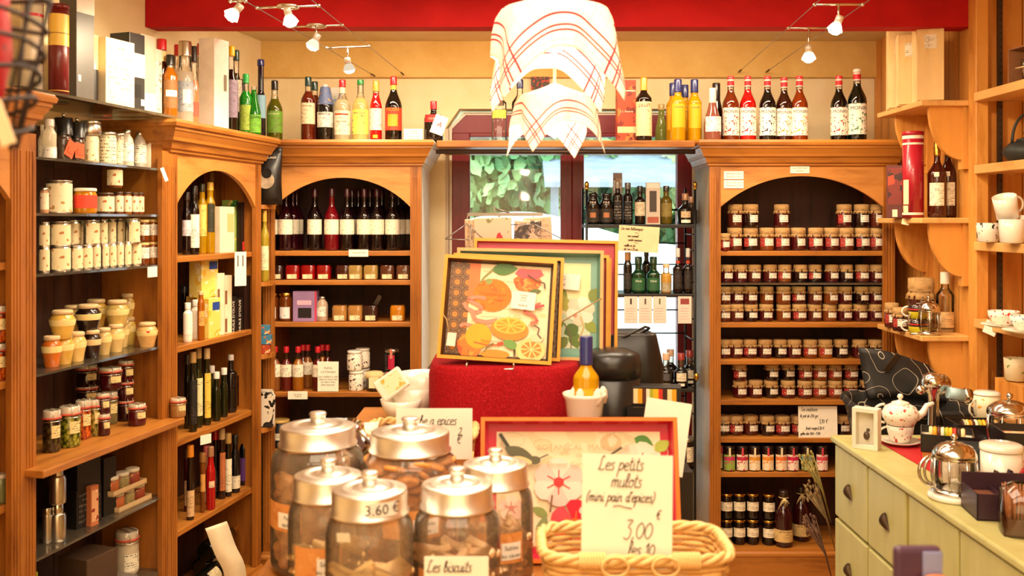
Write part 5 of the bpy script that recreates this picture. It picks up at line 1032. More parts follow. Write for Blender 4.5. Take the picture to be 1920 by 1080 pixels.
def press(label, loc, r, h, rz=0, rot=None, name='coffee_press', glassbot=True, dx=-1):
    t = thing(name, label, 'coffee press', loc, rz, rot=rot)
    m = M(); m.lathe([(r*.8, .012), (r, .03), (r*1.02, h*.45), (r*.98, h*.62)], 24, cap=False); m.obj('glass_beaker', glass((.93, .9, .85), .16, 'beaker_glass'), t)
    m = M(); m.lathe([(r*1.08, 0), (r*1.1, .006), (r*.9, .014)], 24); m.lathe([(r*1.05, h*.58), (r*1.08, h*.60), (r*1.05, h*.63)], 24, cap=False)
    for a in range(8): q = 2*PI*a/8; m.tube([(r*1.02*math.cos(q), r*1.02*math.sin(q), .006), (r*1.12*math.cos(q), r*1.12*math.sin(q), h*.3), (r*1.05*math.cos(q), r*1.05*math.sin(q), h*.6)], .0022, 6)
    m.obj('chrome_frame', CHROME, t)
    m = M(); m.lathe([(r*1.08, h*.62)]+[(r*1.06*math.cos(a), h*(.63+.24*math.sin(a))) for a in [i*PI/14 for i in range(1, 7)]]+[(.004, h*.875), (.004, h*.93)], 28, wob=lambda a, k: 1+.02*math.sin(10*a)*(0 < k < 7)); m.sphere(r*.17, (0, 0, h*.95), 12); m.obj('dome_lid', CHROME, t)
    m = M(); m.tube([(dx*r*(1.05+.75*math.sin(a)), .012, h*(.37+.25*math.cos(a))) for a in [i*PI/14 for i in range(15)]], .0042, 8); m.tube([(dx*r*(1.05+.45*math.sin(a)), .012, h*(.37+.22*math.cos(a))) for a in [i*PI/14 for i in range(15)]], .0036, 8); m.obj('loop_handle', CHROME, t)
    return t
press('chrome and glass coffee press at front of lowest bracket shelf', (PX(1741, 3.85), 3.85, z+.002), .040, .155, -.3)
m = M(); m.tube([(-.06, 0, .004), (-.02, -.004, .006), (.03, 0, .004)], .004, 6); m.sphere(.013, (.045, 0, .005), 10, (1.4, 1, .35)); o = m.obj('serving_spoon', CHROME); o.location = (PX(1737, 3.82), 3.825, z+.001); tag(o, 'shiny metal spoon lying before the coffee press', 'spoon')
# crockery recess shelves
RY0, RY1 = 2.35, 3.795
RS = (2.100, 1.818, 1.521, 1.222, .888)
for i, z in enumerate(RS):
    m = M(); m.box(1.795 if i < 4 else 1.75, 2.118, RY0, 3.733 if i < 4 else 3.73, z-.034, z, bv=.003)
    if i < 4: tag(m.obj('crockery_shelf', PINEH), 'thick pine crockery shelf at right picture edge, %s from the top' % ORD[i], 'shelf', 'pine crockery shelves')
    else: tag(m.obj('crockery_shelf', PINEH), 'low pine ledge behind the green chest, holding mug and glass teapot', 'shelf')
m = M(); m.box(1.885, 1.903, 3.722, 3.734, .9, 2.5)
m.mat(1)
for i in range(60): m.box(1.891, 1.897, 3.7205, 3.7222, .92+i*.026, .93+i*.026)
o = m.obj('shelf_standard', [plain('4A3A28', .4, .5), plain('1A1410', .6)]); tag(o, 'slotted dark metal shelf standard on the pine recess', 'shelf rail')
def rp(px, Y): return (px-960)*Y/F
# gift box with raffia
t = thing('gift_box', 'brown open gift box with glass inside and raffia bow', 'box', (1.93, 3.42, RS[0]), .15)
m = M(); m.box(-.10, .14, -.02, .11, 0, .006); m.box(-.10, .14, .104, .11, 0, .13); m.box(-.10, .14, -.02, .11, .124, .13); m.box(.134, .14, -.02, .11, 0, .13); m.box(-.045, .14, -.02, -.014, 0, .13); m.obj('carton', plain('8A5A38', .5), t)
m = M(); m.tube([(-.11, -.028, .05), (-.04, -.026, .056), (.14, -.024, .07)], .0035, 5); m.tube([(-.11, -.028, .05), (-.112, .05, .05)], .003, 5)
for sgn, l in ((1, .035), (-1, .03), (1, .05)): m.tube([(-.075, -.03, .052)]+[(-.075+sgn*l*math.sin(a)*.8, -.034, .052+l*.6*math.sin(2*a)) for a in [i*PI/8 for i in range(1, 8)]]+[(-.075, -.03, .052)], .0026, 5)
m.tube([(-.075, -.03, .05), (-.10, -.034, .01), (-.115, -.034, -.02)], .0026, 5); m.tube([(-.075, -.03, .05), (-.085, -.036, .02), (-.095, -.036, -.006)], .0026, 5); m.obj('raffia_bow', plain('E2C890', .7), t)
m = M(); m.lathe([(.02, .008), (.022, .01), (.03, .07), (.028, .09)], 16, Matrix.Translation((-.06, .045, 0)), cap=False); m.obj('glass_goblet', glass((.9, .9, .9), .2, 'goblet_glass'), t)
# cast iron teapot
t = thing('cast_iron_teapot', 'squat dark grey cast iron teapot with hoop handle', 'teapot', (1.93, 3.60, RS[1]+.001), .1)
IRON = plain('2E3230', .55, .3, var=.2)
m = M(); m.lathe([(.045, 0), (.06, .006), (.082, .035), (.080, .055), (.055, .078), (.035, .082)], 28); m.obj('pot_body', IRON, t)
m = M(); m.lathe([(.037, .081), (.034, .090), (.008, .096), (.006, .102), (.012, .112), (.006, .124), (.001, .126)], 20); m.obj('lid', IRON, t)
m = M(); m.tube([(.058*math.cos(a), 0, .075+.105*math.sin(a)) for a in [i*PI/16 for i in range(17)]], .0055, 8); m.obj('hoop_handle', IRON, t)
m = M(); m.tube([(.072, 0, .045), (.098, 0, .060), (.118, 0, .082)], lambda u: .014-.006*u, 10); m.obj('spout', IRON, t)
m = M(); m.prism([(-.022, .030), (.022, .030), (.022, .056), (.010, .068), (-.010, .068), (-.022, .056)], -.088, -.086); m.obj('swing_tag', plain('D8B878', .6), t, (-.025, 0, 0), (0, 0, -.15))
# white mugs
CER = plain('F2E9DA', .18, coat=.5, var=.02); CERT = spots('F2E9DA', '2A2622', '2A2622', 42, .36)
for i, (px, Y, zz, rot, mt, rr, hh, d) in enumerate(((1852, 3.60, 0, None, CERT, .040, .072, 'white mug with black tree print, leftmost of the mugs'), (1884, 3.62, 0, None, CERT, .036, .072, 'narrow white mug with small dark print behind the others'), (1897, 3.42, 0, None, CER, .043, .085, 'plain white mug in front with another tilted on it'), (1890, 3.46, .088, (.25, -.30, 0), CER, .041, .085, 'white mug lying tilted on top of the mugs'), (1934, 3.45, .0, None, CER, .042, .1, 'white mug at the right picture edge'))):
    cup('white_mug', d, (rp(px, Y), Y, RS[2]+zz+.001), rr, hh, mt, 1.2, .9, 'mug', rot, dx=1, group='white mugs')
FLO = spots('F4EADC', 'C83A2A', '7A8A3A', 70, .35)
FLB = spots('F4EADC', '7A8AA8', '9AA0B0', 70, .36)
cup('tea_cup', 'white tea cup with red flowers on saucer, on fourth pine shelf', (rp(1882, 3.40), 3.40, RS[3]+.001), .052, .050, FLO, 1.5, .6, saucer=.075, dx=1); cup('tea_cup', 'white tea cup with blue grey flowers on saucer at right edge', (rp(1925, 3.22), 3.22, RS[3]+.001), .052, .050, FLB, 1.3, .6, saucer=.075, dx=1)
card('price_tag', 'small white price tag hanging from the fourth pine shelf', 'price ticket', (1.786, 3.60, RS[3]-.045), .048, .05, 0, -.9, tilt=.35)
cup('lidded_mug', 'cream lidded mug with yellow flowers on the low pine ledge', (rp(1850, 3.40), 3.40, RS[4]+.001), .045, .098, spots('F2E6C4', 'E0A020', '8A9A4A', 45, .33), .2, .92, 'mug', lid=CER)
cup('lidded_mug', 'second cream mug with green flowers farther back on a block', (rp(1905, 3.60), 3.60, RS[4]+.115), .042, .085, spots('EDE0B8', '8A9A4A', 'D8B040', 45, .33), 0, .92, 'mug', dx=1)
m = M(); m.box(1.86, 1.99, 3.50, 3.70, RS[4], RS[4]+.112, bv=.003); tag(m.obj('wooden_block', PINEV), 'pine block under the rear cream mug', 'block')
press('glass teapot with chrome lid at right edge of the low ledge', (rp(1893, 3.05), 3.05, RS[4]+.001), .062, .165, 0, name='glass_teapot', dx=1)
# green chest of drawers
GRN = N('sage_paint'); GRN.set(.42); v = GRN.coord(scale=(4, 4, 1)); a = GRN.noise(v, 5, 4); GRN.l(GRN.ramp(a, [(.3, 'B5AE6E'), (.7, 'C2BB7C')]), GRN.b.inputs['Base Color'])
GRN2 = plain('A8A263', .45)
CX, CY0, CY1, CTOP = 1.105, 1.30, 3.30, .867
t = thing('chest_of_drawers', 'long sage green chest of drawers with shell pulls at right', 'chest', (CX, CY0, 0))
L = CY1-CY0
m = M(); m.box(.02, .68, .0, L-.015, .05, CTOP-.022); m.obj('carcass', GRN.m, t)
m = M(); m.box(-.012, .69, -.015, L, CTOP-.022, CTOP, bv=.006); m.obj('worktop', GRN.m, t)
m = M(); m.box(.03, .67, .02, L-.03, 0, .05); m.obj('plinth', GRN2, t)
m = M(); m.box(.008, .02, L-.012-.0, L-.015+.003, .05, CTOP-.022)
ys = [3.285, 2.980, 2.675, 2.370, 2.065, 1.760, 1.455]; zsd = [(.60, .838), (.335, .588), (.065, .323)]
def pull(parent, y, z):
    m = M(); n = 10; vs = []
    for k in range(5):
        u = k/4
        for i in range(n+1):
            a = PI*i/n; w = .016+.010*u; vs.append((-.004-.020*math.sin(a)*(math.sin(PI*(.15+.8*u)))**.6*(1+.05*math.sin(8*a)), y-w*math.cos(a)*(.45+.55*u), z+.018-.040*u))
    m.add(vs, [(k*(n+1)+i, k*(n+1)+i+1, (k+1)*(n+1)+i+1, (k+1)*(n+1)+i) for k in range(4) for i in range(n)], True); m.sphere(.006, (-.008, y, z+.018), 8)
    m.obj('shell_pull', plain('4A3826', .4, .6, var=.3), parent)
for c in range(6):
    a, b = ys[c+1]-CY0, ys[c]-CY0
    g = .006 if c != 1 else .006
    for z0, z1 in zsd:
        m = M(); m.box(-.002, .02, a+.006+(.012 if c == 1 else 0), b-.006, z0, z1, bv=.004); d = m.obj('drawer', GRN.m, t); pull(d, (a+b)/2-CY0*0, (z0+z1)/2)
    if c == 1: m = M(); m.box(.004, .02, a-.004, a+.014, .06, .84); m.obj('divider', plain('A8963C', .45), t)
ct = CTOP+.0008
def cz(py): return 1319.0/(py-415)
m = M(); m.prism([(1.215, 3.22), (1.60, 3.24), (1.64, 2.68), (1.225, 2.68)], ct, ct+.002, 'z'); tag(m.obj('red_runner', RED), 'red cloth runner lying on the green chest', 'cloth'); rt = ct+.0028
t = thing('shadow_box', 'small white deep frame with a bird shape behind glass', 'frame', (1.145, 3.10, ct), -.62)
m = M(); m.box(-.04, .04, -.022, .022, 0, .012); m.box(-.04, .04, -.022, .022, .118, .13); m.box(-.04, -.028, -.022, .022, .012, .118); m.box(.028, .04, -.022, .022, .012, .118); m.box(-.028, .028, .014, .022, .012, .118); m.obj('frame_body', WHITE, t)
m = M(); m.sphere(.013, (0, 0, .04), 10, (.8, .6, 1.1)); m.sphere(.006, (.006, -.004, .06), 8); m.obj('small_ornament', plain('5A4A3A', .4, .5), t)
# teapot over cup
t = thing('tea_for_one_set', 'white floral teapot stacked on its cup and saucer', 'teapot', (1.272, 3.145, rt), -.1)
m = M(); m.lathe([(.03, 0), (.045, .003), (.064, .012), (.064, .014), (.04, .008), (.001, .006)], 28, cap=False); m.obj('saucer', CER, t)
m = M(); m.lathe([(.026, .008), (.030, .012), (.040, .04), (.043, .062), (.040, .062)], 28, cap=False); cu = m.obj('tea_cup', FLO, t)
m = handle(M(), .038, .06, .0038, -1, .8); m.obj('cup_handle', CER, cu, (0, 0, .006))
m = M(); m.lathe([(.034, .062), (.044, .066), (.056, .088), (.058, .102), (.048, .122), (.030, .132)], 28); po = m.obj('pot_body', FLO, t)
m = M(); m.lathe([(.031, .131), (.026, .138), (.006, .144), (.005, .148), (.010, .154), (.007, .163), (.001, .165)], 20); m.obj('lid', CER, po)
m = M(); m.tube([(-.05-.034*math.sin(a), 0, .100+.030*math.cos(a)) for a in [i*PI/12 for i in range(13)]], .0042, 8); m.obj('pot_handle', CER, po)
m = M(); m.tube([(.048, 0, .088), (.072, 0, .104), (.084, 0, .128), (.105, 0, .136)], lambda u: .014-.008*u, 10); m.obj('spout', CER, po)
# macaron and tea boxes
STRI = N('striped_macarons'); sx = STRI.n('ShaderNodeSeparateXYZ'); STRI.l(STRI.coord(), sx.inputs[0]); fr = STRI.math('FRACT', STRI.math('MULTIPLY', sx.outputs['X'], 11.0))
STRI.l(STRI.ramp(fr, [(0, 'E8B81E'), (.16, 'C8301E'), (.28, '3A1A10'), (.42, 'F0D8A0'), (.55, 'E0A018'), (.68, '5A2A16'), (.80, 'F2E4C8'), (.9, 'A8B02A')], 'CONSTANT'), STRI.b.inputs['Base Color'])
def open_box(label, loc, rz, w, d, h, out, inn, z=0, fillm=None, cat='box', tilt=0):
    t = thing('open_box', label, cat, loc, rot=(0, tilt, rz)); th = .003
    m = M(); m.box(-w/2, w/2, -d/2, d/2, 0, th); m.box(-w/2, w/2, -d/2, -d/2+th, 0, h); m.box(-w/2, w/2, d/2-th, d/2, 0, h); m.box(-w/2, -w/2+th, -d/2, d/2, 0, h); m.box(w/2-th, w/2, -d/2, d/2, 0, h); m.obj('box_body', out, t)
    m = M(); m.box(-w/2+th, w/2-th, -d/2+th, d/2-th, h*.55, h*.58); m.obj('liner', inn, t)
    if fillm:
        m = M(); 
        for i in range(9): m.lathe([(.001, -.006), (.018, -.006), (.021, 0), (.018, .006), (.001, .006)], 12, Matrix.Translation((-w*.30+i*w*.075, -d*.12, h*.58+.018)) @ Matrix.Rotation(PI/2, 4, 'Y'))
        m.obj('macaron_row', fillm, t)
    return t
BB = plain('1A1716', .35); BLU = plain('2A3A44', .3); LIN = plain('E8D8C0', .5)
o = put(box_item('gold_box', .14, .14, .022, plain('C8954A', .3, .3), top=plain('D8A860', .3, .3)), 'flat gold and tan box under the nearest black macaron box', 'box', (1.352, 2.985, rt), -.40)
open_box('black box of striped macarons next to the floral teapot', (1.352, 2.985, rt+.0225), -.40, .15, .15, .055, BB, LIN, fillm=STRI)
open_box('second black box of striped macarons farther back on the chest', (1.535, 3.165, rt), -.10, .17, .13, .070, BB, LIN, fillm=STRI)
RF = spots('D8C8A0', 'C81E28', '8A1A1E', 40, .46)
put(box_item('floral_box', .20, .15, .045, RF), 'red floral box beneath the rightmost black box', 'box', (1.575, 2.905, rt), -.2)
open_box('black box with orange lining stacked on the red floral box', (1.575, 2.905, rt+.0458), -.2, .20, .15, .055, BB, spots('F0C89A', 'C8502A', 'E8A070', 60, .4))
open_box('blue black box with orange lining beside the chrome teapot', (1.355, 2.785, rt+.02), -.30, .165, .11, .058, BLU, spots('F0C89A', 'C8502A', 'E8A070', 60, .4))
put(box_item('floral_box', .16, .105, .019, RF), 'thin red floral box under the blue black box', 'box', (1.355, 2.785, rt), -.30)
# white canisters and the chrome press
for x, y, r, h, d in ((1.225, 2.645, .040, .112, 'tall white lidded canister behind the front chrome press'), (1.325, 2.60, .052, .128, 'white lidded canister at the right behind plastic sachets')):
    t = thing('white_canister', d, 'canister', (x, y, ct+(.003 if y > 2.49 else 0))); m = M(); m.lathe([(r*.97, 0), (r, .004), (r, h*.86)], 28); m.obj('canister_body', CER, t); m = M(); m.lathe([(r*1.04, h*.86), (r*1.05, h*.88), (r*1.04, h*.98), (r*.9, h), (.002, h)], 28); m.obj('lid', CER, t)
t = press('large chrome and glass teapot at the front of the chest', (1.168, 2.535, ct+.016), .052, .155, .15, name='chrome_teapot')
m = M(); m.lathe([(.060, 0), (.064, .004), (.062, .015), (.001, .015)], 28); tag(m.obj('white_coaster', CER, loc=(1.165, 2.535, ct)), 'round white base plate under the front chrome teapot', 'coaster')
PUR = plain('3A2430', .4, var=.1)
t = thing('tea_bag_box', 'dark purple divided box holding tea packets at chest front', 'box', (1.240, 2.395, ct), -.14); w, d, h = .19, .12, .065
m = M(); m.box(-w/2, w/2, -d/2, d/2, 0, .004); m.box(-w/2, w/2, -d/2, -d/2+.004, 0, h); m.box(-w/2, w/2, d/2-.004, d/2, 0, h+.025); m.box(-w/2, -w/2+.004, -d/2, d/2, 0, h); m.box(w/2-.004, w/2, -d/2, d/2, 0, h); m.box(-.03, -.027, -d/2, d/2, 0, h*.9); m.obj('box_body', PUR, t)
for i, x in enumerate((-.063, .035)): m = M(); m.box(x-.030, x+.034, -d/2+.008, d/2-.008, .004, h*.72+.006*i, bv=.003); m.obj('tea_packet', plain('7A4A34', .5), t)
for i, (x, y, c) in enumerate(((1.27, 2.50, '4A2A20'), (1.30, 2.505, '3A2A3A'), (1.33, 2.51, 'B0202A'), (1.36, 2.50, '5A4A3A'))):
    m = M(); m.prism([(-.012, 0), (.012, 0), (.013, .06), (.004, .085), (-.003, .088), (-.013, .06)], -.006, .006); o = m.obj('foil_sachet', plain(c, .2, .3)); o.location = (x, y, ct); o.rotation_euler = (.1, .1*(i-1.5), 0); tag(o, '%s twisted foil sachet standing behind the purple box' % ['brown', 'plum', 'red', 'grey brown'][i], 'sachet')
t = thing('stick_bag', 'clear bag of thin brown sticks in a brown tray', 'bag', (1.197, 2.252, ct), -.3)
m = M(); w, d = .09, .07; m.box(-w/2, w/2, -d/2, d/2, 0, .003); m.box(-w/2, w/2, -d/2, -d/2+.003, 0, .04); m.box(-w/2, -w/2+.003, -d/2, d/2, 0, .04); m.box(w/2-.003, w/2, -d/2, d/2, 0, .04); m.box(-w/2, w/2, d/2-.003, d/2, 0, .04); m.obj('tray', plain('6A4230', .4), t)
m = M(); rr = random.Random(4)
for i in range(60): x, y = rr.uniform(-.036, .036), rr.uniform(-.028, .028); m.tube([(x, y, .004), (x+rr.uniform(-.006, .006), y+rr.uniform(-.006, .006), .105+rr.uniform(-.01, .01))], .0018, 5)
m.obj('thin_sticks', plain('A8683A', .5, var=.2), t, kind='stuff')
m = M(); m.lathe([(.048, .004), (.05, .05), (.046, .10), (.02, .118)], 20, sq=4, cap=False); m.obj('clear_film', glass((.97, .95, .92), .1, 'clear_film'), t)
# black quilted basket with its lid leaning on the wall behind the chest
QUI = N('black_quilted_cloth'); QUI.set(.6); v = QUI.n('ShaderNodeTexNoise'); v.inputs['Scale'].default_value = 8; v.inputs['Detail'].default_value = .5; QUI.l(QUI.coord(), v.inputs['Vector'])
fr = QUI.math('FRACT', QUI.math('MULTIPLY', v.outputs['Fac'], 7.0)); QUI.l(QUI.mix(QUI.math('LESS_THAN', fr, .045), '14110F', 'B8A890'), QUI.b.inputs['Base Color'])
t = thing('cloth_basket', 'black cloth-lined basket with white swirls behind the green chest', 'basket', (1.475, 3.60, .655), -.12)
m = M(); m.lathe([(.15, 0), (.165, .05), (.19, .20), (.20, .245), (.215, .255), (.205, .275), (.185, .26), (.17, .12)], 36, sq=5, cap=False, wob=lambda a, k: 1+.012*math.sin(13*a)*(k > 2)); m.add([(.15*math.cos(2*PI*i/36), .15*math.sin(2*PI*i/36), .004) for i in range(36)], [tuple(range(36))]); m.obj('basket_body', QUI.m, t)
m = M(); vs = []; nx, nz = 10, 8
for k in range(nz+1):
    for i in range(nx+1):
        u, w_ = i/nx, k/nz; vs.append((-.10+.34*u-.03*w_*(1-u)*1-.10*w_*u, .12+.06*w_+.015*math.sin(5*u+3*w_), .255+(.19-.055*u)*w_+.012*math.sin(4*u)))
m.add(vs, [(k*(nx+1)+i, k*(nx+1)+i+1, (k+1)*(nx+1)+i+1, (k+1)*(nx+1)+i) for k in range(nz) for i in range(nx)], True); o = m.obj('basket_lid', QUI.m, t); md = o.modifiers.new('thickness', 'SOLIDIFY'); md.thickness = .02
m = M(); m.box(-.012, .012, -.003, .003, -.07, .02, bv=.002); o = m.obj('leather_strap', plain('3A2A1A', .4), t, (.00, .125, .415), (.35, .55, 0)); m = M(); m.lathe([(.004, -.004), (.009, -.004), (.009, 0), (.004, 0)], 12, Matrix.Rotation(PI/2, 4, 'X'), cap=False); m.obj('brass_eyelet', BRASS, o, (0, -.001, -.05))
m = M(); m.box(1.29, 1.66, 3.44, 3.78, 0, .653, bv=.004)
for z in (.2, .42): m.box(1.287, 1.663, 3.437, 3.783, z, z+.012)
tag(m.obj('wooden_crate', PINEH), 'wooden crate under the black basket behind the chest', 'crate')
# chrome juicer-like press behind the boxes
t = thing('chrome_spice_mill', 'tall chrome mill with a pale blue cylinder arm behind macaron boxes', 'mill', (1.420, 3.235, rt-.002), 0)
m = M(); m.lathe([(.022, 0), (.020, .01), (.017, .12), (.020, .15), (.034, .165), (.040, .19), (.034, .212), (.012, .222)], 24); m.sphere(.016, (-.048, -.01, .165), 12); m.obj('chrome_body', CHROME, t)
m = M(); m.lathe([(.019, 0), (.020, .05)], 20, Matrix.Translation((.035, -.03, .160)) @ Matrix.Rotation(1.75, 4, 'Y')); m.obj('blue_sleeve', plain('A8C8D0', .3), t)
m = M(); m.lathe([(.021, .05), (.026, .056), (.024, .075), (.001, .07)], 20, Matrix.Translation((.035, -.03, .160)) @ Matrix.Rotation(1.75, 4, 'Y')); m.sphere(.036, (.03, .012, .18), 16, (1, .6, 1)); m.obj('chrome_funnel', CHROME, t)
# dried flower bundles between the jam cabinet and the chest
rr = random.Random(9)
for k, (x, z) in enumerate(((1.065, .53), (1.05, .63), (1.06, .40))):
    m = M(); 
    for i in range(26):
        a = rr.uniform(-.5, .5); l = rr.uniform(.14, .24)
        m.tube([(0, 0, -.12), (.01*a, .02*a, .0), (-.05*rr.random()+.02*a, .05*a, l*.6)], .0016, 4)
        m.sphere(.005, (-.05*rr.random()+.02*a, .05*a, l*.6), 6, (1, 1, 1.8))
    o = m.obj('dried_bouquet', plain(('8A7048', '9A8A4A', '6A4A38')[k], .8, var=.3)); o.location = (x+.07, 3.46-.0, z); o.rotation_euler = (0, -.25, 0); tag(o, ['middle', 'highest', 'lowest'][k]+' bundle of dried flowers beside the jam cabinet', 'dried flowers', 'dried flower bundles')
m = M(); m.box(1.10, 1.26, 3.40, 3.52, 0, .30, bv=.004); tag(m.obj('flower_stand', PINEV), 'narrow stand under the dried flower bundles', 'stand')
# ---------------------------------------------------------------- the display table and what stands on it
TT = .862
t = thing('display_table', 'display table under the glass jars, trays and baskets', 'table', (0, 0, 0))
m = M(); m.box(-.535, .44, 1.36, 2.975, TT-.03, TT, bv=.005); m.obj('tabletop', OAKH, t)
for x in (-.49, .38):
    for y in (1.42, 2.89): m = M(); m.box(x-.025, x+.025, y-.025, y+.025, 0, TT-.03, bv=.003); m.obj('leg', OAKV, t)
TT += .0008
ALU = N('spun_aluminium'); ALU.set(.36, 1); v = ALU.coord(); ALU.l(ALU.ramp(ALU.noise(v, 14, 3), [(.3, 'DAD4CA'), (.7, 'F0ECE4')]), ALU.b.inputs['Base Color'])
JG = glass((.99, .98, .96), .07, 'jar_glass_clear', .10)  # haze in the colour stands in for reflections on the jars
LBO = spots('D8924E', 'CE8442', 'DE9C5C', 40, .42); WPAP = plain('F3EFE6', .5)
def biscuit_jar(px, Y, body_r, lid_r, d, lab=None, price=None, H=.283, cook=None, n=26, lab_px=0, rz=0, fillh=.62, cn='biscuit', labz=.125, lid_rz=0):
    X = PX(px, Y); loc = (X, Y, TT)
    t = thing('biscuit_jar', d, 'glass jar', loc, rz, 'large glass biscuit jars')
    r = body_r; hb = H-.055
    prof = [(r*.90, 0), (r*.97, .004), (r, .018), (r, hb-.045), (r*.985, hb-.028), (r*.94, hb-.014), (lid_r*.97, hb-.002), (lid_r*.95, hb+.004)]
    m = M(); m.lathe(prof, 40, cap=False); m.add([(r*.9*math.cos(2*PI*i/40), r*.9*math.sin(2*PI*i/40), .004) for i in range(40)], [tuple(range(40))]); m.obj('glass_body', JG, t)
    L = lid_r; z = hb+.002; m = M()
    m.lathe([(L*.97, z-.002), (L*1.045, z-.002), (L*1.05, z+.002), (L*1.0, z+.004), (L, z+.034), (L*.985, z+.0375), (L*.93, z+.039), (L*.80, z+.0395), (L*.76, z+.0415), (L*.62, z+.043), (L*.58, z+.0405), (L*.46, z+.041), (L*.42, z+.0435), (L*.24, z+.045), (.002, z+.046)], 40)
    l = m.obj('lid', ALU, t); m = M(); m.lathe([(L*.20, z+.045), (L*.20, z+.058), (L*.225, z+.062), (L*.225, z+.065), (L*.20, z+.067), (.002, z+.0675)], 24); m.obj('lid_knob', ALU, l)
    if lab:
        m = M(); m.arc(r+.0008, labz-.027, labz+.030, lab_px-.62, lab_px+.62, 12); q = m.obj('orange_label', LBO, t)
        m = M(); m.arc(r+.0014, labz-.020, labz+.012, lab_px+.02, lab_px+.56, 8); m.obj('white_sticker', WPAP, q)
        a = lab_px+.29
        for i, s in enumerate(lab): letters(q, s, .0115, INKB, (0, 0, labz+.002-.014*i), bend=r+.0020, rot=(0, 0, a))
    if price:
        m = M(); m.arc(L+.0012, z+.007, z+.030, .12, .92, 8); q = m.obj('price_label', plain('E4E0D8', .5), l); letters(q, price, .024, INKB, (0, 0, z+.0185), bend=L+.002, rot=(0, 0, .50))
    rr = random.Random(int(px))
    if cook:
        me, mat, sz, lab_c, grp = cook
        top = .012+sz+hb*fillh; z = .010+sz*.8; i = 0
        while z < top:
            for k in range(8):
                if k < 6: a = PI*1.5+(k-2.5)*.56+rr.uniform(-.12, .12)+(i % 2)*.28; ra = (r-sz*1.25)
                else: a = rr.uniform(0, 2*PI); ra = rr.uniform(0, .35)*r
                o = bpy.data.objects.new(cn, me); COL.objects.link(o); o.location = (X+ra*math.cos(a), Y+ra*math.sin(a), TT+z+rr.uniform(-.003, .004)); o.rotation_euler = (rr.uniform(-.9, .9), rr.uniform(-.6, .6), rr.uniform(0, 6)); tag(o, lab_c, 'biscuit', grp)
            z += sz*.95; i += 1
    return t
def biscuit_mesh(kind):
    m = M()
    if kind == 'round': m.lathe([(.002, -.006), (.022, -.006), (.026, -.002), (.025, .003), (.018, .006), (.002, .007)], 16, wob=lambda a, k: 1+.03*math.sin(7*a))
    elif kind == 'square': m.box(-.022, .022, -.022, .022, -.005, .005, bv=.003)
    elif kind == 'stick': m.box(-.034, .034, -.007, .007, -.006, .006, bv=.003)
    elif kind == 'lump': m.sphere(.022, (0, 0, 0), 12, (1, .85, .7))
    return m
def bk(kind, c, c2): return biscuit_mesh(kind).mesh('biscuit_'+kind, spots(c, c2, c, 70, .35))
BK = {'brown': (bk('lump', 'D2965E', 'B07A46'), 0, .021), 'round': (bk('round', 'DC9044', 'BC7230'), 0, .022), 'square': (bk('square', 'F0CC8C', 'DDB06A'), 0, .022), 'stick': (bk('stick', 'EBC79C', 'CFA578'), 0, .024), 'dark': (bk('lump', '8A5232', '6A3A22'), 0, .020)}
def ck(k, lab, grp): a = BK[k]; return (a[0], a[1], a[2], lab, grp)
def gy(py, zt=1.147): return (CZ-zt)*F/(py-HY)      # distance of a lid whose top lies at row py
biscuit_jar(596, 2.06, .099, .080, 'big glass jar at back left, behind the small left jar', ['Pain', 'epices'], cook=ck('brown', 'lumpy brown biscuit inside the big back left glass jar', 'biscuits in the back left jar'), n=34, H=.314, lab_px=-.75, fillh=.66)
biscuit_jar(769, 2.01, .099, .082, 'big glass jar behind the front jars, before the spice bread sign', ['Cookies', 'noix'], cook=ck('round', 'round orange-brown biscuit inside the big middle glass jar', 'biscuits in the big middle jar'), n=40, H=.313, lab_px=.15, fillh=.80, labz=.13)
biscuit_jar(615, 1.78, .073, .063, 'small glass jar at left labelled in two lines, behind the price jar', ['Sables', 'au citron'], cook=ck('square', 'pale square biscuit inside the small left glass jar', 'biscuits in the small left jar'), n=26, H=.283, lab_px=-.1, fillh=.50)
biscuit_jar(929, 1.86, .073, .063, 'small glass jar at right before the botanical tray', ['Sables', 'au cacao'], cook=ck('stick', 'thin beige stick biscuit inside the small right glass jar', 'biscuits in the small right jar'), n=44, H=.283, lab_px=.15, fillh=.55)
biscuit_jar(693, 1.615, .074, .0635, 'front glass jar with price on its aluminium lid', ['Palets', 'au caramel'], '3.60 €', cook=ck('square', 'golden square biscuit inside the front glass jar', 'biscuits in the front jar'), n=34, H=.303, lab_px=.45, fillh=.56, labz=.120)
biscuit_jar(857, 1.68, .076, .0625, 'front right glass jar behind the biscuit sign', ['Sables', 'cerise'], cook=ck('stick', 'thin pale stick biscuit inside the front right glass jar', 'biscuits in the front right jar'), n=44, H=.293, lab_px=-.35, fillh=.60, labz=.118)
m = M(); m.box(-.012, .012, 0, .001, 0, .014); o = m.obj('small_sticker', plain('D8D0B8', .5)); o.location = (PX(646, 1.55), 1.541, 1.085); o.rotation_euler = (0, -.1, -.35); tag(o, 'tiny blank sticker on the shoulder of the front glass jar', 'sticker')
card('biscuit_sign', 'handwritten white card reading Les biscuits before the front jars', 'sign', (PX(855, 1.50), 1.50, TT), .101, .210, .05, 0, [('Les biscuits', -.047, .186, .0098), ('au beurre', -.03, .160, .009)])
card('small_bread_sign', 'large handwritten white card with price standing in the wicker basket', 'sign', (PX(1173, 1.60), 1.600, TT+.056), .152, .288, .07, -.02,
     [('Les petits', -.050, 0.262, .0125), ('mulots', -.028, 0.234, .0125), ("(mini pain d'epices)", -.069, 0.210, .0096), ('_', -.025, 0.196, .012), ('€', .048, 0.182, .009), ('3,00', -.006, 0.150, .0175), ('les 10', .002, 0.122, .0125)], tilt=.02, ink=None)
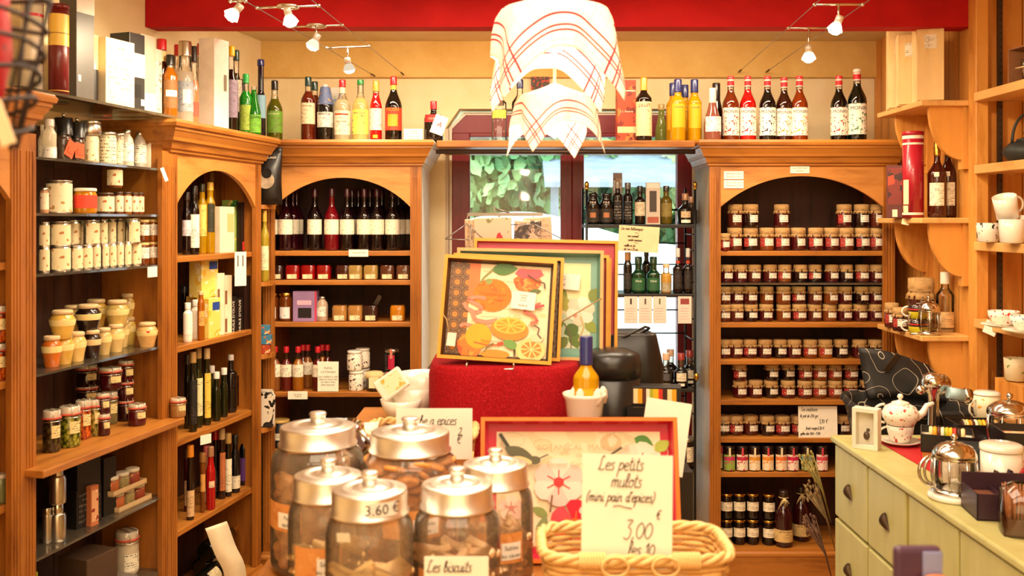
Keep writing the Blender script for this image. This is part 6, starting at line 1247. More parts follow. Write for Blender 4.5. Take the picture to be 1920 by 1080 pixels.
# wicker basket
WIC = wood('willow', 'DDB06A', 'B88440', 'x', 30, .5); WIC2 = wood('willow_pale', 'E8C484', 'C89A58', 'x', 30, .5)
def rrect(a, b, r, n=96):
    pts = []
    for i in range(n):
        q = 2*PI*i/n; c, s = math.cos(q), math.sin(q); k = (abs(c)**5+abs(s)**5)**(-1/5); pts.append((a*c*k, b*s*k))
    return pts
def basket(label, loc, a, b, h, flare=1.12, rows=13, rz=0, rim=.008, hoops=True, n=120, stakes=40, name='wicker_basket'):
    t = thing(name, label, 'basket', loc, rz)
    m = M()
    for k in range(rows):
        u = (k+.5)/rows; f = 1+(flare-1)*u; base = rrect(a*f, b*f, 0, n)
        m.tube([(x*(1+.012*math.sin(i*stakes/n*PI+k*PI)), y*(1+.02*math.sin(i*stakes/n*PI+k*PI)), h*u) for i, (x, y) in enumerate(base)], h/rows*.50, 5, True)
    m.obj('woven_wall', WIC, t)
    m = M()
    for (x, y), (x2, y2) in zip(rrect(a, b, 0, stakes), rrect(a*flare, b*flare, 0, stakes)): m.tube([(x, y, 0), (x2, y2, h)], .0018, 5)
    m.obj('stakes', WIC2, t)
    m = M(); base = rrect(a*flare*1.015, b*flare*1.02, 0, 160)
    for s in range(3):
        pts = []
        for i, (x, y) in enumerate(base):
            q = i/160*2*PI*14+s*2*PI/3; nx_ = math.cos(2*PI*i/160); ny = math.sin(2*PI*i/160); pts.append((x+nx_*rim*.7*math.cos(q), y+ny*rim*.7*math.cos(q), h+rim*.6+rim*.7*math.sin(q)))
        m.tube(pts, rim*.62, 6, True)
    m.obj('twisted_rim', WIC2, t)
    m = M(); m.prism(rrect(a*.99, b*.98, 0, 60), 0, .004, 'z')
    for i in range(int(2*b/.008)): y = -b*.9+i*.008; m.tube([(-a*.95, y, .006), (a*.95, y, .006)], .003, 4)
    m.obj('woven_base', WIC, t)
    if hoops:
        for sx_ in (-1, 1):
            m = M()
            for q in range(2): m.tube([(sx_*(a*.30+.022*math.cos(w)), -b*flare*1.03-.012-.002*q, h-.004+.016*math.sin(w)+q*.003) for w in [i*PI/8 for i in range(16)]], .0024, 5, True)
            for q in range(9): m.tube([(sx_*(a*.42+q*.005), -b*flare*1.02+.012*math.cos(w), h+.004+.012*math.sin(w)) for w in [i*PI/5 for i in range(10)]], .0026, 5, True)
            m.obj('willow_loop', WIC2, t)
    return t
basket('long shallow wicker basket holding the small bread sign', (PX(1188, 1.66), 1.675, TT+.048), .138, .078, .125, 1.14)
m = M(); m.box(.10, .33, 1.61, 1.745, TT, TT+.047, bv=.003); tag(m.obj('riser_block', OAKH), 'low wooden riser under the long wicker basket', 'block')
# botanical tray leaning behind
def blob(cx, cz_, rx, rz_, n=18, a=0, wob=0): return [(cx+(rx*math.cos(q)*math.cos(a)-rz_*math.sin(q)*math.sin(a))*(1+wob*math.sin(5*q)), cz_+(rx*math.cos(q)*math.sin(a)+rz_*math.sin(q)*math.cos(a))*(1+wob*math.sin(5*q))) for q in [2*PI*i/n for i in range(n)]]
def leafp(x, z, l, w, a):
    pts = []
    for i in range(9): u = i/8; pts.append((l*u, w*math.sin(PI*u)**.8*(1-.3*u)))
    for i in range(7, 0, -1): u = i/8; pts.append((l*u, -w*math.sin(PI*u)**.8*(1-.3*u)))
    return [(x+p*math.cos(a)-q*math.sin(a), z+p*math.sin(a)+q*math.cos(a)) for p, q in pts]
def petal(x, z, l, w, a):
    return [(x+p*math.cos(a)-q*math.sin(a), z+p*math.sin(a)+q*math.cos(a)) for p, q in [(0, 0), (l*.35, w*.55), (l*.7, w), (l*.95, w*.6), (l, 0), (l*.92, -w*.6), (l*.7, -w), (l*.35, -w*.5)]]
class Pic:
    """a printed picture: flat coloured shapes, one above another by a hair, in ONE mesh"""
    def __init__(s): s.m = M(); s.mats = []; s.y = 0
    def add(s, poly, c):
        mt = c if not isinstance(c, str) else plain(c, .35)
        if mt not in s.mats: s.mats.append(mt)
        s.m.mat(s.mats.index(mt)); s.y -= .00012; s.m.sheet(poly, s.y); return s
    def line(s, pts, w, c):
        for (x0, z0), (x1, z1) in zip(pts, pts[1:]):
            d = math.hypot(x1-x0, z1-z0) or 1; nx_, nz = -(z1-z0)/d*w/2, (x1-x0)/d*w/2
            mt = plain(c, .4) if isinstance(c, str) else c
            if mt not in s.mats: s.mats.append(mt)
            s.m.mat(s.mats.index(mt)); s.m.sheet([(x0+nx_, z0+nz), (x1+nx_, z1+nz), (x1-nx_, z1-nz), (x0-nx_, z0-nz)], s.y-.0002)
        s.y -= .00025; return s
    def obj(s, name, parent, loc=(0, 0, 0)): return s.m.obj(name, s.mats, parent, loc)
def tray(name, label, loc, w, h, lean, rz, tilt, depth, inner, edge, back, group=None):
    """serving tray standing on its long side: x across, z up, opening toward the front"""
    t = thing(name, label, 'tray', loc, group=group)
    t.rotation_mode = 'XYZ'; t.rotation_euler = (Matrix.Rotation(rz, 3, 'Z') @ Matrix.Rotation(-lean, 3, 'X') @ Matrix.Rotation(tilt, 3, 'Y')).to_euler()
    f = depth*.30
    m = M(); m.box(-w/2+.004, w/2-.004, depth-.004, depth, .004, h-.004); m.obj('tray_base', back, t)
    # sloping walls
    a = [(-w/2, 0), (w/2, 0), (w/2, h), (-w/2, h)]; b = [(-w/2+f, f), (w/2-f, f), (w/2-f, h-f), (-w/2+f, h-f)]
    m = M(); vs = [(x, 0, z) for x, z in a]+[(x, depth, z) for x, z in b]; m.add(vs, [(i, (i+1) % 4, 4+(i+1) % 4, 4+i) for i in range(4)])
    k = .005; vs = [(x-k*(1 if x > 0 else -1)*-1*-1, 0, z) for x, z in a]
    o = m.obj('tray_wall', inner, t); md = o.modifiers.new('thickness', 'SOLIDIFY'); md.thickness = .006; md.offset = 0
    m = M(); e = .0045
    m.box(-w/2-e, w/2+e, -.0035, .0035, -e, e); m.box(-w/2-e, w/2+e, -.0035, .0035, h-e, h+e); m.box(-w/2-e, -w/2+e, -.0035, .0035, e, h-e); m.box(w/2-e, w/2+e, -.0035, .0035, e, h-e); m.obj('gilt_edge', edge, t)
    return t, depth-.0045
GILT = plain('D89A2E', .4, .1); ORGE = plain('E0762A', .4)
STP = N('striped_crimson'); sx = STP.n('ShaderNodeSeparateXYZ'); STP.l(STP.coord(), sx.inputs[0]); STP.l(STP.mix(STP.math('GREATER_THAN', STP.math('FRACT', STP.math('MULTIPLY', sx.outputs['X'], 17.0)), .5), 'C81E3E', 'D84A62'), STP.b.inputs['Base Color']); STP.set(.4)
w, h = .425, .33
t, dy = tray('botanical_tray', 'crimson edged tray with botanical print of flowers and bird', (PX(1087, 2.10), 2.06, TT+.008), w, h, .22, 0, 0, .035, STP, ORGE, plain('C81E3E', .4)); t.scale = (1, 1, .905)
CRM = spots('EFE2C0', 'E8D8B0', 'E2D0A8', 12, .45)
p = Pic(); p.add([(-w/2+.03, .03), (w/2-.03, .03), (w/2-.03, h-.03), (-w/2+.03, h-.03)], CRM)
for x, z, r in ((-.15, .28, .03), (.09, .285, .022), (-.08, .27, .02), (.17, .25, .03)): p.line([(x+r*math.cos(q), z+r*.6*math.sin(q)) for q in [i*PI/8 for i in range(17)]], .0012, 'C9BFA0')
p.add(blob(.073, .275, .024, .020), 'D8BC94'); p.add(blob(.076, .277, .010, .014, wob=.2), 'E8D8BC')
def flower(x, z, r, c, cc, n=5, a0=.3, c2='E8C8C0'):
    for i in range(n): p.add(petal(x, z, r, r*.45, a0+2*PI*i/n), c if i % 2 else c2)
    for i in range(n): p.line([(x, z), (x+r*.5*math.cos(a0+2*PI*i/n), z+r*.5*math.sin(a0+2*PI*i/n))], .0025, cc)
    p.add(blob(x, z, r*.2, r*.2, 10, wob=.25), cc)
p.add(leafp(.125, .285, .045, .017, -.4), '4A8A3A'); p.add(leafp(.170, .255, .04, .016, .6), 'A8B84A'); p.add(leafp(-.07, .10, .04, .012, 2.6), '8A9A5A'); p.add(leafp(.0, .13, .05, .012, -.4), '7A8A4A'); p.add(leafp(-.09, .045, .06, .015, 1.3), '8A9A6A'); p.add(leafp(.03, .18, .03, .01, 1.2), '6A8A3A')
flower(.135, .225, .052, 'F2E2D2', 'C8404A', 6, .2, 'EFD8C8'); flower(-.045, .18, .058, 'F0DDD0', 'D0343C', 6, .5); flower(.04, .16, .03, 'E8D0C0', '8A5A3A', 5, .9); flower(-.01, .085, .055, 'D8203A', 'E8702A', 5, .2, 'E04A5A'); flower(.02, .11, .022, 'F0C0C0', 'D84A5A', 5); flower(-.15, .12, .03, 'F0E0D4', 'C86A6A', 5)
p.line([(-.175, .295), (-.155, .262), (-.135, .245)], .008, '3A3A30'); p.add(leafp(-.165, .262, .075, .018, -.42), '5A5A44'); p.add(blob(-.098, .232, .013, .010), '5A5A44'); p.line([(-.088, .236), (-.068, .246)], .0028, '3A3A30'); p.line([(-.165, .235), (-.15, .238), (-.13, .236)], .003, 'B8303A'); p.add(blob(-.125, .232, .022, .008, a=-.3), 'D8C890')
p.line([(.02, .235), (.06, .238), (.095, .262)], .005, '4A4234'); p.add(leafp(.03, .232, .05, .007, .25), '4A4A38'); p.line([(.062, .237), (.065, .20)], .008, 'A8764A'); p.line([(-.06, .15), (-.065, .11)], .004, '7A5A44'); p.line([(.02, .15), (.015, .11), (.03, .08)], .005, '8A6A4A')
pc = p.obj('printed_panel', t, (0, dy, 0))
for s, sz, x, z in (('BOTANICAL  MAGAZINE', .0185, .01, .262), ('Flower Garden', .0165, -.02, .222), ('OR', .010, -.0, .242)):
    letters(pc, s, sz, plain('C2AE86', .5), (x, -.0105, z))
# pedestal under a red cloth, with trays leaning on an easel
PT = 1.215
FAB = N('red_woven_cloth'); FAB.set(.85, 0, .2); v = FAB.coord(scale=(1, 1, 1)); a = FAB.noise(v, 260, 2); b_ = FAB.noise(v, 9, 3); FAB.l(FAB.ramp(a, [(.35, '8A0812'), (.62, 'A60E1A'), (.82, 'C04048')]), FAB.b.inputs['Base Color']); FAB.bump(a, .5, .002)
m = M(); n = 64; prof = [(1.0, PT), (1.02, PT-.006), (1.035, PT-.03), (1.035, PT-.16), (1.05, PT-.26), (1.07, TT+.001)]
hw_, hd = .20, .22; base = rrect(hw_, hd, 0, n)
vs = [(0, 0, PT)]
rings = [(.5, PT), (.93, PT+.001)]+prof
def foldf(i, f): return 1+max(0, f-1.02)*.9*math.sin(2*PI*i/n*9)
for f, z in rings:
    for i, (x, y) in enumerate(base): g = f*(foldf(i, f)); vs.append((x*g, y*g, z))
fs = [(0, 1+i, 1+(i+1) % n) for i in range(n)]+[(1+k*n+i, 1+k*n+(i+1) % n, 1+(k+1)*n+(i+1) % n, 1+(k+1)*n+i)[::-1] for k in range(len(rings)-1) for i in range(n)]
m.add(vs, fs, True); o = m.obj('red_tablecloth', FAB.m); o.location = (-.02, 2.755, 0); tag(o, 'red woven cloth draped over the raised display box', 'cloth')
m = M(); m.box(-.185, .145, 2.572, 2.938, TT, PT-.004); tag(m.obj('display_box', PINEH), 'wooden display box under the red cloth', 'box')
# floor of the cloth at the right slants down toward the table
m = M(); q = [(.175, 2.56, PT-.003), (.215, 2.54, PT-.10), (.20, 2.53, TT+.002), (.12, 2.535, TT+.002)]
# easel
TB = PT+.004
t = thing('wire_easel', 'chrome wire easel holding up the citrus tray', 'easel', (PX(922, 2.60), 2.60, TB), -.06)
m = M()
m.tube([(-.062, -.012, .035), (-.062, -.018, .006), (-.062, -.060, -.000), (-.062, -.064, -.010), (.062, -.064, -.010), (.062, -.060, 0), (.062, -.018, .006), (.062, -.012, .035)], .0028, 8)
for s_ in (-1, 1): m.tube([(s_*.062, -.03, .004), (s_*.062, .05, .006), (s_*.02, .085, .20)], .0028, 8)
m.tube([(-.02, .085, .20), (.02, .085, .20)], .0028, 8); m.obj('wire_frame', CHROME, t)
# citrus tray
MOS = N('brown_tile_border'); MOS.set(.4); vz = MOS.n('ShaderNodeTexVoronoi'); vz.feature = 'F1'; vz.inputs['Scale'].default_value = 34; vz.inputs['Randomness'].default_value = .0; MOS.l(MOS.coord(), vz.inputs['Vector'])
MOS.l(MOS.ramp(vz.outputs['Distance'], [(.0, 'C8742A'), (.22, 'D88A3A'), (.30, '4A3020'), (.42, '9A7048'), (.50, '4A3222'), (.62, '8A6844'), (.8, '3A2618')]), MOS.b.inputs['Base Color'])
w, h = .298, .272
YT = 2.56
DKI = plain('5A3A1E', .4)
t, dy = tray('citrus_tray', 'gold-edged tray printed with oranges, leaves and pink ribbons', (PX(926, YT), YT, TB+.012), w, h, .20, -.06, .055, .030, DKI, GILT, plain('2A1A14', .4))
p = Pic(); x0, x1, z0, z1 = -w/2+.012, w/2-.012, .012, h-.012
p.add([(x0, z0), (x1, z0), (x1, z1), (x0, z1)], spots('F2E2BC', 'EFD9A8', 'EAD09A', 14, .4)); p.add([(x0, z0), (x0+.055, z0), (x0+.055, z1), (x0, z1)], MOS); p.add([(x0+.052, .155), (x0+.082, .155), (x0+.082, z1), (x0+.052, z1)], 'E8783A')
for k in range(9): p.line([(x0+.09, .04+.025*k), (x0+.13, .042+.025*k), (x0+.17, .039+.025*k), (x0+.21, .043+.025*k)], .0010, 'C8B088')
ORN = spots('D87A10', 'C8680C', 'E08C1C', 30, .42); RIB = plain('E88A72', .4)
p.add(leafp(-.025, .245, .072, .020, .10), '4A7A2E'); p.line([(-.055, .205), (-.045, .222), (-.035, .232), (-.022, .245)], .005, '8A8A4A')
p.add(blob(.075, .215, .038, .024, wob=.06), spots('E8702E', 'D8502A', 'F09A4A', 40, .45)); p.add([(.04, .238), (.06, .226), (.10, .226), (.118, .238), (.11, .252), (.05, .252)], 'D8505A'); p.add(leafp(.08, .188, .035, .009, .2), '5A6A2E')
p.add(blob(-.018, .175, .052, .045), ORN); p.add(blob(-.03, .212, .010, .008), '8A9A4A')
for k in range(3): p.line([(-.04+.004*k, .188-.013*k), (-.02, .190-.013*k), (.0, .186-.013*k), (.018, .189-.013*k)], .0016, 'B86A1E')
p.line([(-.095+.0, .15), (-.085, .135), (-.06, .125), (-.045, .132), (-.05, .145), (-.07, .152), (-.085, .16), (-.06, .168), (-.035, .165)], .010, RIB); p.line([(-.07, .125), (-.06, .105), (-.03, .10), (.0, .108), (.012, .098), (-.01, .088), (-.03, .082), (-.028, .072)], .011, RIB)
p.line([(-.10, .085), (-.09, .092), (-.06, .088), (-.03, .075)], .009, RIB)
p.add(blob(-.07, .035, .035, .032, wob=.05), spots('EC7A2A', 'E0562A', 'F09A3A', 26, .4)); p.add(blob(-.048, .062, .036, .034), 'EBA81A'); p.line([(-.06, .045), (-.02, .038), (.02, .044)], .004, 'D8602A'); p.line([(.005, .042), (.02, .048)], .009, 'D0543A')
p.add(blob(.035, .085, .052, .030, a=-.05), 'E08A24'); p.add(blob(.035, .095, .044, .022), 'F2C04A')
for k in range(9): q = 2*PI*k/9; p.add([(.035+.005*math.cos(q), .095+.003*math.sin(q)), (.035+.038*math.cos(q-.24), .095+.018*math.sin(q-.24)), (.035+.038*math.cos(q+.24), .095+.018*math.sin(q+.24))], 'E8961E')
p.add(leafp(.02, .052, .048, .014, -.35), '6A9A4A'); p.add(blob(.095, .032, .040, .032), 'DCD08A'); p.add(blob(.097, .034, .032, .026), 'E8D08A')
for k in range(9): q = 2*PI*k/9; p.add([(.097+.004*math.cos(q), .034+.003*math.sin(q)), (.097+.028*math.cos(q-.25), .034+.022*math.sin(q-.25)), (.097+.028*math.cos(q+.25), .034+.022*math.sin(q+.25))], 'B8862A')
p.add(blob(.0, .016, .04, .012), 'E0902A'); p.line([(-.03, .02), (-.02, .035), (-.005, .045)], .004, '7A6A3A'); p.add(blob(.11, .068, .018, .014, wob=.1), 'DDD8B0')
p.line([(.115, .16), (.08, .145), (.07, .135), (.10, .125), (.11, .11), (.09, .105)], .007, 'D8685A'); p.line([(.10, .10), (.115, .092), (.112, .075), (.122, .065)], .004, '6A4A3A'); p.line([(.075, .235), (.10, .22), (.122, .215), (.124, .20)], .004, '5A3A2A'); p.line([(.125, .155), (.10, .148)], .006, 'C8404A')
pc = p.obj('printed_panel', t, (0, dy, 0))
for s, sz, x, z, sh_ in (('Citrus Aurantium', .0105, -.018, .182, .4), ('Dulcis', .0105, .0, .168, .4), ('Pamplemousse', .0105, -.01, .050, .4), ('AU', .011, .112, .142, 0), ('FRA', .011, .095, .098, 0)): letters(pc, s, sz, plain('9A6A3A', .5), (x, -.0105, z), sh_)
m = M(); m.box(-.030, .035, -.016, -.0155, 0, .048); q = m.obj('price_sticker', WPAP, t, (.064, dy, .140), (0, .06, 0))
for s, z, sz in (('PLATEAU', .038, .005), ('NOIR', .031, .006), ('AGRUMES', .024, .004), ('39,90 €', .010, .008)): letters(q, s, sz, INKB, (.002, -.0168, z))
m = M(); m.box(-.012, .012, -.003, -.002, -.016, .02); m.obj('swing_tag', plain('E4DCD0', .5), t, (-.118, 0, .045), (0, .05, 0)); m = M(); m.tube([(-.148, -.004, .115), (-.135, -.007, .10), (-.125, -.004, .065)], .0016, 5); m.obj('raffia_tie', plain('C8A870', .7), t)
t, dy = tray('dark_tray', 'gold-edged dark patterned tray close behind the citrus tray', (PX(944, 2.60), 2.613, TB+.012), .298, .275, .19, -.04, .045, .020, plain('2A2220', .4), GILT, MOS)
w, h = .405, .300
TEAL = plain('7AA89A', .45)
t, dy = tray('magnolia_tray', 'teal tray with white magnolia print and green leaves', (PX(990, 2.66), 2.665, TB+.002), w, h, .16, -.03, .02, .036, TEAL, plain('D8A86A', .4), TEAL)
p = Pic(); p.add([(-w/2+.03, .03), (w/2-.03, .03), (w/2-.03, h-.03), (-w/2+.03, h-.03)], spots('C8DCC0', 'E8E0B8', 'D8DCC0', 9, .45)); p.add([(.06, .17), (w/2-.03, .17), (w/2-.03, h-.03), (.06, h-.03)], 'F0E4B0')
for x, z, l, ww, a, c in ((.085, .16, .075, .016, 2.2, '8A9A2A'), (.08, .14, .07, .018, 2.7, '5A7A24'), (.09, .13, .06, .014, 1.9, 'A8A83A'), (.15, .165, .05, .016, .9, '7A8A3A'), (.08, .10, .06, .015, 3.3, '6A8A2A'), (.10, .08, .06, .016, -1.2, '5A7A2A'), (.12, .09, .05, .018, 3.6, '4A6A1E'), (.14, .11, .05, .014, -.9, '8A9A3A'), (.09, .06, .05, .014, 3.9, '6A7A2A')): p.add(leafp(x+.02, z, l*.9, ww*1.25, a), c)
for i in range(6): p.add(petal(.145, .135, .042, .017, .3+i*1.05), 'F4EAD8' if i % 2 else 'EAD8C0')
p.add(blob(.13, .122, .006, .006), 'E88A7A'); p.line([(.145, .12), (.155, .09), (.14, .05)], .004, 'C8B070'); p.line([(.10, .10), (.12, .06), (.12, .03)], .003, '6A5A3A')
pc = p.obj('printed_panel', t, (0, dy, 0))
m = M(); m.box(-.032, .045, -.014, -.0135, 0, .045); q = m.obj('price_sticker', WPAP, t, (.095, dy, .195), (0, .08, 0))
for s, z, sz in (('PLATEAU', .036, .005), ('MAGNOLIA', .028, .005), ('49,90 €', .012, .008)): letters(q, s, sz, INKB, (-.008, -.0148, z))
m = M(); m.box(-.016, .016, -.012, -.011, -.03, .012); m.obj('swing_tag', spots('C8B0A0', '9A8A7A', 'D8C8B8', 60, .4), t, (.06, 0, .09), (0, .5, 0)); m = M(); m.box(-.014, .014, -.012, -.0115, -.02, .018); m.obj('barcode_tag', plain('E8E0D4', .5), t, (.065, -.004, .052), (0, -.5, 0))
m = M(); m.tube([(.02, -.006, .125), (.05, -.012, .11), (.09, -.01, .10), (w/2, -.005, .17)], .002, 5); m.obj('raffia_tie', plain('A88A5A', .7), t)
for i, (dx, dy_, hh, c, l) in enumerate(((.022, .022, .285, 'A81420', 'first'), (.030, .044, .275, 'B01A24', 'second'))):
    tray('red_tray', 'red tray with gold edge, %s behind the teal magnolia tray' % l, (PX(990, 2.66)+dx, 2.70+dy_, TB+.002), w, hh, .16, -.03, .02, .016, plain(c, .4), GILT, plain(c, .4), 'red trays')
t, dy = tray('crimson_tray', 'large crimson tray rearmost of all, with pink tag', (PX(990, 2.66)+.048, 2.780, TB+.002), w+.01, .325, .15, -.03, .02, .018, plain('B0283A', .4), GILT, plain('B8384A', .4))
# napkin rack in front of the window
t = thing('napkin_rack', 'wire rack holding packs of printed paper napkins', 'rack', (PX(943, 3.05), 3.05, 1.18), -.05)
WIRE = plain('8A8480', .3, .8); s_ = 3.05/F
m = M(); X_ = lambda px: (px-943)*s_; Z_ = lambda py: CZ-(py-HY)*s_-1.18
m.box(X_(875), X_(1018), 0, .004, Z_(405), Z_(399)); m.box(X_(875), X_(877), 0, .004, 0, Z_(399)); m.box(X_(999), X_(1001), 0, .004, 0, Z_(405))
for a in ((875, 421, 838, 448), (875, 418, 915, 452), (838, 448, 875, 449), (1004, 421, 1062, 452), (960, 421, 1004, 421), (875, 449, 884, 449), (884, 420, 888, 449)): m.tube([(X_(a[0]), -.03 if a[0] < 900 else -.06, Z_(a[1])), (X_(a[2]), -.06, Z_(a[3]))], .0016, 5)
for px in (927, 967): m.tube([(X_(px)+.006*math.cos(q), .002, Z_(392)+.007*math.sin(q)) for q in [i*PI/7 for i in range(14)]], .0011, 4, True)
m.box(X_(927), X_(929), 0, .003, Z_(400), Z_(388)); m.tube([(X_(929), .001, Z_(391)), (X_(955), .001, Z_(399))], .0025, 4)
m.box(X_(870), X_(1064), -.07, .07, -.004, 0); m.box(X_(934), X_(938), -.004, .0, 0, Z_(405)); m.obj('wire_frame', WIRE, t)
m = M(); m.lathe([(.055, -.318), (.055, -.31), (.02, -.30), (.012, -.27), (.012, -.004)], 20); m.obj('pedestal_stem', WIRE, t)
ROS = spots('EBCDB4', 'C83A44', '8A8A5A', 24, .36); TOI = spots('D8C0A8', '4A4240', '8A7A70', 40, .47); LIN2 = paper('DCC2A4', 'B89A7C', .4, 60)
for i, (px, wpx, top, mt, tl, dy_, d) in enumerate(((930, 70, 408, ROS, -.04, -.035, 'pack of paper napkins printed with red roses'), (915, 56, 411, LIN2, -.05, -.015, 'pale napkin pack behind the rose napkins'), (985, 50, 414, TOI, .03, -.03, 'pack of paper napkins with dark grey toile print'), (1022, 52, 407, LIN2, -.10, -.02, 'plain beige napkin pack leaning at right of rack'), (905, 56, 411, LIN2, -.04, .005, 'second pale napkin pack at the left of rack'))):
    hh = Z_(top)-.001
    m = M(); m.box(-wpx*s_/2, wpx*s_/2, -.008, .008, 0, hh, bv=.003); o = m.obj('napkin_pack', mt); o.location = (t.location.x+X_(px), 3.05+dy_, 1.1815); o.rotation_euler = (.0, tl*.6, -.05); tag(o, d, 'napkins', 'paper napkin packs')
# a side table carries the rack, and the bag and tins
m = M(); m.box(-.45, .42, 2.99, 3.42, TT-.03, TT, bv=.004)
for x in (-.42, .39):
    for y in (3.02, 3.39): m.box(x-.02, x+.02, y-.02, y+.02, 0, TT-.03)
tag(m.obj('side_table', OAKH), 'low side table behind the display table', 'table')
t = thing('handbag', 'black bag with loop handles beside the leaning trays', 'bag', (.345, 2.86, TT), 0)
BLK = plain('100E0D', .35, var=.3)
m = M(); m.lathe([(.12, 0), (.13, .02), (.125, .30), (.10, .385), (.08, .392), (.07, .38)], 28, sq=5, wob=lambda a, k: 1+.03*math.sin(3*a+k)); m.obj('bag_body', BLK, t, None, None)
t.scale = (.78, .75, 1.05)
m = M(); m.tube([(-.14+.012*math.cos(q), -.07, .385+.085*math.sin(q)) for q in [i*PI/14*2 for i in range(14)]], .005, 8, True); m.tube([(-.10, -.08, .36), (-.02, -.10, .385), (.055, -.09, .41), (.075, -.07, .405), (.0, -.06, .37)], .004, 6); m.obj('loop_handle', plain('2A2826', .25, .3), t)
m = M(); m.lathe([(.078, 0), (.080, .01), (.080, .20)], 32); m.lathe([(.083, .165), (.083, .20), (.078, .225), (.05, .238), (.002, .242)], 32); o = m.obj('black_hat_box', plain('1E1D1C', .3)); o.location = (.275, 2.66, TT+.145); tag(o, 'round black box behind the yellow bottle', 'box')
m = M(); m.box(-.075, .085, -.07, .07, 0, .144, bv=.003); o = m.obj('black_carton', BLACK); o.location = (.275, 2.66, TT); tag(o, 'square black carton under the round black box', 'box')
m = M(); vs = []
for k in range(7):
    for i in range(7): u, v_ = i/6, k/6; vs.append((.44+.05*u+.01*math.sin(6*v_), 2.90+.02*math.sin(5*u+2*v_), 1.10-.22*v_+.02*u))
m.add(vs, [(k*7+i, k*7+i+1, k*7+8+i, k*7+7+i) for k in range(6) for i in range(6)], True)
# yellow bottle standing in a white pot
t = thing('white_pot', 'small white ceramic pot holding the yellow bottle', 'pot', (PX(1096, 2.44), 2.44, TT+.175))
m = M(); m.lathe([(.034, 0), (.036, .004), (.050, .11), (.055, .118), (.0565, .126), (.052, .127), (.046, .11), (.033, .012), (.001, .010)], 32); m.obj('pot_body', CER, t); handwrite(t, [('e', .028, .06, .016)]).location = (0, -.043, 0)
m = M(); m.box(-.06, .06, -.06, .06, 0, .174, bv=.003); o = m.obj('pot_stand', BLACK); o.location = (PX(1096, 2.44), 2.44, TT); tag(o, 'black box under the white pot', 'box')
put(bottle('limoncello_bottle', .225, .0325, .58, .72, .014, liquid('D8A80E', .3), cap='1E2A6A', capz=.72, capr=.0165, lab=('E0B420', .22, .5, 1.4), lab_m=spots('DCAE16', 'C88A1A', 'E0B420', 50, .3), neck=None), 'yellow liqueur bottle with navy capsule standing in the white pot', 'bottle', (PX(1099, 2.44), 2.44, TT+.175+.013), 0, None, .066, .258)
rr = random.Random(3)
for i in range(6):
    q = rr.uniform(0, 6.28); m = M(); m.lathe([(.001, 0), (.009, .003), (.012, .02), (.010, .036), (.004, .045)], 8, wob=lambda a, k: 1+.15*math.sin(3*a)); m.sphere(.0045, (0, -.009, .02), 6)
    o = m.obj('wrapped_sweet', [spots('EBDCC8', ('C83A2A', 'E8B020', '4A9A5A')[i % 3], 'F4ECE0', 70, .3)]); o.location = (PX(1099, 2.44)+.041*math.cos(i*1.05), 2.44+.041*math.sin(i*1.05), TT+.175+.098); o.rotation_euler = (rr.uniform(-.3, .3), rr.uniform(-.3, .3), q); tag(o, 'white paper-wrapped sweet around the yellow bottle in the pot', 'sweet', 'wrapped sweets in the white pot')
# things behind the big jars: bowls, soap, sign, round basket, plastic bags
def bowl(px, Y, z, r, h, d): 
    m = M(); m.lathe([(r*.45, 0), (r*.5, .003), (r*.85, h*.5), (r, h), (r*.95, h), (r*.8, h*.55), (r*.4, .01), (.001, .01)], 32); tag(m.obj('white_bowl', CER, loc=(PX(px, Y), Y, z)), d, 'bowl', 'stacked white bowls')
t = thing('bowl_stand', 'low wooden stand carrying bowls left of the red cloth', 'stand', (-.33, 2.74, TT)); m = M(); m.box(-.11, .11, -.12, .12, .17, .184, bv=.002); m.obj('board', OAKH, t)
for sx_ in (-1, 1): m = M(); m.box(sx_*.10-.006, sx_*.10+.006, -.115, .115, 0, .17); m.obj('leg', OAKH, t)
zt_ = TT+.185
bowl(752, 2.66, zt_, .058, .06, 'lower left white bowl behind the spice bread sign'); bowl(778, 2.72, zt_+.0, .07, .085, 'middle white bowl behind the spice bread sign'); bowl(792, 2.80, zt_+.0, .075, .11, 'rear white bowl against the red cloth')
t = thing('boxed_soap', 'tilted white box with yellow pear picture on the bowls', 'box', (PX(746, 2.64), 2.64, zt_+.079)); t.rotation_euler = (-.30, -.60, .15)
m = M(); m.box(-.042, .042, -.012, .012, 0, .062, bv=.005); m.obj('carton', plain('EFE6D4', .4), t); m = M(); m.sheet([(-.022, .008), (.034, .008), (.034, .054), (-.022, .054)], -.0125); m.obj('fruit_picture', spots('EADFB8', 'E0A83A', 'C8C87A', 40, .42), t)
m = M(); 
for i in range(4): m.box(-.05, .05, -.004+i*.012, .002+i*.012, 0, .13, Matrix.Rotation(.0, 4, 'Y'))
o = m.obj('brown_folder', plain('6A4A38', .5)); o.location = (PX(800, 2.86), 2.88, zt_+.02); o.rotation_euler = (-.2, .65, .1); tag(o, 'dark slanting folders between the bowls and red cloth', 'folder')
card('spice_bread_sign', 'handwritten white card ending in epices behind the big glass jar', 'sign', (PX(814, 2.24), 2.24, TT+.182), .178, .118, .04, 0, [('pain be a epices', -.075+.0, .080, .0125), ('2,', .055, .055, .011), ('€', .052, .036, .0125)])
m = M(); m.box(-.09, .09, -.035, .035, 0, .180); o = m.obj('sign_block', PINEH); o.location = (PX(814, 2.24), 2.29, TT); tag(o, 'wooden block under the spice bread sign', 'block')
basket('small round amber wicker basket behind the middle glass jar', (PX(790, 2.47), 2.47, TT), .108, .085, .195, 1.25, 14, 0, .010, False, 60, 20, 'round_basket')
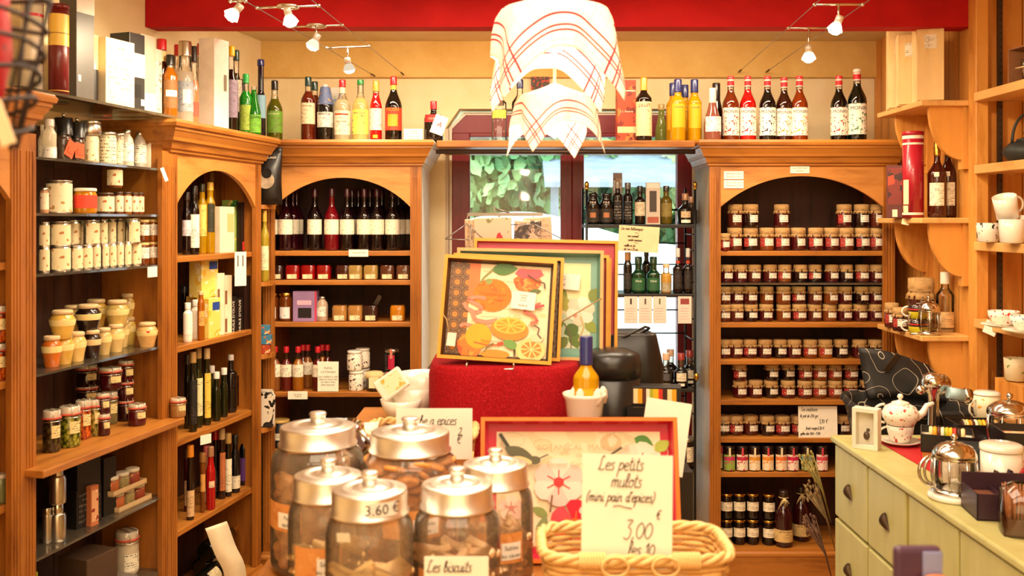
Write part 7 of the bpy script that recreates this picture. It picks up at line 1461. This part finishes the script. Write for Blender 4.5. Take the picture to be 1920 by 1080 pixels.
for i, (px, Y, hh) in enumerate(((640, 2.24, .27), (700, 2.24, .26))):
    t = thing('sweet_bag', ('left', 'right')[i]+' clear bag of sweets with shiny tie behind the glass jars', 'bag', (PX(px, Y), Y, TT), .2*i); rr = random.Random(i)
    m = M(); m.lathe([(.045, 0), (.055, .02), (.056, hh*.5), (.048, hh*.72), (.014, hh*.82), (.03, hh*.92), (.045, hh)], 20, cap=False, wob=lambda a, k: 1+.12*math.sin(6*a+k*1.3)); m.obj('clear_film', glass((.96, .92, .88), .18, 'bag_film'), t)
    m = M(); 
    for q in range(26): m.sphere(.013, (rr.uniform(-.028, .028), rr.uniform(-.028, .028), .015+rr.random()*hh*.6), 8)
    m.obj('sweets', spots('B8784A', '8A4A2A', 'D8B080', 50, .42), t, kind='stuff')
    m = M(); m.tube([(0, -.015, hh*.82), (-.03, -.025, hh*.98)], .005, 6); m.tube([(0, -.015, hh*.82), (.012, -.03, hh*.96)], .005, 6); m.obj('silver_tie', plain('D8DCE0', .15, .8), t)
# leaning white card and printed box right of the black bag
m = M(); m.box(-.055, .055, 0, .003, 0, .175); o = m.obj('white_board', PAPER); o.location = (.355, 2.31, TT+.13); o.rotation_euler = (-.12, .15, -.06); tag(o, 'blank white card leaning behind the botanical tray corner', 'card')
m = M(); m.box(-.10, .08, -.05, .05, 0, .128); o = m.obj('storage_carton', BLACK); o.location = (.36, 2.38, TT); tag(o, 'dark carton under the leaning white card', 'box')
put(box_item('striped_box', .15, .06, .05, plain('1A1614', .4), STRI.m), 'black box with striped picture behind the white card', 'box', (.385, 2.62, TT+.24), -.15); m = M(); m.box(-.08, .08, -.05, .05, 0, .239); o = m.obj('storage_carton', BLACK); o.location = (.388, 2.62, TT); tag(o, 'tall dark carton under the striped box', 'box')
# blue spectacle-like object held low at the right edge of the frame: a rounded violet gift bag with a curled ribbon
t = thing('violet_pouch', 'out-of-focus violet and blue rounded pouch low before the green chest', 'pouch', (PX(1719, 1.25), 1.25, .965)); 
m = M(); m.box(-.031, .031, -.008, .008, 0, .213, bv=.007); m.obj('pouch_body', plain('4A3048', .3), t)
m = M(); m.box(.004, .0295, -.0098, -.0075, .12, .208, bv=.0015); m.obj('pale_blue_panel', plain('8A92C0', .3), t); m = M(); m.sphere(.018, (.016, -.02, .170), 12, (1.2, .6, .7)); m.obj('orange_rosette', plain('C8703A', .6), t)
t = thing('stand_post', 'slim dark display post carrying the violet pouch', 'stand', (PX(1719, 1.25), 1.25, 0)); m = M(); m.tube([(0, 0, .01), (0, 0, .965)], .01, 10); m.obj('pole', BLACKM, t); m = M(); m.lathe([(.12, 0), (.12, .008), (.02, .014)], 24); m.obj('base', BLACKM, t)
# ---------------------------------------------------------------- metal etagere before the window
EY = 4.42; es = EY/F; ex0, ex1, ed = PX(1100, EY), PX(1303, EY), .24
IRN = plain('141414', .35, .4)
t = thing('etagere', 'black iron etagere with brass finials before the right window pane', 'shelf', (0, 0, 0))
def ez(py): return CZ-(py-HY)*es
for x in (ex0, ex1):
    for y in (EY, EY+ed): m = M(); m.tube([(x, y, 0), (x, y, ez(350))], .006, 8); m.obj('post', IRN, t)
    m = M(); m.sphere(.011, (x, EY, ez(347)), 12, (1, 1, 1.6)); m.lathe([(.006, 0), (.010, .006), (.005, .012)], 12, Matrix.Translation((x, EY, ez(356)))); m.obj('finial', BRASS, t)
m = M(); m.sphere(.013, (ex1+.006, EY-.008, ez(706)), 12, (1, 1, 1.5)); m.obj('finial', BRASS, t)
ESH = [ez(y) for y in (421, 551, 729, 880)]
for z in ESH: m = M(); m.box(ex0-.005, ex1+.005, EY-.004, EY+ed, z-.016, z, bv=.002); m.obj('shelf_board', plain('1A1412', .4), t)
m = M()
for py in (393, 458, 500, 520, 590, 636, 760, 820): m.tube([(ex0, EY+ed, ez(py)), (ex1, EY+ed, ez(py))], .0035, 6)
m.tube([(ex0+.01, EY+ed, ez(390)), (ex0+.03, EY+ed, ez(365)), (ex0+.06, EY+ed, ez(358)), (ex0+.085, EY+ed, ez(372))], .0035, 6); m.tube([(ex1-.15, EY+ed, ez(345)), (ex1-.11, EY+ed, ez(380)), (ex1-.06, EY+ed, ez(392)), (ex1-.01, EY+ed, ez(388))], .0035, 6)
for py in (440, 470, 500, 530, 600, 640, 680, 780, 830): m.tube([(ex1, EY, ez(py)), (ex1, EY+ed, ez(py))], .003, 6)
m.obj('back_rails', IRN, t)
def ep(proto, label, cat, px, z, wp, hp, dy=.06, g=None, rz=-.1): Y = EY+dy; s = Y/F; return put(proto, label, cat, (PX(px, Y), Y, z+.0005), rz, g, wp*s, hp*s)
z = ESH[0]
for i, px in enumerate((1112, 1137)):
    t = ep(bottle('balsamic_bottle', .22, .045, .60, .84, .030, '14100E', cap='14100E', capz=.93, lab=('2A2420', .08, .5, 2.2), lab2=('B8764A', .22, .38, .8), txt='FINI', txt_s=.024, txt_c='E8DCC8', txt_z=.70, bulge=.04), ('left', 'right')[i]+' fat black bottle with white lettering on top iron shelf', 'bottle', px, z, 26, 58)
    if i == 0: m = M(); m.tube([(-.03+.03*math.cos(q), 0, .215+.022*math.sin(q)) for q in [j*PI/8 for j in range(9)]], .003, 6); m.obj('wire_bail', IRN, t)
for i, (px, hp) in enumerate(((1158, 80), (1177, 78))): ep(bottle('vinegar_bottle', .25, .028, .66, .76, .015, '1E1A18', cap='8A7A6A' if i == 0 else '5A5450', capz=.84, lab=('3A3430', .1, .55, 1.2), lab_m=paper('1C1816', 'A89A8A', .45, 60)), ('left', 'right')[i]+' slim black vinegar bottle with grey lettering on top iron shelf', 'bottle', px, z, 19, hp, .06+.02*i)
m = M(); m.box(-.02, .02, -.02, .02, 0, .25); 
ep(box_item('clear_pack', .045, .045, .23, plain('8A6A58', .3), spots('B89A88', 'E8DCD0', '6A4A3A', 30, .4)), 'tall clear pack standing behind the slim black bottles', 'box', 1158, z, 17, 96, .17)
ep(bottle('vinegar_bottle', .2, .026, .62, .74, .012, '1A0E0A', cap='14110F', capz=.84, lab=('E0D0B0', .22, .58, 2.0)), 'dark spray bottle with cream label on top iron shelf', 'bottle', 1200, z, 20, 72)
t = ep(box_item('clear_gift_pack', .06, .05, .22, plain('C8B8A8', .3), plain('3A2A24', .4), (.25, .75, .30, .80), extra=((plain('E8D8CC', .5), (.05, .95, .86, .98)), (plain('A8503A', .5), (.1, .9, .04, .18)))), 'clear gift pack with pale header and small bottle inside', 'box', 1224, z, 26, 78)
ep(bottle('oil_bottle', .2, .026, .62, .76, .012, '6A5A14', cap='2A2018', capz=.86, lab=('8A7A3A', .2, .55, 1.8)), 'olive brown bottle with pointed dark stopper on top iron shelf', 'bottle', 1249, z, 22, 72)
ep(bottle('balsamic_flask', .17, .036, .48, .66, .014, '14100C', cap='A8764A', capz=.78, lab=('D8B890', .22, .42, 1.0), lab2=('EFE4D0', .05, .15, 1.2), bulge=.05), 'round-shouldered black flask with cork and tan medallion at shelf end', 'bottle', 1285, z, 28, 58, .06)
ep(bottle('balsamic_flask', .17, .036, .48, .66, .014, '5A3A1A', cap='C8946A', capz=.78, lab=None), 'brown flask half hidden behind the medallion flask', 'bottle', 1296, z, 22, 52, .16)
z = ESH[1]
ep(bottle('wine_vinegar_bottle', .2, .022, .64, .8, .014, '14140E', cap='B8844A', capz=.8, lab=('1E1E18', .1, .5, 2)), 'dark bottle with copper band partly behind the vinegar card', 'bottle', 1177, z, 16, 76)
for i, px in enumerate((1197, 1225)): ep(bottle('oil_bottle', .22, .033, .50, .66, .016, '0E3A1E', cap='123A22', capz=.80, lab=('1E5A34', .08, .42, 2.2), txt='FINI', txt_s=.018, txt_c='D8E0C8', txt_z=.33), ('left', 'right')[i]+' squat dark green bottle on the second iron shelf', 'bottle', px, z, 25, 68, .05, 'squat green oil bottles')
ep(bottle('oil_bottle', .26, .022, .6, .74, .010, '14180F', cap='14180F', capz=.82, lab=None), 'dim tall dark bottle behind the two green bottles', 'bottle', 1212, z, 17, 80, .16)
ep(bottle('vinegar_bottle', .15, .026, .60, .74, .014, liquid('D8A850', .4), clear=CLEAR, fill=.7, cap='D8B080', capz=.88, lab=('A89878', .06, .36, 2.0)), 'small pale yellow bottle with cork on the second iron shelf', 'bottle', 1249, z, 20, 54, .05)
for i, px in enumerate((1271, 1290)): ep(bottle('vinegar_bottle', .26, .026, .54, .66, .010, '1A0A08', clear=CLEAR, cap='C8C0B8', capz=.80, lab=('1E1410', .1, .5, 1.4), fill=.78, neck=('B8401E', .66, .72)), ('left', 'right')[i]+' dark spray bottle with clear cap on the second iron shelf', 'bottle', px, z, 19, 84, .05, 'clear-capped spray bottles')
z = ESH[2]
for i, (px, dy, c) in enumerate(((1217, .04, 0), (1226, .15, 0), (1249, .04, 0), (1257, .15, 0), (1277, .04, 1), (1293, .12, 1))):
    ep(bottle('balsamic_flask', .18, .034, .44, .60, .016, '120C0A', clear=glass((.9, .85, .8), .2, 'flask_neck'), fill=.62, cap='C8A080' if not c else '8A2A24', capz=.80, lab=('E0D2B8', .20, .44, 1.2) if c else ('4A4A50', .22, .42, .8), lab2=('E4DCCC', .06, .14, .9)), '%s black balsamic flask on third iron shelf, %s' % (ORD[i], 'with cream ornate label' if c else 'with round dark seal and cork'), 'bottle', px, z, 26, 64, dy, 'black balsamic flasks')
z = ESH[3]
ep(jar('preserve_jar', .04, .09, '2A1A14', 'B8B0A8', .14, ('E8D8B8', .2, .7, 2.0), lidm=BRUSHED), 'dark jar with metal lid and cream label low on the iron shelf', 'jar', 1287, z, 30, 56, .05)
card('vinegar_card', 'handwritten tan card about balsamic vinegars hanging on the iron etagere', 'sign', (PX(1196, EY-.01), EY-.012, ez(472)), .186, .118, -.02, 0,
     [('Les vrais balsamiques', -.085, .098, .0075), ('_', -.02, .083, .007), ('-sans caramel', -.055, .066, .006), ('-6% acidite maximum', -.055, .048, .006), ('_', -.02, .037, .007), ('vieilles en fut', -.065, .022, .006), ('de 1 an a 25 ans', -.065, .005, .006)], mat=plain('E2C69A', .6), tilt=.06)
for i, px in enumerate((1183, 1210, 1237, 1284)):
    t = card('hanging_leaflet', 'pale leaflet with small bottle picture below second iron shelf, %s from left' % ORD[i], 'leaflet', (PX(px, EY-.01), EY-.010, ez(606)), .062, .124, 0, 0, mat=plain('E4C8BC', .6), group='leaflets under the iron shelf')
    m = M(); m.box(-.004 if i < 3 else -.02, .004 if i < 3 else .02, -.0006, 0, .088, .114); m.obj('bottle_picture', plain(('2A2420', '5A4A44', '6A6A4A', '8A3A3A')[i], .5), t)
    m = M(); 
    for k in range(5): m.box(-.022, .020-.003*(k % 3), -.0005, 0, .02+.012*k, .0215+.012*k)
    m.obj('printed_lines', plain('B89A90', .6), t)
# ---------------------------------------------------------------- pendant lamp under two tea towels
LXp, LYp = PX(1040, 2.3), 2.3
t = thing('pendant_lamp', 'pendant lamp with bright bulbs hidden under two tea towels', 'lamp', (LXp, LYp, 0))
m = M(); m.tube([(0, 0, 2.558), (0, 0, 1.80)], .004, 8); m.obj('cord', WHITE, t)
m = M(); m.lathe([(.05, 2.54), (.05, 2.558)], 20); m.obj('ceiling_rose', WHITE, t)
for zc, r in ((2.095, .115), (1.893, .070)):
    m = M(); m.tube([(r*math.cos(q), r*math.sin(q), zc) for q in [i*PI/16 for i in range(32)]], .0025, 6, True)
    for k in range(3): q = k*2*PI/3+.5; m.tube([(0, 0, zc+.03), (r*math.cos(q), r*math.sin(q), zc)], .002, 5)
    m.obj('wire_ring', WIRE, t)
    m = M(); m.lathe([(.014, zc+.02), (.016, zc-.02), (.014, zc-.03)], 14); so = m.obj('socket', WHITE, t)
    m = M(); m.sphere(.028, (0, 0, zc-.058), 18, (1, 1, 1.15)); m.obj('bulb', emit((1, .86, .62), 30), so)
    l = bpy.data.lights.new('pendant_bulb_light', 'POINT'); l.energy = 5 if zc > 2 else 2.2; l.color = (1, .84, .60); l.shadow_soft_size = .03
    lo = bpy.data.objects.new('pendant_bulb_light', l); lo.location = (LXp, LYp, zc-.098); COL.objects.link(lo)
TOW = N('linen_tea_towel'); TOW.t.nodes.remove(TOW.b)
uv = TOW.n('ShaderNodeUVMap'); uv.uv_map = 'UVMap'; sx = TOW.n('ShaderNodeSeparateXYZ'); TOW.l(uv.outputs['UV'], sx.inputs[0])
def band(ax, c, w_): return TOW.math('LESS_THAN', TOW.math('ABSOLUTE', TOW.math('SUBTRACT', TOW.math('ABSOLUTE', ax), c)), w_)
fac = None
for ax in (sx.outputs['X'], sx.outputs['Y']):
    for c, w_ in ((.78, .010), (.83, .010), (.66, .012)): b_ = band(ax, c, w_); fac = b_ if fac is None else TOW.math('MAXIMUM', fac, b_)
thin = None
for ax in (sx.outputs['X'], sx.outputs['Y']): b_ = TOW.math('LESS_THAN', TOW.math('FRACT', TOW.math('MULTIPLY', ax, 6.5)), .03); thin = b_ if thin is None else TOW.math('MAXIMUM', thin, b_)
colr = TOW.mix(fac, TOW.mix(TOW.math('MULTIPLY', thin, .6), 'F6EDE0', 'B8988A'), 'E0505A')
d_ = TOW.n('ShaderNodeBsdfDiffuse'); tr = TOW.n('ShaderNodeBsdfTranslucent'); x_ = TOW.n('ShaderNodeMixShader'); x_.inputs[0].default_value = .42
TOW.l(colr, d_.inputs['Color']); TOW.l(colr, tr.inputs['Color']); TOW.l(d_.outputs[0], x_.inputs[1]); TOW.l(tr.outputs[0], x_.inputs[2]); TOW.l(x_.outputs[0], TOW.out.inputs['Surface'])
def towel(label, zt, R0, a, rot, peak, seed, n=56, fl=.42, ext=.2):
    rr = random.Random(seed); vs = []; uvs = []
    for j in range(n+1):
        for i in range(n+1):
            u, v_ = -1+2*i/n, -1+2*j/n; x, y = u*a, v_*a; s = math.hypot(x, y); th = math.atan2(y, x); s *= 1+ext*abs(math.sin(2*th))**4
            if s < R0: r = s; z = zt+peak*(1-(s/R0))**1.2
            else:
                d = s-R0; corner = abs(math.sin(2*th)); k = min(1, d/.02)
                r = R0+.012*k+d*fl*(.35+.9*corner**3)+.010*math.sin(8*th+seed)*min(1, d/.06)*(1-corner*.4)
                z = zt-.006*k-d*(.97-.05*corner)
            q = th+rot; vs.append((r*math.cos(q), r*math.sin(q), z)); uvs.append((u, v_))
    fs = [(j*(n+1)+i, j*(n+1)+i+1, (j+1)*(n+1)+i+1, (j+1)*(n+1)+i) for j in range(n) for i in range(n)]
    m = M(); m.add(vs, fs, True); me = m.mesh('tea_towel', TOW.m); ul = me.uv_layers.new(name='UVMap')
    for lp in me.loops: ul.data[lp.index].uv = uvs[lp.vertex_index]
    o = bpy.data.objects.new('tea_towel', me); COL.objects.link(o); o.location = (LXp, LYp, 0); md = o.modifiers.new('thickness', 'SOLIDIFY'); md.thickness = .0012
    return tag(o, label, 'tea towel', 'checked linen tea towels')
towel('upper red-striped linen tea towel draped over the pendant lamp', 2.105, .128, .240, .10, .055, 1, fl=.17, ext=.10)
towel('lower red-striped linen tea towel hanging under the first one', 1.902, .080, .148, .34, .03, 4, fl=.22, ext=.10)
# ---------------------------------------------------------------- low-voltage cable spotlights
def cable_run(pts_l, pts_r, label):
    t = thing('spotlight_cable', label, 'cable', (0, 0, 0))
    for p in (pts_l, pts_r):
        m = M(); m.tube(p, .0016, 6); m.obj('wire', WIRE, t)
        m = M(); e = Vector(p[-1]); d = (Vector(p[-2])-e).normalized()
        for k in range(5): m.tube([tuple(e+d*(.02+.012*k)), tuple(e+d*(.03+.012*k))], .0045 if k % 2 else .003, 6)
        m.tube([tuple(e), tuple(e+d*.02)], .0035, 6); m.obj('tensioner', plain('6A4A2A', .4, .6), t)
WZ = 2.335
def cx_(Y, px0, px1, Ya=4.795): return None
l1, l2 = (PX(703, 4.795), 4.793, 2.325), (PX(757, 4.795), 4.793, 2.332)
d_l = (-.030, -1, 0.0)
def back_pt(e, dx, Y, dz=.0): k = (e[1]-Y); return (e[0]+dx*k, Y, e[2]+dz*k)
L1 = lambda Y: back_pt(l1, -.118, Y); L2 = lambda Y: back_pt(l2, -.075, Y)
cable_run([L1(2.2), L1(3.4), l1], [L2(2.2), L2(3.4), l2], 'pair of thin spotlight cables at left running to the back wall')
r1, r2 = (PX(1385, 4.795), 4.793, 2.345), (PX(1436, 4.795), 4.793, 2.345)
R1 = lambda Y: back_pt(r1, -.062, Y); R2 = lambda Y: back_pt(r2, -.042, Y)
cable_run([R1(2.2), R1(3.4), r1], [R2(2.2), R2(3.4), r2], 'pair of thin spotlight cables at right running to the back wall')
def spot(label, A, B, Y, dirv, lit=True, drop=.05, power=14, ring=False, glow=6):
    a, b = Vector(A(Y)), Vector(B(Y)); c = (a+b)/2
    t = thing('cable_spotlight', label, 'spotlight', c, group='cable spotlights'); d = Vector(dirv).normalized()
    m = M(); m.tube([tuple(a-c), tuple(b-c)], .004, 8); m.sphere(.007, tuple(a-c), 8); m.sphere(.007, tuple(b-c), 8)
    if ring: m.tube([(.035*math.cos(q), .035*math.sin(q), 0) for q in [i*PI/12 for i in range(24)]], .004, 6, True)
    m.obj('cross_bar', CHROME, t)
    m = M(); m.tube([(0, 0, 0), (0, 0, -drop)], .004, 8); m.obj('stem', CHROME, t)
    q = d.to_track_quat('Z', 'Y').to_matrix().to_4x4(); mx = Matrix.Translation((0, 0, -drop)) @ q
    m = M(); m.lathe([(.010, -.018), (.013, -.015), (.013, .008)], 16, mx); h_ = m.obj('lamp_head', plain('E4DCD0', .3, .4), t)
    m = M(); m.lathe([(.010, .006), (.018, .016), (.025, .030), (.027, .036), (.025, .036), (.017, .018), (.009, .012)], 20, mx, cap=False); m.obj('glass_reflector', emit((1, .84, .58), glow, 'glowing_reflector'), h_)
    m = M(); m.lathe([(.001, .022), (.021, .028), (.023, .036), (.016, .046), (.001, .050)], 18, mx, cap=False); m.obj('halogen_bulb', emit((1, .87, .64), 55 if lit else 4), h_)
    if lit:
        l = bpy.data.lights.new('halogen_light', 'SPOT'); l.energy = power; l.color = (1, .80, .52); l.spot_size = R(118); l.spot_blend = .7; l.shadow_soft_size = .03
        o = bpy.data.objects.new('halogen_light', l); COL.objects.link(o); o.location = c+Vector((0, 0, -drop))+d*.062; o.rotation_euler = d.to_track_quat('-Z', 'Y').to_euler()
spot('dim cable spotlight nearest the left back wall, above the wine cabinet', L1, L2, 4.02, (.15, .25, -1), True, .06, 10, glow=.8)
spot('cable spotlight with chrome ring before the red beam at left', L1, L2, 3.58, (-.5, .1, -1), True, .045, 16, True, glow=1.2)
spot('bright cable spotlight with faceted reflector at top left', L1, L2, 3.26, (.2, .5, -1), True, .02, 20, True)
spot('glaring cable spotlight aimed at the left cabinets', L1, lambda Y: (L1(Y)[0]-.05, L1(Y)[1], L1(Y)[2]), 3.16, (-.75, .15, -.75), True, .025, 24)
spot('bright cable spotlight hanging over the jam cabinet syrups', R1, R2, 3.70, (.2, .6, -1), True, .085, 18)
spot('glaring cable spotlight at top right before the beam', R1, R2, 3.30, (-.35, .25, -1), True, .055, 18)
spot('cable spotlight at the very top right aimed at pine shelves', R1, lambda Y: (R1(Y)[0]+.20, Y, R1(Y)[2]), 2.72, (.8, .2, -.6), True, .02, 30)
# ---------------------------------------------------------------- wire basket hanging close to the camera at top left
HX, HYY = -.550, .98
t = thing('hanging_wire_basket', 'blurred dark wire basket hanging close by at top left', 'basket', (HX, HYY, 1.675)); t.scale = (.88, .88, .88)
m = M(); rr = random.Random(2); RU = plain('2A1E1A', .6)
for k in range(7):
    z = .02+.032*k; r = .062+.004*k; m.tube([(r*math.cos(q), r*math.sin(q), z+.008*math.sin(2*q+k)) for q in [i*PI/14 for i in range(28)]], .003, 5, True)
for k in range(12): q = k*PI/6; m.tube([(.045*math.cos(q), .045*math.sin(q), .0), (.07*math.cos(q+.2), .07*math.sin(q+.2), .11), (.09*math.cos(q+.3), .09*math.sin(q+.3), .22)], .0022, 5)
m.obj('wire_mesh', RU, t)
m = M(); m.tube([(.105, -.01, .20), (.06, -.02, .25), (.0, -.02, .33), (-.05, -.02, .42), (-.03, 0, .60), (0, 0, .995)], .007, 8); m.sphere(.012, (.085, -.01, .21), 10); m.obj('hanger_arm', RU, t)
m = M(); m.box(-.008, .008, -.001, .001, -.05, 0); m.obj('price_tag', plain('E0C8A0', .6), t, (.062, -.072, .045), (0, -.35, 0))
m = M(); m.box(-.016, .016, -.001, .001, -.045, 0); m.obj('grey_tag', plain('A8A29A', .6), t, (.038, -.070, .055), (0, -.1, 0))
t = thing('foil_gift', 'blurred red foil gift with gold highlights in the hanging basket', 'gift', (HX-.008, HYY+.005, 1.70)); t.scale = (.80, .80, .85)
m = M(); m.lathe([(.03, 0), (.04, .02), (.048, .09), (.045, .19), (.02, .24), (.04, .27)], 18, wob=lambda a, k: 1+.10*math.sin(5*a+k*2)); m.obj('foil_wrap', spots('B8101A', 'D87A2A', '8A0A12', 18, .36), t)
m = M(); m.tube([(.045, -.04, .22), (.03, -.052, .12), (-.01, -.05, .05)], .005, 6); m.obj('red_ribbon', plain('B01830', .5), t)
